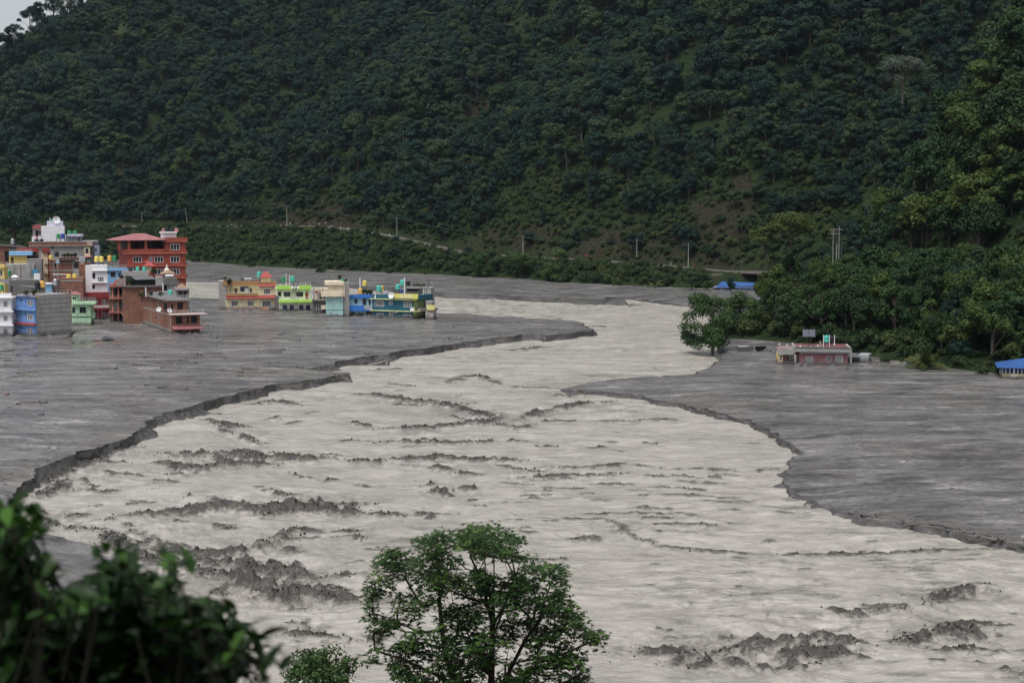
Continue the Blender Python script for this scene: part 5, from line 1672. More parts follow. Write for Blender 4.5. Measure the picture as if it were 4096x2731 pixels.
b.slab('blue_sign', (636, 543, 676, 580), -1.2, -1.1, paint(S(150, 185, 210)))
tank(b, 'yellow', 555, 487, 602, 530, -.5, 'low beside the dark red corner strip')
tank(b, 'black', 620, 445, 672, 506, 2, 'at the back of the planted terrace')
for k, x in enumerate((735, 775, 815, 855)):
    plant_pot(b, x, 520, -.3, 1.0 + .15 * (k % 2), ['first plant from the left on the raw brick terrace', 'second plant on the raw brick terrace', 'third plant on the raw brick terrace', 'last plant at the right of the raw brick terrace'][k])
b = Bld('brick_house', 'low brick shell with two yellow tanks behind the concrete flank', Z1, 690, 900, 13, Z=402)
b.box('wall', (600, 765, 760, 9999), .6, 7, paint(S(105, 85, 80)))
b.box('front_wall', (690, 748, 948, 9999), 0, 7, M_BRICK)
band(b, 'beam', 820, 770, 785, 690, 948, -.06, -.003, M_CONC)
band(b, 'pipe', 680, 700, 710, 600, 760, -.5, -.35, M_FRAME)
tank(b, 'yellow', 758, 702, 812, 748, 1.2, 'left of the two on the low brick shell')
tank(b, 'yellow', 825, 700, 878, 748, 1.2, 'right of the two on the low brick shell')
b.box('left_room', (515, 815, 590, 9999), -2, 2, C_LBLUE)
band(b, 'left_roof', 550, 808, 820, 510, 594, -2.4, 2.2, M_FRAME)
b = Bld('brick_house', 'dark brick house with sloping tin roof at the left edge, back row', Z1, 0, 570, 14, Z=446)
b.box('wall', (-80, 385, 108, 9999), 0, 8, M_BRICK, [((50, 440, 105, 560), 'void')])
sheet(b, 'tin_roof', [(-80, 372, -.8), (330, 405, -.8), (230, 372, 5), (-80, 360, 5)], M_STEEL)
tank(b, 'steel', 122, 295, 171, 362, 4, 'on the dark brick house at the left edge')
b = Bld('yellow_house', 'small yellow house cut by the left edge under a white awning', Z1, 0, 770, 10, Z=398)
b.box('wall', (-80, 622, 48, 9999), 0, 6, C_YEL, [((0, 660, 26, 726), 'white', 1, 1)])
band(b, 'eave_band', 20, 592, 634, -80, 50, -.6, 1, C_YEL)
# ------------------------------------------------ the row of houses on the mud bar
b = Bld('cream_house', 'cream two storey house with red eaves, ochre parapets and pagoda stair tower', Z3, 235, 1012, 12)
b.box('lower_wall', (235, 755, 1305, 9999), 0, 9, C_CREAM, [((345, 822, 490, 932), 'open', 3, 3), ((688, 825, 830, 932), 'white', 3, 3), ((1010, 825, 1185, 938), 'open', 3, 3)])
b.box('upper_room', (920, 500, 1303, 715), 0.003, 8.9, C_CREAM, [((1040, 568, 1188, 672), 'white', 3, 3)])
b.box('upper_wall', (170, 492, 925, 715), 2.2, 8.8, C_CREAM, [((415, 553, 480, 660), 'door'), ((540, 513, 722, 622), 'blue', 3, 2), ((735, 545, 795, 655), 'white', 1, 2)])
b.slab('door_panel', (630, 548, 716, 662), 2.1, 2.19, M_FRAME)
b.box('flank_wall', (82, 400, 238, 9999), 1.2, 8.7, M_CONC, label='bare concrete flank of the cream house')
for y0, y1, xa, xb, d in ((710, 757, 240, 1315, -1.0), (970, 1006, 245, 1308, -.9), (450, 502, 932, 1312, -.8)):
    x0, z0, x1, z1 = b.rect((xa, y0, xb, y1), 'f', d)
    MB().add([(x0, d, z0), (x1, d, z0), (x1, -.004, z1), (x0, -.004, z1), (x0, d, z0 - .1), (x1, d, z0 - .1), (x1, -.004, z0 - .1), (x0, -.004, z0 - .1)], [(0, 1, 2, 3), (0, 4, 5, 1), (4, 7, 6, 5), (1, 5, 6, 2), (0, 3, 7, 4)]).build('red_eave', C_REDB, b.e)
b.slab('balcony_parapet', (235, 665, 918, 712), -.7, -.45, C_OCHRE)
b.slab('parapet', (168, 402, 930, 490), 1.0, 1.3, C_OCHRE)
b.slab('parapet', (900, 405, 1303, 450), -.3, -.02, C_OCHRE)
b.rail((180, 628, 915, 664), -.5, M_RAIL, 2, 10)
b.rail((170, 345, 930, 402), 1.1, M_RAIL, 2, 9)
b.rail((1190, 350, 1295, 405), -.2, M_RAIL, 3, 3)
for x in (255, 597, 938, 1298):
    b.slab('bracket', (x - 12, 757, x + 12, 785), -.7, -.004, M_WOODD)
b.box('stair_tower', (985, 318, 1192, 412), 3.5, 6.5, C_CREAM)
hip_roof(b, (985, 316, 1192, 319), 3.5, 6.5, .65, 2.0, C_REDB)
tank(b, 'teal', 897, 192, 990, 326, 5, 'on a steel stand left of the red pagoda roof', 402)
tank(b, 'teal', 1050, 190, 1135, 265, 7.5, 'half hidden behind the red pagoda roof')
b.slab('solar_panel', (597, 325, 776, 358), 3.2, 3.3, M_FRAME)
sp = MB()
lx, lz = b.f(337, 662, .6)
zt = b.f(337, 310, .6)[1]
sp.tube([(lx, .6, lz), (lx, .6, zt)], .06, 6)
for k in range(16):
    an = k * .5
    zz = lz + (b.f(337, 490, .6)[1] - lz) * k / 16
    c_, s_ = math.cos(an), math.sin(an)
    sp.add([(lx, .6, zz), (lx + c_ * .95 - s_ * .2, .6 + s_ * .95 + c_ * .2, zz), (lx + c_ * .95 + s_ * .2, .6 + s_ * .95 - c_ * .2, zz), (lx, .6, zz + .06)], [(0, 1, 2), (0, 3, 1), (1, 3, 2), (0, 2, 3)])
sp.build('spiral_stair', M_STEEL, b.e)
plant_pot(b, 215, 402, 2, 1.1, 'potted plant at the left end of the cream house roof')
plant_pot(b, 285, 470, .9, 1.4, 'bushy plant hanging over the ochre parapet of the cream house')
plant_pot(b, 580, 402, 2.5, .9, 'thin potted plant in the middle of the cream house roof')
tank_b = b
# half buried things before the cream house
tk = tank(b, 'green', 402, 985, 500, 1090, -4.0, 'half sunk in debris before the cream house')
dish(b, 412, 1062, .75, -4.6, 'grey dish lying beside the sunken green tank', None, 70, -15, .1)
dish(b, 615, 1062, .75, -4.4, 'grey dish stranded in the middle before the cream house', None, 75, 0, .1)
dish(b, 760, 1060, .8, -4.4, 'grey dish farthest right before the cream house', None, 75, 12, .1)
wr = thing('collapsed_roof', 'collapsed brick and tin roof lying in mud before the cream house', 'wreck', b.w(b.f(1170, 1110, -4)[0], -4, 0), .2)
MB().add([(-2.6, 0, -.3), (1.6, -.4, -.3), (1.9, 1.5, .9), (-2.3, 1.4, .7), (-2.6, 0, -.6), (1.6, -.4, -.6)], [(0, 1, 2, 3), (0, 4, 5, 1)]).build('brick_panel', M_BRICK, wr)
MB().add([(-.4, -.5, 0), (1.2, -.8, .1), (2.2, .6, 1.5), (.2, .8, 1.7), (-.4, -.5, -.1), (1.2, -.8, 0), (2.2, .6, 1.4), (.2, .8, 1.6)], [(0, 1, 2, 3), (7, 6, 5, 4), (0, 4, 5, 1), (1, 5, 6, 2)]).build('tin_panel', M_TIN, wr)
MB().tube([(-3.2, -.6, .05), (3.6, .2, .15)], .12, 6).build('beam', M_BARK, wr)
# --- lime house
b = Bld('lime_house', 'pale house with vivid lime green bands and a black outside stair', Z3, 1370, 1040, 14)
b.box('lower_wall', (1370, 850, 2100, 9999), 0, 8, C_PALE, [((x, 910, x + 95, 1032), 'blue', 2, 2) for x in (1450, 1594, 1798, 1940)])
b.box('upper_wall', (1320, 570, 2030, 852), 1.6, 7.9, C_PALE, [((1345, 630, 1415, 735), 'void'), ((1468, 630, 1615, 732), 'dark', 3, 2), ((1735, 630, 1885, 732), 'dark', 3, 2), ((1928, 632, 1998, 800), 'door', 1, 1, C_REDB)])
b.box('flank_wall', (1310, 715, 1370, 9999), 1.0, 7.5, M_CONCD)
band(b, 'lime_band', 1700, 805, 856, 1365, 2122, -1.3, 1.5, C_LIME)
b.slab('lime_band', (1315, 490, 1612, 572), .7, 1.2, C_LIME)
b.slab('lime_band', (1795, 490, 2050, 572), .7, 1.2, C_LIME)
band(b, 'roof_slab', 1700, 545, 574, 1315, 2045, 1.0, 8, C_PALE)
for x in (1335, 2030):
    b.slab('bracket', (x - 12, 572, x + 12, 596), .8, 1.6, C_LIME)
for x in (1410, 1760, 2108):
    b.slab('bracket', (x - 14, 856, x + 14, 876), -1.1, -.003, C_LIME)
b.rail((1380, 738, 2110, 803), -1.1, M_FRAME, 4, 5, 2.5)
for x in (1390, 1740, 2088):
    b.slab('rail_post', (x - 11, 725, x + 11, 804), -1.25, -1.0, M_FRAME)
b.rail((1300, 430, 2040, 490), 1.2, M_FRAME, 2, 8)
st = MB()
for sx in (1632, 1700):
    a0, z0 = b.f(sx - 5, 765, -1.0)
    a1, z1 = b.f(sx + 55, 480, .6)
    st.tube([(a0, -1.0, z0), (a1, .6, z1)], .08, 4)
for k in range(11):
    t_ = k / 10
    a0, z0 = b.f(1628 + 60 * t_, 765 - 285 * t_, -1.0 + 1.6 * t_)
    a1 = b.f(1698 + 60 * t_, 765 - 285 * t_, -1.0 + 1.6 * t_)[0]
    st.box(a0, -1.2 + 1.6 * t_, z0 - .04, a1, -.85 + 1.6 * t_, z0 + .04)
st.build('outside_stair', M_STEEL, b.e)
tank(b, 'green', 1410, 297, 1507, 403, 4, 'on a tall stand on the lime house', 520)
tank(b, 'teal', 1612, 290, 1708, 403, 4, 'on a tall stand on the lime house', 520)
rod(b, 1523, 237, 500, 3, .09, M_FRAME, 'mast')
rod(b, 1593, 272, 500, 3, .09, M_FRAME, 'mast')
# --- unfinished house between
b = Bld('unfinished_house', 'small unfinished dark house wedged between the lime and the mint house', Z4, 60, 860, 10, Z=436)
b.box('wall', (55, 712, 292, 9999), 0, 7, M_CONCD, [((110, 755, 202, 850), 'white', 2, 2)])
band(b, 'floor_slab', 180, 688, 715, 50, 295, -.9, 7, paint(S(70, 66, 66)))
b.slab('cream_box', (205, 775, 302, 845), -1.2, -.3, C_BEIGE)
b.box('rear_wall', (95, 465, 330, 690), 4, 7, C_BEIGE, [((140, 560, 300, 660), 'void')])
for x in (75, 160, 230):
    b.slab('column', (x - 14, 515, x + 14, 690), 1, 1.5, M_CONC)
    rod(b, x, 400, 520, 1.2, .04)
b.slab('red_cloth', (90, 515, 190, 552), 3.4, 3.45, C_REDB)
# --- mint tower house
b = Bld('mint_house', 'tall narrow house, mint below and cream above, with grey concrete flank', Z4, 290, 985, 8)
b.box('lower_wall', (290, 620, 595, 9999), 0, 8, C_MINT, [((345, 670, 408, 700), 'white', 2, 1), ((345, 885, 408, 915), 'white', 2, 1)])
b.box('upper_wall', (325, 405, 635, 622), 0.6, 7.9, C_BEIGE)
band(b, 'balcony', 400, 535, 617, 195, 592, -1.0, .6, C_BEIGE)
band(b, 'roof_cap', 450, 345, 407, 268, 616, -.4, 8, C_BEIGE)
band(b, 'floor_edge', 450, 835, 848, 285, 598, -.15, 0, C_MINT)
for x in (300, 450, 578):
    b.slab('bracket', (x - 10, 617, x + 10, 638), -.8, -.003, C_BEIGE)
b.box('flank_wall', (596, 358, 706, 9999), .9, 8.2, M_CONC, label='bare concrete flank of the mint house')
tank(b, 'black', 500, 218, 570, 302, 5, 'on a stand on the mint tower house', 352)
tank(b, 'green', 553, 293, 632, 360, 3, 'on the mint tower house roof')
tank(b, 'black', 630, 293, 667, 357, 4.5, 'small, behind the green one on the mint tower house')
for x, y in ((345, 205), (402, 285), (604, 215), (672, 260)):
    rod(b, x, y, 352, 2, .05)
# --- bright blue house
b = Bld('blue_house', 'bright blue and pale blue house with an orange tank beside the teal hotel', Z4, 602, 968, 8)
b.box('lower_wall', (602, 875, 1020, 9999), 0, 8, C_SKY, [((747, 900, 812, 966), 'void'), ((870, 910, 967, 962), 'white', 2, 1)])
b.box('upper_wall', (710, 638, 1125, 790), .9, 7.9, C_SKY, [((805, 658, 860, 742), 'blue', 2, 1), ((950, 650, 1020, 770), 'dark', 2, 2), ((1062, 660, 1097, 770), 'void')])
b.slab('balcony', (592, 780, 975, 878), -1.2, -.9, C_BRBLUE)
band(b, 'balcony_floor', 780, 865, 878, 592, 1125, -.9, .9, C_BRBLUE)
b.slab('side_balcony', (975, 785, 1125, 852), -.3, 0, paint(S(165, 170, 170)))
b.slab('roof_band', (703, 582, 1130, 640), .1, .5, C_BRBLUE)
band(b, 'roof_slab', 900, 625, 642, 703, 1130, .5, 8, C_BRBLUE)
b.box('side_wall', (1020, 880, 1125, 9999), .6, 7, M_CONCD)
tank(b, 'orange', 868, 465, 946, 566, 2, 'low on the bright blue house roof', 590)
tank(b, 'yellow', 948, 325, 1028, 424, 4.5, 'on a tall stand on the bright blue house', 590)
rod(b, 905, 285, 470, 2.6, .14, M_FRAME, 'white_pipe')
for k, x in enumerate((975, 1030, 1090)):
    plant_pot(b, x, 582, 2.2, 1.25, ['leafy roof plant nearest the orange tank', 'leafy roof plant in the middle of the bright blue roof', 'leafy roof plant nearest the teal hotel'][k])
# --- teal hotel
b = Bld('teal_hotel', 'dark teal hotel with yellow sign board, white windows and yellow trims', Z4, 1125, 992, -24, cat='hotel')
b.box('wall', (1125, 600, 1860, 9999), 0, 9, C_TEAL, [((1197, 692, 1340, 797), 'open', 4, 3), ((1433, 697, 1497, 765), 'white', 2, 2), ((1697, 705, 1838, 810), 'white', 4, 3), ((1207, 915, 1335, 990), 'white', 4, 3), ((1430, 903, 1497, 970), 'white', 2, 3), ((1693, 935, 1836, 1005), 'white', 4, 2), ((1512, 897, 1578, 916), 'white', 3, 1)])
W = b.f(1860, 800)[0]
zr = b.f(1130, 655)[1]
zl = b.f(1130, 864)[1]
ztop = b.f(1130, 572)[1]
MB().box(-.5, -.7, zr - .12, W + 1.4, 0, zr + .12).build('upper_trim', C_TRIM, b.e)
MB().box(-.4, -.6, zl - .12, W + 1.2, 0, zl + .12).build('lower_trim', C_TRIM, b.e)
MB().box(-.1, -.25, zr + .125, W + 1.0, 0.1, ztop).build('parapet', C_TEAL, b.e)
# green side with its balconies
b.box('side_wall', None, .4, 8.5, C_LGREEN, local=(W + .002, GROUND, W + .3, zr))
for z0, z1 in ((.2, 1.7), (zl + .9, zl + 2.6)):
    for y0, y1 in ((1.4, 2.4), (4.0, 5.2)):
        b.window('r', W + .33, 0, (y0, z0, y1, z1), 'white', 2, 2)
MB().box(W + .305, .3, zl - .05, W + 1.9, 6.8, zl + .18).build('balcony_floor', C_TRIM, b.e)
MB().box(W + 1.6, .3, zl + .185, W + 1.85, 6.8, zl + .95).build('balcony_parapet', C_PINKW, b.e)
MB().box(W + .4, .25, zl + 1.3, W + 1.8, .32, zl + 1.38).box(W + 1.75, .3, zl + 1.3, W + 1.83, 6.8, zl + 1.38).build('balcony_rail', M_STEEL, b.e)
MB().box(W + .31, 6.8, GROUND, W + 2.1, 8.6, ztop + .05).build('corner_pillar', C_TEAL, b.e)
MB().box(W + 1.01, -.2, zr, W + 2.1, 6.79, ztop).build('side_parapet', C_TEAL, b.e)
MB().box(W - .1, .1, zr + .13, W + 2.0, 8.5, zr + .3).build('roof_slab', C_TEAL, b.e)
sx0, sz0, sx1, sz1 = b.rect((1518, 560, 1955, 658), 'f', -.9)
sg = MB().box(sx0, -.95, sz0, sx1, -.85, sz1).build('sign_board', C_SIGN, b.e, )
sg['label'] = 'yellow sign board lettered HOTEL ROJ RESTAURANT in white'
M_LET = paint((.78, .78, .72), .5, .02, .0, name='sign_letters')
for txt, zz, sz in (('HOTEL ROJ', .70, .82), ('&', .45, .3), ('RESTAURANT', .2, .62)):
    o_ = link('lettering', text_mesh(txt, sz * (sz1 - sz0) * .42 / .62, M_LET, .012), sg, ((sx0 + sx1) / 2, -.965, sz0 + (sz1 - sz0) * zz), (math.pi / 2, 0, 0))
    if txt == 'RESTAURANT':
        o_.data.transform(Matrix.Shear('XY', 4, (.25, 0)) if False else Matrix.Identity(4))
dish(b, 1475, 595, .95, -1.2, 'big white dish on the front of the teal hotel', paint((.72, .72, .72), .5), 78, 8, .9)
dish(b, 1850, 848, .65, -1.1, 'small grey dish at the teal hotel balcony', None, 65, 20)
lx, lz = b.f(1180, 650, -.8)
MB().lathe([(.28, 0), (.2, .2), (.03, 1.9), (.001, 2.0)], 10, (lx, -.8, lz)).build('roof_finial', M_FRAME, b.e, True)
tank(b, 'teal', 1208, 415, 1288, 517, 4, 'on the teal hotel roof near the plants', 575)
tank(b, 'yellow', 1290, 420, 1327, 507, 5, 'slim, on the teal hotel roof', 560)
tank(b, 'teal', 1553, 395, 1630, 488, 5, 'lower of the two behind the yellow sign', 570)
tank(b, 'teal', 1633, 313, 1708, 408, 6, 'higher of the two behind the yellow sign', 575)
tank(b, 'blue', 1628, 480, 1677, 530, 4.5, 'small, low behind the yellow sign')
b.slab('solar_panel', (1300, 517, 1442, 535), 3, 3.1, M_FRAME)
rod(b, 1712, 275, 570, 4, .13, M_FRAME, 'white_pipe')
rod(b, 1415, 340, 570, 3, .05)
# --- grey concrete frame behind the hotel
b = Bld('concrete_frame_house', 'grey concrete house with roof rails and flower pots behind the teal hotel', Z4, 1740, 900, -6, Z=436)
b.box('wall', (1735, 468, 2110, 9999), 0, 7, M_CONCD, [((1760, 480, 1950, 520), 'void'), ((1965, 545, 1990, 570), 'void')])
b.box('stair_wall', (2110, 455, 2190, 9999), -.5, 6, M_CONC)
band(b, 'floor_edge', 1900, 455, 470, 1730, 2190, -.6, 0, M_CONC)
b.rail((1745, 425, 2110, 455), -.4, M_RAIL, 3, 8)
for k in range(6):
    b.slab('stair_flight', (2095 + 5 * k, 560 + 24 * k, 2200, 572 + 24 * k), -1.0 - .12 * k, -.5, M_CONC)
rod(b, 2152, 315, 455, 1, .12, M_STEEL, 'chimney_pipe')
for x in (2052, 2085):
    rod(b, x, 480, 580, -.8, .1, M_FRAME, 'white_pipe')
tank(b, 'black', 1735, 330, 1814, 425, 2, 'on the grey house behind the teal hotel', 455)
for k, x in enumerate((1890, 1935, 1990, 2045)):
    plant_pot(b, x, 455, 1, .9, ['flower pot nearest the black tank behind the hotel', 'second flower pot on the grey roof rail behind the hotel', 'third flower pot on the grey roof rail behind the hotel', 'flower pot nearest the stair wall behind the hotel'][k])
# --- annex with the small sign
b = Bld('annex_house', 'small pinkish annex with its own yellow sign right of the teal hotel', Z4, 2095, 990, -6, Z=410)
b.box('wall', (2093, 865, 2228, 9999), 0, 6, C_PINKW, [((2102, 935, 2146, 982), 'white', 2, 2)])
band(b, 'roof_slab', 2150, 852, 868, 2092, 2258, -.7, 6, paint(S(60, 66, 80)))
x0, z0, x1, z1 = b.rect((2112, 770, 2255, 862), 'f', -.75)
sg = MB().box(x0, -.8, z0, x1, -.7, z1).build('sign_board', C_SIGN, b.e)
for txt, zz, sz in (('HOTEL ROJ', .70, .36), ('&', .47, .16), ('RESTAURANT', .24, .26)):
    link('lettering', text_mesh(txt, sz * (z1 - z0) * .62, M_LET, .008), sg, ((x0 + x1) / 2, -.815, z0 + (z1 - z0) * zz), (math.pi / 2, 0, 0))
b.rail((2090, 680, 2205, 715), 1, M_RAIL, 3, 4)
b.box('rear_wall', (2095, 715, 2210, 852), 1.2, 6, M_CONC)

# ------------------------------------------------ the right bank
b = Bld('pink_house', 'dusky pink flat roofed house with grey parapet sunk in mud to its windows', Z6, 335, 472, -8)
b.box('wall', (335, 365, 765, 9999), 0, 9, C_PINK, [((387, 393, 450, 455), 'white', 4, 3), ((523, 392, 553, 438), 'white', 2, 2), ((578, 390, 615, 447), 'open', 2, 3), ((658, 387, 722, 446), 'white', 4, 3)])
b.box('porch_wall', (178, 372, 338, 9999), 2.6, 8.8, C_PINK, [((243, 390, 284, 448), 'white', 3, 3)])
b.slab('porch_door', (222, 392, 240, 450), 2.5, 2.58, M_WOODD)
b.box('yellow_room', (137, 372, 182, 9999), 1.8, 8, C_YEL, [((152, 382, 178, 428), 'white', 2, 3)])
band(b, 'parapet', 550, 320, 356, 292, 803, -.7, -.4, C_GREY)
b.slab('parapet_side', (137, 322, 296, 380), 1.4, 1.7, C_GREY)
MB().box(b.f(137, 330, 1.5)[0], 1.5, b.f(300, 356)[1], b.f(803, 330)[0] - .8, 9.3, b.f(300, 356)[1] + .25).build('roof_slab', C_PINK, b.e)
x0, x1, zz = b.f(296, 330)[0], b.f(803, 330)[0], b.f(550, 320, -.7)[1]
MB().box(x0, 9.1, zz - .9, x1, 9.4, zz).build('rear_parapet', C_PINK, b.e)
MB().box(x0 - .15, -.4, zz - 1.0, x0 + .15, 9.1, zz).build('left_parapet', C_GREY, b.e)
MB().box(x1 - .3, -.4, zz - 1.0, x1, 9.1, zz).build('right_parapet', C_GREY, b.e)
band(b, 'eave_trim', 550, 354, 366, 332, 782, -.9, -.003, C_DARKT)
band(b, 'parapet_cap', 550, 314, 321, 290, 805, -.8, -.3, C_DARKT)
for xa, xb, y0 in ((285, 303, 380), (789, 803, 356), (512, 524, 258)):
    b.slab('pillar', (xa, y0, xb, 9999 if y0 > 300 else 356), -.65, -.42, C_GREY)
b.slab('pilaster', (510, 372, 566, 9999), -.12, -.003, C_PINK)
b.rail((140, 440, 290, 452), .8, M_RAIL, 2, 4)
b.rail((150, 302, 290, 322), 1.5, M_RAIL, 2, 4)
b.rail((300, 292, 520, 320), 6, M_RAIL, 2, 6)
for x, y, d in ((153, 287, 1.5), (222, 298, 1.5), (270, 283, 5), (340, 306, 1), (498, 301, 1), (645, 288, 4), (758, 294, 4)):
    lx, lz = b.f(x, y, d)
    MB().lathe([(.001, -.2), (.14, -.14), (.2, 0), (.14, .14), (.001, .2)], 10, (lx, d, lz)).build('lamp_globe', paint((.7, .68, .6), .4), b.e, True)
    MB().tube([(lx, d, lz - 1.0), (lx, d, lz - .2)], .04, 5).build('lamp_post', M_RAIL, b.e)
tank(b, 'teal', 552, 203, 598, 266, 5, 'in a white frame on the pink house', 318)
tank(b, 'black', 604, 210, 646, 280, 5, 'in a white frame on the pink house', 318)
for x in (547, 600, 646):
    rod(b, x, 200, 318, 4.2, .06, M_FRAME, 'frame_post')
lx, lz = b.f(415, 300, 8)
sp_ = thing('solar_panel', 'tilted twin solar panel on a pole behind the pink house', 'solar panel', b.w(lx, 8, lz), b.a)
h_ = b.f(415, 185, 8)[1] - lz
MB().tube([(0, 0, -.5), (0, 0, h_)], .06, 6).build('pole', M_STEEL, sp_)
for k in (-1, 1):
    MB().box(-.62, -.9, -.03, .62, .9, .03).build('panel', paint((.03, .035, .06), .5, .05, .0), sp_, loc=(k * .66, -.05, h_), rot=(math.radians(-38 + 90), 0, 0))
    sp_.children[-1].rotation_euler = (math.radians(48), math.radians(0), math.radians(12))
# tin sheds
b = Bld('tin_shed', 'tin shed swamped in mud right of the pink house', Z6, 770, 452, -20)
b.box('wall', (768, 402, 865, 9999), 0, 5, M_TIN)
b.box('end_wall', (865, 380, 955, 9999), .4, 5, paint((.42, .44, .46), .5, .2, .4, .3))
sheet(b, 'roof', [(765, 402, -.4), (870, 400, -.4), (958, 372, 4.5), (790, 360, 4.5)], M_TIN)
sheet(b, 'fallen_sheet', [(952, 378, 1), (962, 372, 1.2), (992, 440, 1.2), (952, 440, 1)], M_STEEL)
b = Bld('tin_shed', 'low tin shed with flat roof left of the pink house', Z5, 680, 1447, 4)
b.box('wall', (680, 1405, 822, 9999), 0, 4, paint((.40, .42, .43), .5, .2, .4, .3))
b.box('open_bay', (870, 1400, 950, 9999), 1, 4, M_VOID)
sheet(b, 'roof', [(675, 1408, -.3), (985, 1392, -.3), (980, 1382, 4.5), (690, 1386, 4.5)], M_TIN)
sheet(b, 'fallen_sheet', [(930, 1430, -.6), (1035, 1450, -.6), (1030, 1440, .3), (935, 1422, .3)], M_FRAME)
for x in (822, 950):
    rod(b, x, 1395, 1450, .1, .06)
# blue roofed house at the right edge
b = Bld('yellow_house', 'pale yellow veranda house with blue roof at the right edge', Z6, 2148, 592, -16)
b.box('wall', (2150, 545, 2700, 9999), 0, 8, paint(S(225, 210, 150)))
b.box('screen', (2152, 480, 2700, 548), .5, 7.8, paint(S(35, 65, 150), .5))
for k, x in enumerate(range(2150, 2480, 36)):
    b.slab('post', (x, 486, x + (12 if k % 3 == 0 else 6), 548), -.02, .3, M_FRAME)
b.slab('porch_box', (2235, 555, 2300, 592), -.5, -.003, C_PINKW)
rod(b, 2150, 485, 592, -.4, .08, M_STEEL, 'corner_post')
hip_roof(b, (2150, 490, 2700, 494), 0, 8, .8, 1.4, C_ROOFB)
# long blue roofed shed under the road
b = Bld('blue_roofed_shed', 'long low shed with blue sheet roof below the road wall', Z5, 398, 806, -4)
b.box('wall', (400, 770, 980, 9999), 1, 9, paint((.06, .055, .05), .8), [((430, 790, 520, 806), 'void')])
sheet(b, 'lower_roof', [(392, 786, -1.2), (985, 800, -1.2), (980, 782, 1.5), (432, 770, 1.5)], C_ROOFB)
sheet(b, 'upper_roof', [(430, 770, 1.0), (985, 784, 1.0), (985, 738, 7), (495, 720, 7)], C_ROOFB)
for x in (400, 450, 520, 600):
    rod(b, x, 788, 815, -1, .1)
b.slab('white_gable', (390, 775, 436, 786), 0, .2, M_FRAME)

# ================================================================== single trees and plants
def plant_tree(name, label, u_, v_, Z, mats, h, r, kind, seed, cards=5200, size=.30, cat='tree', zoff=0.0, squash=1.0, lean=(0, 0)):
    """a tree at a measured foot, h metres high with a crown r metres in radius"""
    p_ = dp(u_, v_, Z) if Z else gp(u_, v_)
    if Z:
        p_[2] = max(p_[2], float(hill_z(p_[0], p_[1])[0]) - .3) if zoff is None else p_[2] + zoff
    t_ = thing(name, label, cat, p_)
    cm, lb = crown_mesh('crown', seed, kind, mats[0], cards, size)
    sx, sz = r / 4.9, h / 10.5
    V = np.empty(len(cm.vertices) * 3, np.float32)
    cm.vertices.foreach_get('co', V)
    V = V.reshape(-1, 3)
    # spread lobes without stretching the leaves
    c = V.reshape(-1, 4, 3).mean(1, keepdims=True)
    loc = V.reshape(-1, 4, 3) - c
    c = c * np.array((sx, sx, sz))
    c[..., 0] += lean[0] * c[..., 2]
    c[..., 1] += lean[1] * c[..., 2]
    cm.vertices.foreach_set('co', (c + loc).astype(np.float32).ravel())
    link('crown', cm, t_)
    lb2 = [(l[0] * sx + lean[0] * l[2] * sz, l[1] * sx + lean[1] * l[2] * sz, l[2] * sz, l[3]) for l in lb]
    link('trunk', trunk_mesh('trunk', seed + 1, lb2, h * .75, mats[1], .02 * h + .05), t_)
    return t_
M_LEAF_R = leaf_material('river_tree_leaf', (0.030, 0.064, 0.020), (0.055, 0.092, 0.028), .4, .12)
M_LEAF_B = leaf_material('dry_brush', (0.050, 0.050, 0.026), (0.085, 0.07, 0.04), .4)
BK = (M_LEAF_R, M_BARK)
plant_tree('riverside_tree', 'layered green tree leaning over the bend of the river', 2850, 1392, None, BK, 12.5, 6.4, 'bushy', 501, 11000, .24, lean=(-.2, 0))
plant_tree('riverside_tree', 'taller tree just behind the leaning riverside tree', 2960, 1372, 352, BK, 13, 5.5, 'bushy', 502, 6000, .26)
plant_tree('broadleaf_tree', 'pale yellow green tree standing highest on the spur', 3165, 985, 388, (M_LEAF_Y, M_BARK), 9.5, 7.2, 'round', 503, 5200, .28)
plant_tree('broadleaf_tree', 'bright yellow green tree on the spur beside the twin pole', 3060, 1010, 395, (M_LEAF_Y, M_BARK), 7, 4.8, 'loose', 504, 3200, .26)
plant_tree('brush', 'brown dry brush hanging down the middle of the spur', 3200, 1290, 352, (M_LEAF_B, M_BARK), 9, 5.5, 'tall', 505, 4200, .22, cat='shrub')
plant_tree('broadleaf_tree', 'dark spreading tree at the far left of the village', 60, 985, 455, (M_LEAF, M_BARK), 12.5, 6.8, 'round', 506, 6000, .26)
plant_tree('broadleaf_tree', 'rounded green tree at the foot of the dirt road', 1945, 1108, None, BK, 14, 8.0, 'bushy', 507, 6500, .34)
plant_tree('broadleaf_tree', 'dark green layered tree on the mud edge right of the road foot', 2230, 1126, None, BK, 15, 8.6, 'bushy', 508, 6500, .34)
plant_tree('broadleaf_tree', 'green tree between the two layered trees on the mud edge', 2080, 1116, None, BK, 13, 7.5, 'round', 509, 5200, .32)
plant_tree('broadleaf_tree', 'dark bushy tree below the last roadside pole', 2765, 1160, None, (M_LEAF, M_BARK), 9, 5.0, 'round', 510, 4200, .3)
plant_tree('broadleaf_tree', 'small round bush tree before the blue roofed shed', 2832, 1162, None, BK, 4.0, 2.4, 'round', 511, 2200, .24)
plant_tree('broadleaf_tree', 'small dark tree against the blue shed roof', 2925, 1168, None, (M_LEAF, M_BARK), 5.0, 2.2, 'tall', 512, 2200, .24)
plant_tree('broadleaf_tree', 'pale grey green tree high on the right forest', 3610, 400, 560, (leaf_material('silver_leaf', (.09, .115, .085), (.12, .14, .10), .3), M_BARK_PALE), 17, 8.5, 'round', 513, 6000, .34, zoff=None)
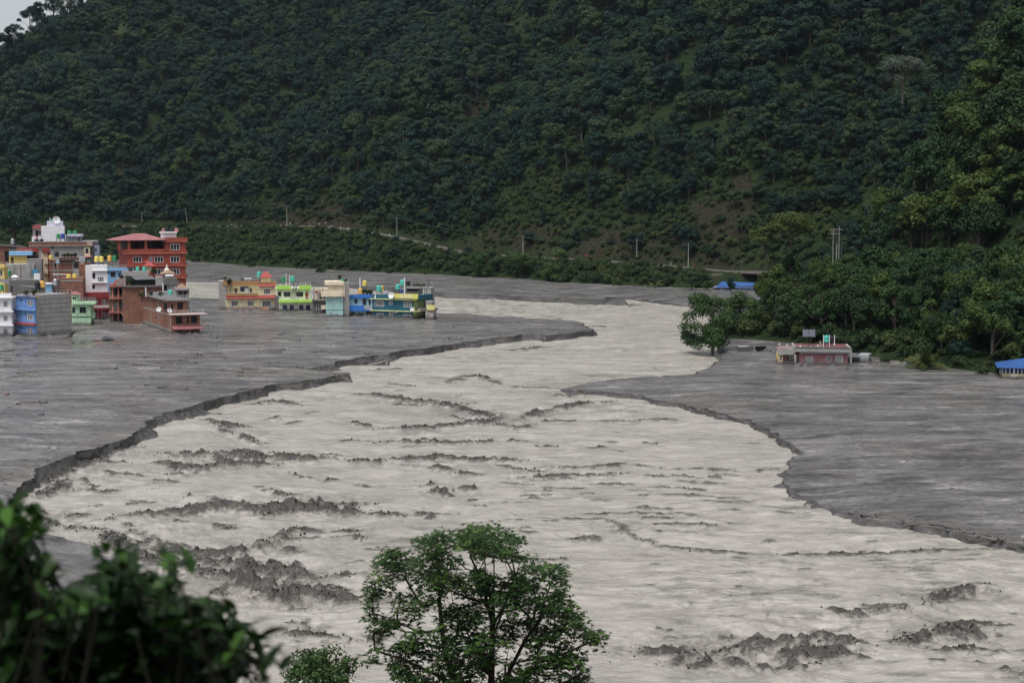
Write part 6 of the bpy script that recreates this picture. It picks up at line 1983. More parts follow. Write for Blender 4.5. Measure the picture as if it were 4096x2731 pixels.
plant_tree('broadleaf_tree', 'flat topped yellowish tree on the right edge of the forest', 3900, 560, 430, (M_LEAF_Y, M_BARK), 13, 9, 'umbrella', 514, 6000, .3, zoff=None)
plant_tree('broadleaf_tree', 'tall pale trunked tree above the left end of the road', 735, 815, 1035, (M_LEAF_Y, M_BARK_PALE), 24, 9.5, 'loose', 515, 3200, .45, zoff=None)
plant_tree('broadleaf_tree', 'open crowned tree alone on the left skyline', 120, 120, 1190, (M_LEAF, M_BARK_PALE), 20, 11, 'loose', 516, 3800, .5, zoff=None)
plant_tree('broadleaf_tree', 'slim dark tree second on the left skyline', 215, 60, 1195, (M_LEAF, M_BARK), 24, 8, 'bushy', 517, 4200, .5, zoff=None)
for k, (u_, v_, h_, r_, kd) in enumerate(((60, 175, 16, 9, 'bushy'), (165, 95, 18, 8, 'bushy'), (20, 200, 14, 8, 'round'), (270, 40, 20, 9, 'bushy'))):
    plant_tree('broadleaf_tree', ['bushy tree low on the left skyline', 'bushy tree under the open crowned skyline tree', 'round tree where the skyline meets the left edge', 'bushy tree at the top edge of the skyline'][k], u_, v_, 1185, (M_LEAF, M_BARK), h_, r_, kd, 540 + k, 4200, .5, zoff=None)
# palm clump and banana plants
M_FROND = leaf_material('frond', (.045, .070, .022), (.10, .095, .035), .35, .12)
def frond_plant(name, label, p_, n, L, seed, broad, cat='plant', up=1.0):
    rg = random.Random(seed)
    t_ = thing(name, label, cat, p_)
    st = MB()
    for k in range(3):
        st.tube([(rg.uniform(-.4, .4), rg.uniform(-.4, .4), -.5), (rg.uniform(-.3, .3), rg.uniform(-.3, .3), .8)], [.16, .1], 6)
    st.build('stem', M_BARK, t_)
    for i in range(n):
        a_ = rg.uniform(0, 6.28)
        el = rg.uniform(.35, 1.35) * up
        l_ = L * rg.uniform(.7, 1.15)
        mb = MB()
        pts = []
        for s_ in np.linspace(0, 1, 8):
            r_ = l_ * s_ * math.cos(el) * (1 + .25 * s_)
            z_ = l_ * (s_ * math.sin(el) - .62 * s_ * s_ * math.cos(el) * 1.1)
            pts.append(np.array((r_ * math.cos(a_), r_ * math.sin(a_), .4 + z_)))
        mb.tube(pts, [.05 * (1 - s_ * .7) for s_ in np.linspace(0, 1, 8)], 3)
        sd_ = np.array((-math.sin(a_), math.cos(a_), 0))
        for k in range(1, 8):
            d_ = pts[k] - pts[k - 1]
            if broad:
                w_ = .42 * math.sin(math.pi * min(1, (k + .5) / 8.2)) * L / 3
                w0 = .42 * math.sin(math.pi * min(1, (k - .5) / 8.2)) * L / 3
                for sg in (-1, 1):
                    mb.add([pts[k - 1], pts[k], pts[k] + sd_ * sg * w_ - np.array((0, 0, w_ * .3)), pts[k - 1] + sd_ * sg * w0 - np.array((0, 0, w0 * .3))], [(0, 1, 2, 3)])
            else:
                for f_ in (0, .5):
                    q0 = pts[k - 1] + d_ * f_
                    for sg in (-1, 1):
                        tip = q0 + d_ * 1.2 + sd_ * sg * .7 * L / 3 * math.sin(math.pi * (k + f_) / 8.5) + np.array((0, 0, -.35 * L / 3))
                        mb.add([q0 - d_ * .2, q0 + d_ * .22, tip], [(0, 1, 2)])
        mb.build('frond', M_FROND, t_)
    return t_
frond_plant('palm_clump', 'clump of arching palm fronds standing in the mud by the right bank', gp(3700, 1473), 40, 5.2, 601, False)
frond_plant('banana_plant', 'broad leaved banana plant on the mud edge below the road', gp(2620, 1150), 14, 5.2, 602, True)
frond_plant('banana_plant', 'banana plant with drooping leaves on the spur above the river', dp(3345, 1150, 372), 12, 4.4, 603, True)
frond_plant('palm_clump', 'dry reddish clump of fronds high on the left terraces', dp(490, 150, 1125), 24, 13, 604, False)
frond_plant('fern', 'tiny green tuft in mud left of the palm clump', gp(3632, 1456), 12, 1.6, 605, False)

# ---- the tree before the river: two leaders and many whorled limbs
def near_tree():
    rg = random.Random(77)
    Z0 = 42.0
    sc_ = Z0 / FPX
    OUT = [(1460, 2390), (1530, 2215), (1650, 2160), (1730, 2130), (1760, 2125), (1800, 2130), (1860, 2100), (1900, 2098), (2010, 2110), (2060, 2150), (2150, 2185), (2170, 2200), (2130, 2270), (2240, 2250), (2275, 2270), (2250, 2360), (2300, 2420), (2290, 2440), (2340, 2470), (2360, 2480), (2300, 2560), (2410, 2520), (2440, 2590), (2380, 2650), (2340, 2690), (2360, 2760), (2300, 2900), (1600, 2900), (1620, 2760), (1590, 2690), (1470, 2650), (1475, 2600), (1480, 2530), (1455, 2480), (1470, 2430)]
    base = np.array((*dp(1962, 3000, Z0)[:2], 0))
    base[2] = float(near_z(base[0], base[1]))
    tree = thing('broadleaf_tree', 'open crowned green tree standing before the river at the bottom centre', 'tree', base)
    pts = []
    tries = 0
    while len(pts) < 1080 and tries < 20000:
        tries += 1
        u_, v_ = rg.uniform(1440, 2450), rg.uniform(2090, 2900)
        if not inside(np.array([u_]), np.array([v_]), OUT)[0]:
            continue
        if fbm(np.array([u_ * .011]), np.array([v_ * .015]), 91, 2)[0] < .39 and rg.random() < .85:
            continue
        half = max(.4, 3.3 * math.sqrt(max(0, 1 - ((u_ - 1940) / 520) ** 2)))
        y_ = Z0 + rg.uniform(-half, half) * .8
        p = dp(u_, v_, y_)
        if pts:
            q = np.array(pts) - p
            if ((q * np.array((1, .8, 1))) ** 2).sum(1).min() < .17 ** 2:
                continue
        pts.append(p)
    # skeleton: leaders first, then every tip joins the nearest wood below it
    nodes, par = [], []
    def chain(ps, parent):
        for a_ in ps:
            nodes.append(np.array(a_))
            par.append(parent)
            parent = len(nodes) - 1
        return parent
    lead = [[base - np.array((0, 0, .5)), base + np.array((0, 0, 2.5)), dp(1962, 2800, Z0), dp(1966, 2700, Z0), dp(1968, 2600, Z0), dp(1970, 2500, Z0), dp(1974, 2400, Z0), dp(1976, 2300, Z0), dp(1975, 2200, Z0), dp(1965, 2135, Z0)]]
    chain(lead[0], -1)
    chain([dp(1830, 2740, Z0 + .6), dp(1785, 2640, Z0 + .9), dp(1768, 2520, Z0 + 1), dp(1757, 2400, Z0 + 1), dp(1752, 2280, Z0 + 1), dp(1745, 2160, Z0 + 1)], 2)
    chain([dp(2030, 2700, Z0 - .5), dp(2100, 2560, Z0 - .8), dp(2160, 2480, Z0 - 1), dp(2180, 2400, Z0 - 1), dp(2215, 2300, Z0 - 1)], 2)
    chain([dp(2080, 2740, Z0 + .5), dp(2150, 2650, Z0 + .6), dp(2260, 2610, Z0 + .6), dp(2380, 2560, Z0 + .6)], 2)
    chain([dp(1870, 2790, Z0 - .6), dp(1750, 2700, Z0 - .9), dp(1620, 2640, Z0 - 1.2), dp(1500, 2600, Z0 - 1.2)], 1)
    chain([dp(1680, 2530, Z0 + .7), dp(1580, 2480, Z0 + .7), dp(1490, 2450, Z0 + .7)], 12)
    chain([dp(1690, 2430, Z0 + .9), dp(1620, 2310, Z0 + .9), dp(1560, 2240, Z0 + .8)], 13)
    chain([dp(1930, 2330, Z0 - .5), dp(1880, 2220, Z0 - .7), dp(1850, 2130, Z0 - .8)], 5)
    chain([dp(2020, 2420, Z0 + .7), dp(2060, 2300, Z0 + .9), dp(2120, 2210, Z0 + 1)], 5)
    n0 = np.array(nodes)
    order = sorted(range(len(pts)), key=lambda i: float(np.linalg.norm(n0 - pts[i], axis=1).min()))
    tips = []
    for i in order:
        p = pts[i]
        na = np.array(nodes)
        bi = int(np.argmin(np.linalg.norm(na - p, axis=1) + np.maximum(0, na[:, 2] - p[2] + .12) * 2.2))
        a_ = nodes[bi]
        L = np.linalg.norm(p - a_)
        k = max(1, int(L / .35))
        mids = []
        for s_ in range(1, k):
            f_ = s_ / k
            m_ = a_ + (p - a_) * f_
            m_ = m_ + np.array((rg.uniform(-.04, .04), rg.uniform(-.04, .04), -.12 * L * math.sin(math.pi * f_) * .6))
            mids.append(m_)
        e_ = chain(mids + [p], bi)
        tips.append(e_)
    cnt = np.zeros(len(nodes))
    for e_ in tips:
        cnt[e_] += 1
    for j in range(len(nodes) - 1, -1, -1):
        if par[j] >= 0:
            cnt[par[j]] += cnt[j]
    rad = np.minimum(.0064 * np.maximum(cnt, 1) ** .5, .19)
    wood = MB()
    for j in range(len(nodes)):
        if par[j] >= 0:
            r1 = rad[j]
            r0 = min(rad[par[j]], r1 * 1.5)
            wood.tube([nodes[par[j]] - base, nodes[j] - base], [r0, r1], 5)
    wood.build('trunk', M_NBARK, tree, True)
    # leaf rosettes
    ros = []
    for k in range(6):
        r2 = np.random.default_rng(900 + k)
        V, F = [], []
        nl = 11
        for i in range(nl):
            a_ = i * 2.4 + r2.uniform(-.3, .3)
            el = r2.uniform(-.5, 1.0)
            ln = r2.uniform(.10, .26)
            c_ = np.array((math.cos(a_) * math.cos(el), math.sin(a_) * math.cos(el), math.sin(el))) * ln
            n5 = 6
            for q_ in range(n5):
                b_ = a_ + (q_ - (n5 - 1) / 2) * .62 + r2.uniform(-.12, .12)
                dd = np.array((math.cos(b_), math.sin(b_), r2.uniform(-.75, -.05)))
                dd /= np.linalg.norm(dd)
                L = r2.uniform(.10, .165)
                w_ = L * .20
                sd_ = np.cross(dd, (0, 0, 1))
                sd_ /= np.linalg.norm(sd_)
                nn_ = np.cross(sd_, dd)
                o_ = len(V)
                V += [c_, c_ + dd * L * .5 + sd_ * w_ - nn_ * w_ * .35, c_ + dd * L, c_ + dd * L * .5 - sd_ * w_ - nn_ * w_ * .35]
                F += [(o_, o_ + 1, o_ + 2), (o_, o_ + 2, o_ + 3)]
        ros.append((np.array(V), np.array(F)))
    rm = [mesh_np('leaf_cluster', V, F, M_NLEAF) for V, F in ros]
    tips_sorted = sorted(tips, key=lambda e_: nodes[e_][1])
    restV, restF, off = [], [], 0
    for n_, e_ in enumerate(tips_sorted):
        a_, s_ = rg.uniform(0, 6.28), rg.uniform(.8, 1.12)
        if n_ % 2 == 0 and n_ < 600:
            o_ = link('leaf_cluster', rm[n_ % 6], tree, nodes[e_] - base, (rg.uniform(-.3, .3), rg.uniform(-.3, .3), a_), s_)
        else:
            V, F = ros[n_ % 6]
            c_, s2 = math.cos(a_) * s_, math.sin(a_) * s_
            restV.append(np.column_stack([V[:, 0] * c_ - V[:, 1] * s2, V[:, 0] * s2 + V[:, 1] * c_, V[:, 2] * s_]) + (nodes[e_] - base))
            restF.append(F + off)
            off += len(V)
    o_ = link('foliage', mesh_np('foliage', np.concatenate(restV), np.concatenate(restF), M_NLEAF), tree)
    o_['kind'] = 'stuff'
    print('NEAR TREE tips', len(tips), 'nodes', len(nodes))
    return tree
M_NBARK = paint((0.045, 0.035, 0.028), .9, .3, .2, name='near_bark')
M_NLEAF = leaf_material('near_tree_leaf', (0.030, 0.068, 0.016), (0.072, 0.125, 0.026), .4, .16, .45)
near_tree()
p_ = dp(1285, 2890, 40)
plant_tree('broadleaf_tree', 'small dense tree top beside the bush at the bottom edge', 1285, 2880, 40, (leaf_material('small_tree_leaf', (.045, .085, .026), (.085, .125, .034), .4, .2, .45), M_NBARK), 2.25, 1.2, 'round', 520, 3600, .055)

# ---- the out of focus bush close to the lens
def near_bush():
    rg = random.Random(99)
    M_BL = leaf_material('bush_leaf', (0.008, 0.024, 0.004), (0.045, 0.115, 0.014), .35, .14, .4)
    base = np.array((-.75, 3.6, float(near_z(-.75, 3.6))))
    bush = thing('leafy_bush', 'dark leafy bush close to the camera in the lower left corner', 'bush', base)
    OUT = [(-120, 1960), (20, 1990), (70, 2040), (160, 2060), (190, 2090), (140, 2130), (120, 2200), (190, 2270), (170, 2350), (230, 2400), (330, 2400), (350, 2350), (390, 2200), (440, 2190), (500, 2190), (520, 2270), (600, 2290), (640, 2230), (700, 2170), (760, 2230), (700, 2300), (720, 2370), (800, 2400), (880, 2450), (950, 2430), (985, 2480), (960, 2540), (1020, 2530), (1070, 2545), (1050, 2600), (1010, 2670), (960, 2740), (960, 2900), (-120, 2900)]
    def leaf_mesh(L, w_, fold, curl, name):
        V, F = [], []
        n = 5
        for i in range(n + 1):
            s_ = i / n
            ww = w_ * math.sin(math.pi * (s_ * .93 + .035)) ** .8
            z_ = -curl * s_ * s_ * L
            V += [(-ww, s_ * L, z_ + fold * ww), (0, s_ * L, z_), (ww, s_ * L, z_ + fold * ww)]
        for i in range(n):
            for k in range(2):
                a_ = i * 3 + k
                F.append((a_, a_ + 1, a_ + 4, a_ + 3))
        return mesh_from(name, V, F, M_BL, True)
    LM = [leaf_mesh(.066, .0135, .35, .25, 'leaf'), leaf_mesh(.052, .0115, .3, .1, 'leaf'), leaf_mesh(.074, .0145, .4, .4, 'leaf'), leaf_mesh(.042, .010, .3, .0, 'leaf')]
    def spots(n, y0, y1, shrink):
        r2 = np.random.default_rng(5 + n)
        uu, v2 = r2.uniform(-120, 1080, n * 8), r2.uniform(1960, 2900, n * 8)
        ok = inside(uu, v2, OUT)
        if shrink:
            for dx, dy in ((45, -45), (-45, -45), (0, -70), (60, 0)):
                ok &= inside(uu + dx, v2 + dy, OUT)
        return [dp(a_, b_, r2.uniform(y0, y1)) for a_, b_ in list(zip(uu[ok], v2[ok]))[:n]]
    def rim(n):
        out = []
        for k in range(n):
            i = rg.randrange(1, len(OUT) - 4)
            f_ = rg.random()
            out.append(dp(OUT[i][0] + (OUT[i + 1][0] - OUT[i][0]) * f_ + rg.uniform(-45, 25), OUT[i][1] + (OUT[i + 1][1] - OUT[i][1]) * f_ + rg.uniform(10, 75), rg.uniform(2.8, 3.5)))
        return out
    front = spots(140, 2.75, 3.9, False) + rim(158) + [dp(1135, 2700, 3.0), dp(1120, 2680, 3.05)]
    tw = MB()
    for i, p in enumerate(front):
        rot_ = (rg.uniform(-.35, 1.25), rg.uniform(-.7, .7), rg.uniform(0, 6.28))
        link('leaf', LM[i % 4], bush, p - base, rot_, rg.uniform(.7, 1.15))
        if i % 3 == 0:
            q = p + np.array((rg.uniform(-.1, .1), rg.uniform(0, .2), -rg.uniform(.15, .4)))
            tw.tube([q - base, p - base], [.005, .002], 4)
    VV, FF, off = [], [], 0
    for i, p in enumerate(spots(6500, 3.1, 4.7, True)):
        me = LM[i % 4]
        V = np.array([v.co for v in me.vertices])
        R_ = np.array(Matrix.Rotation(rg.uniform(0, 6.28), 3, 'Z') @ Matrix.Rotation(rg.uniform(-.4, 1.2), 3, 'X') @ Matrix.Rotation(rg.uniform(-.7, .7), 3, 'Y'))
        VV.append((V * rg.uniform(.85, 1.3)) @ R_.T + (p - base))
        FF.append(np.array([list(f.vertices) for f in me.polygons]) + off)
        off += len(V)
    o_ = link('foliage', mesh_np('foliage', np.concatenate(VV), np.concatenate(FF), M_BL, True), bush)
    o_['kind'] = 'stuff'
    for k in range(16):
        u_ = -60 + k * 66
        top = dp(u_, 2450 + (k % 4) * 60, 3.8)
        ft = base + np.array((rg.uniform(-.4, .5), rg.uniform(-.1, .5), -.2))
        tw.tube([ft - base, (ft + top) / 2 - base + np.array((rg.uniform(-.1, .1), 0, -.1)), top - base], [.010, .007, .003], 5)
    tw.build('stem', paint((.018, .014, .01), .9, .2, .1), bush)
near_bush()

# ---- grassy terrace ledges high on the left slope
M_GRASS = leaf_material('terrace_grass', (.040, .072, .022), (.055, .090, .028), .4, .05)
def hill_hit(u_, v_, y0=900, y1=1600):
    ys_ = np.arange(y0, y1, 3.0)
    d = ray(u_, v_)
    t = ys_ / d[1]
    x_, z_ = d[0] * t, CAM_H + d[2] * t
    h_ = hill_z(x_, ys_)
    k = np.argmax(h_ > z_)
    return np.array((x_[k], ys_[k], h_[k])) if (h_ > z_).any() else None
for k, (ua, ub, v_) in enumerate(((500, 700, 160), (480, 700, 190), (470, 720, 214), (490, 720, 238), (200, 250, 246), (440, 690, 258), (520, 620, 310), (520, 600, 345), (500, 610, 372), (450, 600, 400), (440, 560, 430), (900, 1010, 60), (890, 1020, 92))):
    V, F = [], []
    for u_ in np.arange(ua, ub, 8.0):
        p = hill_hit(u_, v_ + (vnoise(np.array(u_ * .03), np.array(k * 3.1), 9) - .5) * 10)
        if p is None:
            continue
        V += [p + np.array((0, -.8, -.6)), p + np.array((0, -.8, .9)), p + np.array((0, 3.5, 1.5)), p + np.array((0, 4.5, -1.0))]
    n_ = len(V) // 4
    for i in range(n_ - 1):
        for j in range(3):
            F.append((i * 4 + j, (i + 1) * 4 + j, (i + 1) * 4 + j + 1, i * 4 + j + 1))
    if F:
        o = link('terrace', mesh_from('terrace', V, F, M_GRASS))
        o['kind'] = 'structure'

# ================================================================== poles, wires, tower
road_uv = [to_px(p) for p in ROAD]
def road_y(u_):
    us = np.array([q[0] for q in road_uv])
    ysr = np.array([p[1] for p in ROAD])
    o = np.argsort(us[:15])
    return float(np.interp(u_, us[:15][o], ysr[:15][o]))
M_POLE = paint((.27, .265, .25), .8, .2, .3, name='pole_concrete')
POLES = [(370, 894, 965, 'grey utility pole rising behind the village, farthest left'), (568, 848, 912, 'thin utility pole left of the leaning one on the road'), (752, 833, 911, 'slightly leaning utility pole above the red hotel'), (1148, 823, 905, 'tall pale utility pole beside the crowd on the road'),
         (1588, 869, 958, 'pale utility pole where the road starts to drop'), (2092, 944, 1008, 'utility pole behind the green trees at the road foot'), (2547, 956, 1047, 'slim pale utility pole on the lower road'), (2753, 974, 1064, 'utility pole at the right end of the lower road')]
tops = []
for i, (u_, v0, v1, lab) in enumerate(POLES):
    Y_ = road_y(u_) - 3.6
    ft = dp(u_, v1, Y_)
    h_ = (v1 - v0) * Y_ / FPX
    t_ = thing('utility_pole', lab, 'utility pole', ft, 0, 'poles along the road')
    ln = -.12 if i == 2 else 0
    MB().tube([(0, 0, -4), (0, 0, 0), (ln * h_, 0, h_)], [.24, .22, .14], 8).build('shaft', M_POLE, t_)
    MB().box(ln * h_ - .9, -.06, h_ - .6, ln * h_ + .9, .06, h_ - .48).build('crossarm', M_STEEL, t_)
    tops.append(ft + np.array((ln * h_, 0, h_ - .45)))
def wire(a_, b_, sag, lab, r=.035):
    pts = [a_ + (b_ - a_) * s_ + np.array((0, 0, -sag * 4 * s_ * (1 - s_))) for s_ in np.linspace(0, 1, 13)]
    o = MB().tube([p - a_ for p in pts], r, 3).build('power_line', M_STEEL, None, loc=a_)
    tag(o, lab, 'wire', 'wires between the road poles')
for i in range(len(tops) - 1):
    for k, dx in enumerate((-.8, .8)):
        wire(tops[i] + np.array((dx, 0, 0)), tops[i + 1] + np.array((dx, 0, 0)), 1.6 + .25 * k, 'thin dark power line strung between poles along the road')
t_ = thing('utility_pole', 'lone grey utility pole among bushes on the right slope', 'utility pole', dp(3785, 1185, 345))
MB().tube([(0, 0, -6), (0, 0, (1185 - 1058) * 345 / FPX)], [.2, .16], 8).build('shaft', M_POLE, t_)
MB().box(-.5, -.05, 7.2, .5, .05, 7.3).build('crossarm', M_STEEL, t_)
Y_ = 384
ft = dp(3345, 1050, Y_)
t_ = thing('twin_pole', 'twin utility pole with two cross beams on the spur road', 'utility pole', ft)
for x_, h_ in ((-.95, (1050 - 915) * Y_ / FPX), (.65, (1050 - 905) * Y_ / FPX)):
    MB().tube([(x_, 0, -6), (x_, 0, h_)], [.11, .09], 7).build('shaft', M_POLE, t_)
for z_ in (8.9, 7.7):
    MB().box(-2.0 + (.3 if z_ < 8 else 0), -.1, z_ - .08, (1.7 if z_ > 8 else .8), .1, z_ + .08).build('crossbeam', M_POLE, t_)
MB().tube([(0.1, .3, -6), (0.1, .3, 5)], .13, 8).build('stub_post', M_POLE, t_)
MB().tube([(1.6, .3, -6), (1.4, .3, 6.4)], .1, 6).build('stay', M_STEEL, t_)
# lattice tower at the right edge
M_TOWER = paint((.16, .16, .17), .6, .2, .2, .3, name='galvanised_steel')
Y_ = 418
ft = dp(4099, 700, Y_)
zg = float(hill_z(ft[0], ft[1])[0])
top = dp(4099, 350, Y_)[2]
tw_ = thing('lattice_tower', 'grey lattice power tower cut by the right edge of the photo', 'power tower', (ft[0], ft[1], zg))
H_ = top - zg
leg = lambda f_: 5.0 * (1 - f_) + .85
lv_ = [0, .14, .27, .38, .48, .57, .65, .72, .79, .86, .93, 1.0]
for sx in (-1, 1):
    for sy in (-1, 1):
        MB().tube([(sx * leg(f_), sy * leg(f_), f_ * H_ - (1.5 if f_ == 0 else 0)) for f_ in lv_], .13, 4).build('leg', M_TOWER, tw_)
for a_, c_ in zip(lv_[:-1], lv_[1:]):
    for fx in ((1, 0), (-1, 0), (0, 1), (0, -1)):
        def cn(f_, s_):
            w_ = leg(f_)
            return (fx[0] * w_ + (s_ * w_ if fx[0] == 0 else 0), fx[1] * w_ + (s_ * w_ if fx[1] == 0 else 0), f_ * H_)
        MB().tube([cn(a_, -1), cn(c_, 1)], .055, 3).build('brace', M_TOWER, tw_)
        MB().tube([cn(a_, 1), cn(c_, -1)], .055, 3).build('brace', M_TOWER, tw_)
for z_ in (dp(4099, 480, Y_)[2] - zg, ):
    for sg in (-1, 1):
        w_ = leg(z_ / H_)
        MB().tube([(sg * w_, -w_, z_), (sg * 5.2, 0, z_ - .1), (sg * w_, w_, z_)], .07, 3).tube([(sg * w_, 0, z_ + 2.2), (sg * 5.2, 0, z_ - .1)], .08, 3).build('arm', M_TOWER, tw_)

# ================================================================== people and things on the road
def figure_mesh():
    """one standing figure grown over a skeleton"""
    J = {'pel': (0, 0, .95), 'chest': (0, .02, 1.28), 'neck': (0, .02, 1.47), 'head': (0, -.01, 1.60), 'crown': (0, 0, 1.72), 'shl': (-.17, .02, 1.40), 'ell': (-.24, .0, 1.12), 'hal': (-.22, -.10, .88), 'shr': (.17, .02, 1.40), 'elr': (.24, 0, 1.12), 'har': (.20, -.16, .95),
         'hil': (-.09, 0, .90), 'knl': (-.10, -.02, .50), 'anl': (-.11, .03, .08), 'tol': (-.12, -.13, .03), 'hir': (.09, 0, .90), 'knr': (.11, -.03, .50), 'anr': (.12, .02, .08), 'tor': (.13, -.14, .03)}
    R = {'pel': .135, 'chest': .15, 'neck': .055, 'head': .10, 'crown': .075, 'shl': .07, 'ell': .045, 'hal': .035, 'shr': .07, 'elr': .045, 'har': .035, 'hil': .095, 'knl': .06, 'anl': .045, 'tol': .035, 'hir': .095, 'knr': .06, 'anr': .045, 'tor': .035}
    E = [('pel', 'chest'), ('chest', 'neck'), ('neck', 'head'), ('head', 'crown'), ('chest', 'shl'), ('shl', 'ell'), ('ell', 'hal'), ('chest', 'shr'), ('shr', 'elr'), ('elr', 'har'), ('pel', 'hil'), ('hil', 'knl'), ('knl', 'anl'), ('anl', 'tol'), ('pel', 'hir'), ('hir', 'knr'), ('knr', 'anr'), ('anr', 'tor')]
    ks = list(J)
    me = bpy.data.meshes.new('tmp_skin')
    me.from_pydata([J[k] for k in ks], [(ks.index(a_), ks.index(c_)) for a_, c_ in E], [])
    o = bpy.data.objects.new('tmp_skin', me)
    COL.objects.link(o)
    o.modifiers.new('skin', 'SKIN')
    for i, k in enumerate(ks):
        me.skin_vertices[0].data[i].radius = (R[k], R[k])
        me.skin_vertices[0].data[i].use_root = (k == 'pel')
    o.modifiers.new('sub', 'SUBSURF').levels = 1
    dg = bpy.context.evaluated_depsgraph_get()
    out = bpy.data.meshes.new_from_object(o.evaluated_get(dg))
    bpy.data.objects.remove(o)
    out.materials.clear()
    for _ in range(4):
        out.materials.append(None)
    for f in out.polygons:
        c = f.center
        f.use_smooth = True
        f.material_index = 3 if c.z > 1.66 or (c.z > 1.56 and c.y > .02) else 2 if c.z > 1.46 or (abs(c.x) > .17 and c.z < 1.02) else 0 if c.z > .93 else 1
    return out
FIG = figure_mesh()
M_SKIN, M_HAIR = paint((.22, .12, .08), .6, .1, .0), paint((.012, .01, .01), .5, .1, 0)
CLO = {'red': (.45, .02, .02), 'white': (.7, .7, .7), 'blue': (.03, .06, .25), 'black': (.02, .02, .02), 'pink': (.5, .12, .25), 'green': (.05, .2, .1), 'grey': (.2, .2, .2), 'orange': (.55, .18, .03), 'teal': (.04, .25, .25)}
def person(p_, shirt, leg_, label, rz=0.0, group='people on the road'):
    t_ = thing('person', label, 'person', p_, rz, group)
    o = link('body', FIG, t_)
    for k, m_ in enumerate((paint(CLO[shirt], .8, .1, .1), paint(CLO[leg_], .8, .1, .1), M_SKIN, M_HAIR)):
        o.material_slots[k].link = 'OBJECT'
        o.material_slots[k].material = m_
    return t_
def umbrella(p_, col, label):
    t_ = thing('umbrella', label, 'umbrella', p_)
    MB().lathe([(.62, 0), (.52, .14), (.3, .25), (.001, .32)], 10).build('canopy', paint(CLO[col], .6, .1, .1), t_)
    MB().tube([(0, 0, -.75), (0, 0, .3)], .015, 4).build('shaft', M_STEEL, t_)
def on_road(u_, side):
    Y_ = road_y(u_)
    us = np.array([q[0] for q in road_uv[:15]])
    zs_ = np.array([p[2] for p in ROAD[:15]])
    z_ = float(np.interp(u_, us, zs_))
    x_ = (u_ - 2048) / FPX * (Y_ * CP - (z_ - CAM_H) * SP)
    return np.array((x_, Y_ + side, z_ + .05))
PPL = [(1163, -1.5, 'white', 'grey', 'person in white alone at the left of the road crowd'), (1178, -.5, 'black', 'black', 'person in black under a dark umbrella'), (1186, -1.8, 'blue', 'black', 'person in blue beside the dark umbrella'), (1196, -.8, 'grey', 'black', 'person in grey right of the dark umbrella'),
       (1233, -1.0, 'red', 'black', 'person in red at the left of the main group'), (1240, -1.8, 'teal', 'grey', 'person in teal in the main group'), (1248, -.6, 'red', 'red', 'person dressed all in red in the main group'), (1257, -1.6, 'red', 'black', 'person in red under the teal umbrella'), (1264, -.8, 'orange', 'red', 'person in orange in the middle of the main group'),
       (1272, -1.7, 'green', 'red', 'person in green at the front of the main group'), (1279, -.9, 'white', 'blue', 'person in white and blue in the main group'), (1286, -1.6, 'black', 'grey', 'person in black at the right of the main group'), (1303, -1.0, 'pink', 'pink', 'person in pink standing apart on the right'), (1450, -.5, 'blue', 'black', 'person in dark blue walking alone down the road'),
       (2345, 0, 'red', 'blue', 'person in red at the bend of the lower road'), (2684, 0, 'grey', 'white', 'person in pale grey on the lower road'), (2774, 0, 'red', 'red', 'person in red by the last road pole')]
for k, (u_, s_, a_, c_, lab) in enumerate(PPL):
    person(on_road(u_, s_), a_, c_, lab, k * 1.3)
for u_, s_, col, lab in ((1179, -.5, 'black', 'dark umbrella held up on the road'), (1256, -1.6, 'teal', 'teal umbrella in the middle of the road crowd'), (1303, -1.0, 'pink', 'pink umbrella held apart at the right of the crowd'), (2345, 0, 'red', 'red umbrella on the lower road')):
    umbrella(on_road(u_, s_) + np.array((.1, 0, 1.9)), col, lab)
for k, (u_, v_, a_, lab) in enumerate(((2966, 1070, 'green', 'person in green on the road above the blue shed'), (2992, 1068, 'red', 'person in red standing on the road above the blue shed'), (2978, 1078, 'red', 'person in red crouched near the goods above the shed'), (2950, 1080, 'black', 'person in black above the road wall'))):
    pp = dp(u_, v_ + 10, 600)
    pp[2] = float(hill_z(pp[0], pp[1])[0]) + .3
    person(pp, a_, 'black', lab, k, 'people above the blue shed')
for k, u_ in enumerate((930, 985, 1050, 1095, 1330, 1365, 1395, 1425, 1480, 1520, 1560)):
    o = MB().add([(-.14, -.14, -.5), (.14, -.14, -.5), (.14, .14, -.5), (-.14, .14, -.5), (-.12, -.12, .75), (.12, -.12, .75), (.12, .12, .75), (-.12, .12, .75), (0, 0, .85)], [(0, 1, 5, 4), (1, 2, 6, 5), (2, 3, 7, 6), (3, 0, 4, 7), (4, 5, 8), (5, 6, 8), (6, 7, 8), (7, 4, 8)]).build('guard_stone', M_FRAME, None, loc=on_road(u_, -3.1))
    tag(o, 'small white guard stone on the outer edge of the road', 'guard stone', 'guard stones along the road')
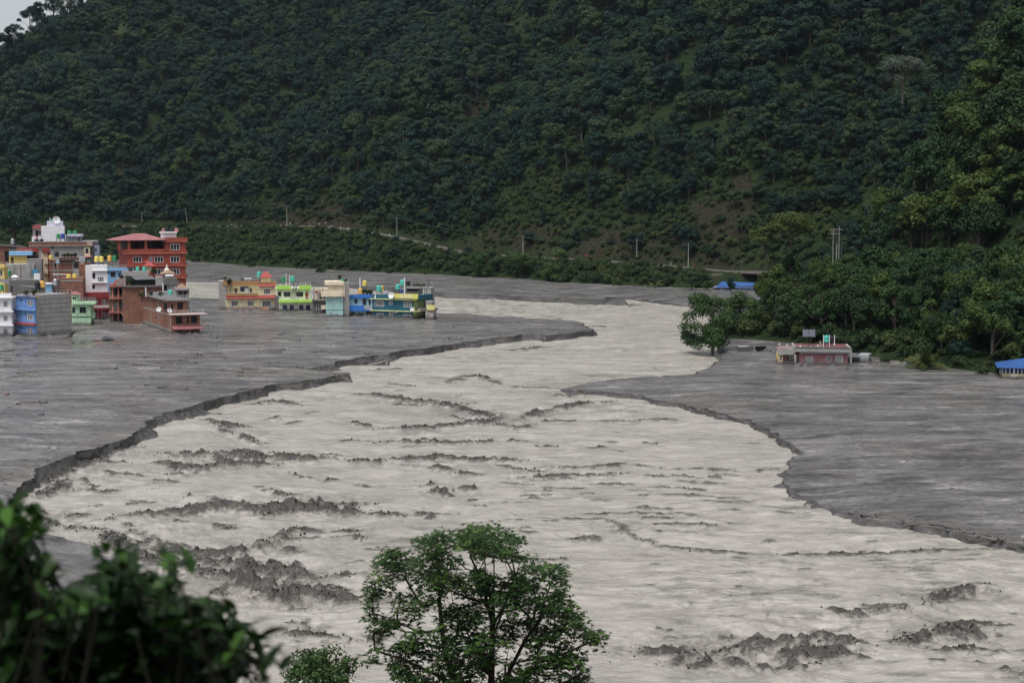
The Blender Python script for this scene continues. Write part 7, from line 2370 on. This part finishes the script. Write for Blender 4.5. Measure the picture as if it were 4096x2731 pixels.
# stone wall under the road
M_STONE = paint((.17, .15, .12), .9, .5, .4, name='rough_stone')
ws = MB()
p0, p1 = dp(2815, 1105, 594), dp(2960, 1110, 592)
wl = thing('retaining_wall', 'rough stone retaining wall below the road by the blue shed', 'wall', (p0 + p1) / 2 - np.array((0, 0, 4)))
vv = (p1 - p0)[:2]
L_ = float(np.linalg.norm(vv))
wl.rotation_euler = (0, 0, math.atan2(vv[1], vv[0]))
MB().box(-L_ / 2, .2, -3, L_ / 2, 2, 5.2).build('core', M_STONE, wl)
rg = random.Random(3)
for r_ in range(8):
    for c_ in range(12):
        x0 = -L_ / 2 + L_ * (c_ + .5 * (r_ % 2)) / 12.5
        MB().box(x0, -.12 - rg.random() * .18, -1 + r_ * .75, x0 + L_ / 12.5 - .1, .21, -.3 + r_ * .75).build('stone', M_STONE, wl)
MB().box(-.5, -.5, -3, .4, 1, 5.4).build('buttress', M_CONCD, wl)

# ================================================================== flotsam
M_LOG = [paint((.085, .062, .045), .85, .4, .3, name='wet_wood'), paint((.045, .036, .03), .85, .4, .3, name='dark_wood'), paint((.10, .068, .048), .85, .4, .3, name='fresh_wood')]
def log_mesh(seed):
    rg = random.Random(seed)
    mb = MB()
    pts = [(-.5 + i / 5, rg.uniform(-.03, .03), rg.uniform(-.012, .012)) for i in range(6)]
    mb.tube(pts, [.034 + rg.uniform(0, .024) for _ in pts], 6)
    for k in range(rg.randint(1, 3)):
        i = rg.randint(1, 4)
        q = pts[i]
        mb.tube([q, (q[0] + rg.uniform(-.12, .12), q[1] + rg.uniform(-.12, .12), q[2] + rg.uniform(.0, .07))], [.022, .008], 4)
    o = len(mb.v)
    return mb.mesh('driftwood', M_LOG[seed % 3])
LOGS = [log_mesh(k) for k in range(9)]
def flat_z(x, y):
    x, y = np.array([x]), np.array([y])
    ia = inside(x, y, A_POLY)[0]
    z, _ = mud_z(x, y, [tuple(p) for p in (A_POLY[:n_a] if ia else B_POLY[:n_b])], A_LV if ia else B_LV, 0.0 if ia else .1)
    return float(z[0])
rg = random.Random(21)
def drift(u_, v_, L, lab, grp, turn=None):
    p = gp(u_, v_)
    z_ = flat_z(p[0], p[1]) + .03
    o = link('driftwood', rg.choice(LOGS), None, (p[0], p[1], z_), (rg.uniform(-.05, .05), rg.uniform(-.06, .06), turn if turn is not None else rg.gauss(0, .45)), L)
    tag(o, lab, 'driftwood', grp)
rows = []
for _ in range(2000):
    if len(rows) >= 130:
        break
    u_, v_ = rg.uniform(0, 1700), rg.uniform(1275, 1560)
    p = gp(u_, v_)
    if inside(np.array([p[0]]), np.array([p[1]]), A_POLY)[0] and fbm(np.array([u_ * .006]), np.array([v_ * .02]), 231, 2)[0] > .46:
        rows.append((u_, v_))
for u_, v_ in rows:
    drift(u_, v_, rg.choice([1.6, 2.2, 3.0, 4.0, 5.2]), 'piece of dark driftwood stranded on the mud before the village', 'driftwood on the village mud')
for _ in range(60):
    t_ = rg.random()
    k = rg.uniform(49, 53.2)
    i = int(k)
    a_, c_ = B_EDGE[min(i, len(B_EDGE) - 2)], B_EDGE[min(i + 1, len(B_EDGE) - 1)]
    u_ = a_[0] + (c_[0] - a_[0]) * (k - i)
    v_ = a_[1] + (c_[1] - a_[1]) * (k - i) - rg.uniform(3, 16)
    drift(u_, v_, rg.uniform(1.2, 3.6), 'driftwood log heaped along the right bank of the river', 'driftwood along the right bank', rg.gauss(-.35, .5))
for u_, v_, L, lab in ((1250, 1345, 6, 'long reddish log on the mud right of the brick house'), (2130, 1292, 9, 'long brown log lying on the tip of the mud bar'), (2390, 1287, 5, 'broken log stranded in water off the mud bar tip'), (1760, 1356, 11, 'long reddish pole lying near the bar edge'), (130, 1612, 5, 'forked branch alone on the grey mud at left'), (800, 1385, 8, 'thick log before the brick house'), (1350, 1485, 5, 'log at the tip of the mud tongue'), (3330, 1492, 3.2, 'short orange log before the pink house'), (3090, 1625, 3, 'small dark log on the right mud flat'), (1150, 1548, 3, 'single log near the cut bank')):
    p = gp(u_, v_)
    z_ = flat_z(p[0], p[1]) + .05
    if u_ == 2390:
        z_ = WATER_Z + .2
    o = link('driftwood', LOGS[(int(u_) + 2) % 9], None, (p[0], p[1], z_), (0, 0, -.15), L)
    tag(o, lab, 'driftwood')
# fine litter that nobody could count
V, F, off = [], [], 0
mbl = MB()
for _ in range(2600):
    u_, v_ = rg.uniform(-50, 4150), rg.uniform(1190, 2100)
    p = gp(u_, v_)
    xx, yy = np.array([p[0]]), np.array([p[1]])
    if not (inside(xx, yy, A_POLY)[0] or inside(xx, yy, B_POLY)[0]):
        continue
    if u_ > 2300 and rg.random() < .55:
        continue
    z_ = flat_z(p[0], p[1]) + .02
    L, a_ = rg.uniform(.3, 1.5), rg.gauss(0, .6)
    dx, dy = math.cos(a_) * L / 2, math.sin(a_) * L / 2
    w_ = rg.uniform(.07, .24)
    mbl.add([(p[0] - dx, p[1] - dy, z_), (p[0] + dy * w_ * 2, p[1] - w_, z_ + .02), (p[0] + dx, p[1] + dy, z_), (p[0], p[1] + w_, z_ + .02), (p[0], p[1], z_ + rg.uniform(.06, .2))], [(0, 1, 4), (1, 2, 4), (2, 3, 4), (3, 0, 4)])
o = mbl.build('debris', M_LOG[1])
o['kind'] = 'stuff'
o['label'] = 'fine dark litter of twigs and rubble on the mud'
# coloured drums and boards
def drum(u_, v_, col, lab, s_=1.0):
    p = gp(u_, v_)
    t_ = thing('plastic_drum', lab, 'drum', (p[0], p[1], flat_z(p[0], p[1]) + .2 * s_), rg.uniform(-.5, .5))
    t_.scale = (s_,) * 3
    m_ = paint(col, .4, .1, .2)
    MB().lathe([(.001, -.45), (.27, -.45), (.29, -.4), (.29, -.15), (.27, -.13), (.27, .13), (.29, .15), (.29, .4), (.27, .45), (.1, .45), (.1, .5), (.001, .5)], 12).build('body', m_, t_, True, rot=(0, math.pi / 2, 0))
drum(165, 1659, (.05, .16, .5), 'blue plastic drum lying on the mud at left', .8)
drum(28, 1580, (.4, .05, .02), 'red plastic drum lying on the mud at the left edge', .8)
drum(72, 1617, (.75, .75, .75), 'white plastic drum lying on the mud at left', .8)
drum(1815, 1306, (.5, .04, .03), 'red plastic drum on the mud bar', .8)
drum(1310, 1312, (.75, .75, .75), 'white plastic drum on the mud before the teal hotel', .8)
drum(1105, 1279, (.4, .05, .03), 'small red can before the lime house', .6)
# swept away roof frame in the river
p = gp(1525, 1462, WATER_Z)
wk = thing('roof_wreck', 'blue and white roof frame wreck stranded in the rapids', 'wreck', (p[0], p[1], WATER_Z - .25), .25)
wk.scale = (.8, .8, .8)
MB().add([(-4.4, 0, .1), (1.5, 0, 1.5), (1.5, .3, 1.9), (-4.4, .3, .5), (-4.4, .25, .1), (1.5, .25, 1.5)], [(0, 1, 2, 3), (0, 4, 5, 1)]).build('roof_edge', paint(S(120, 140, 148), .7, .4, .6), wk)
MB().box(1.3, -.2, -.3, 2.0, .2, 2.0).build('end_post', paint(S(150, 150, 150)), wk, rot=(0, .25, 0))
MB().add([(-4.0, .1, -.2), (1.2, .1, .1), (1.4, .1, 1.4), (-3.6, .1, .2)], [(0, 1, 2, 3)]).build('louvre', paint(S(30, 60, 95)), wk)
MB().tube([(-6.2, 0, -.3), (-5.3, .2, 1.0)], .14, 6).build('broken_beam', M_LOG[1], wk)
MB().tube([(-1.5, .8, 1.2), (0, .9, 2.0), (1.0, .8, 1.9)], [.2, .4, .2], 7).build('root_wad', M_LOG[1], wk)
p = gp(428, 1362)
t_ = thing('tin_heap', 'crumpled tin roof heap in mud before the pale green house', 'wreck', (p[0], p[1], 0.0), .2)
MB().add([(-1.6, 0, -.2), (1.8, -.2, -.2), (1.2, .6, .9), (-.6, .5, 1.3), (.2, -.5, .5)], [(0, 4, 3), (4, 1, 2), (4, 2, 3), (0, 3, 2), (0, 1, 4)]).build('tin_sheet', M_TIN, t_)
p = gp(270, 1352)
t_ = thing('board_heap', 'dark broken boards caught at the foot of the concrete flank', 'wreck', (p[0], p[1], 0.0), -.2)
for k in range(5):
    MB().tube([(-1.8 + k * .2, .1 * k, 0), (1.2 + k * .25, -.1 * k, .3 + .35 * k)], .12, 5).build('board', M_LOG[1], t_)

# mud and rubble heaped against the walls
rg = random.Random(61)
hp = MB()
for ob in [o for o in bpy.data.objects if o.parent is None and o.get('category') in ('house', 'hotel')]:
    ax = Vector((math.cos(ob.rotation_euler.z), math.sin(ob.rotation_euler.z), 0))
    for k in range(10):
        c_ = ob.location + ax * rg.uniform(-1, 13) + Vector((0, -rg.uniform(.4, 2.2), 0))
        r_ = rg.uniform(.25, .9)
        n_ = 7
        ring_ = [(c_.x + math.cos(6.28 * q / n_) * r_ * rg.uniform(.8, 2.0), c_.y + math.sin(6.28 * q / n_) * r_ * rg.uniform(.5, 1.0), -.15) for q in range(n_)]
        ring2 = [(c_.x + math.cos(6.28 * q / n_) * r_ * rg.uniform(.3, .7), c_.y + math.sin(6.28 * q / n_) * r_ * rg.uniform(.2, .5), r_ * rg.uniform(.25, .6)) for q in range(n_)]
        hp.add(ring_ + ring2 + [(c_.x, c_.y, r_ * .65)], [(q, (q + 1) % n_, n_ + (q + 1) % n_, n_ + q) for q in range(n_)] + [(n_ + q, n_ + (q + 1) % n_, 2 * n_) for q in range(n_)])
o = hp.build('mud_rubble', M_CLIFF)
o['kind'] = 'stuff'
o['label'] = 'heaps of mud and rubble washed against the house walls'

# ================================================================== the damp air of the valley
hz = MB().box(-1500, -60, -12, 1500, 2400, 420).build('haze', None)
hz['kind'] = 'stuff'
hz['label'] = 'thin bluish haze in the valley air'
mh = bpy.data.materials.new('damp_air')
mh.use_nodes = True
th = mh.node_tree
th.nodes.remove(th.nodes['Principled BSDF'])
pv = nd(th, 'ShaderNodeVolumePrincipled')
pv.inputs['Density'].default_value = 0.000024
pv.inputs['Color'].default_value = (0.62, 0.78, 1.0, 1)
pv.inputs['Anisotropy'].default_value = 0.2
th.links.new(pv.outputs[0], th.nodes['Material Output'].inputs['Volume'])
hz.data.materials.append(mh)
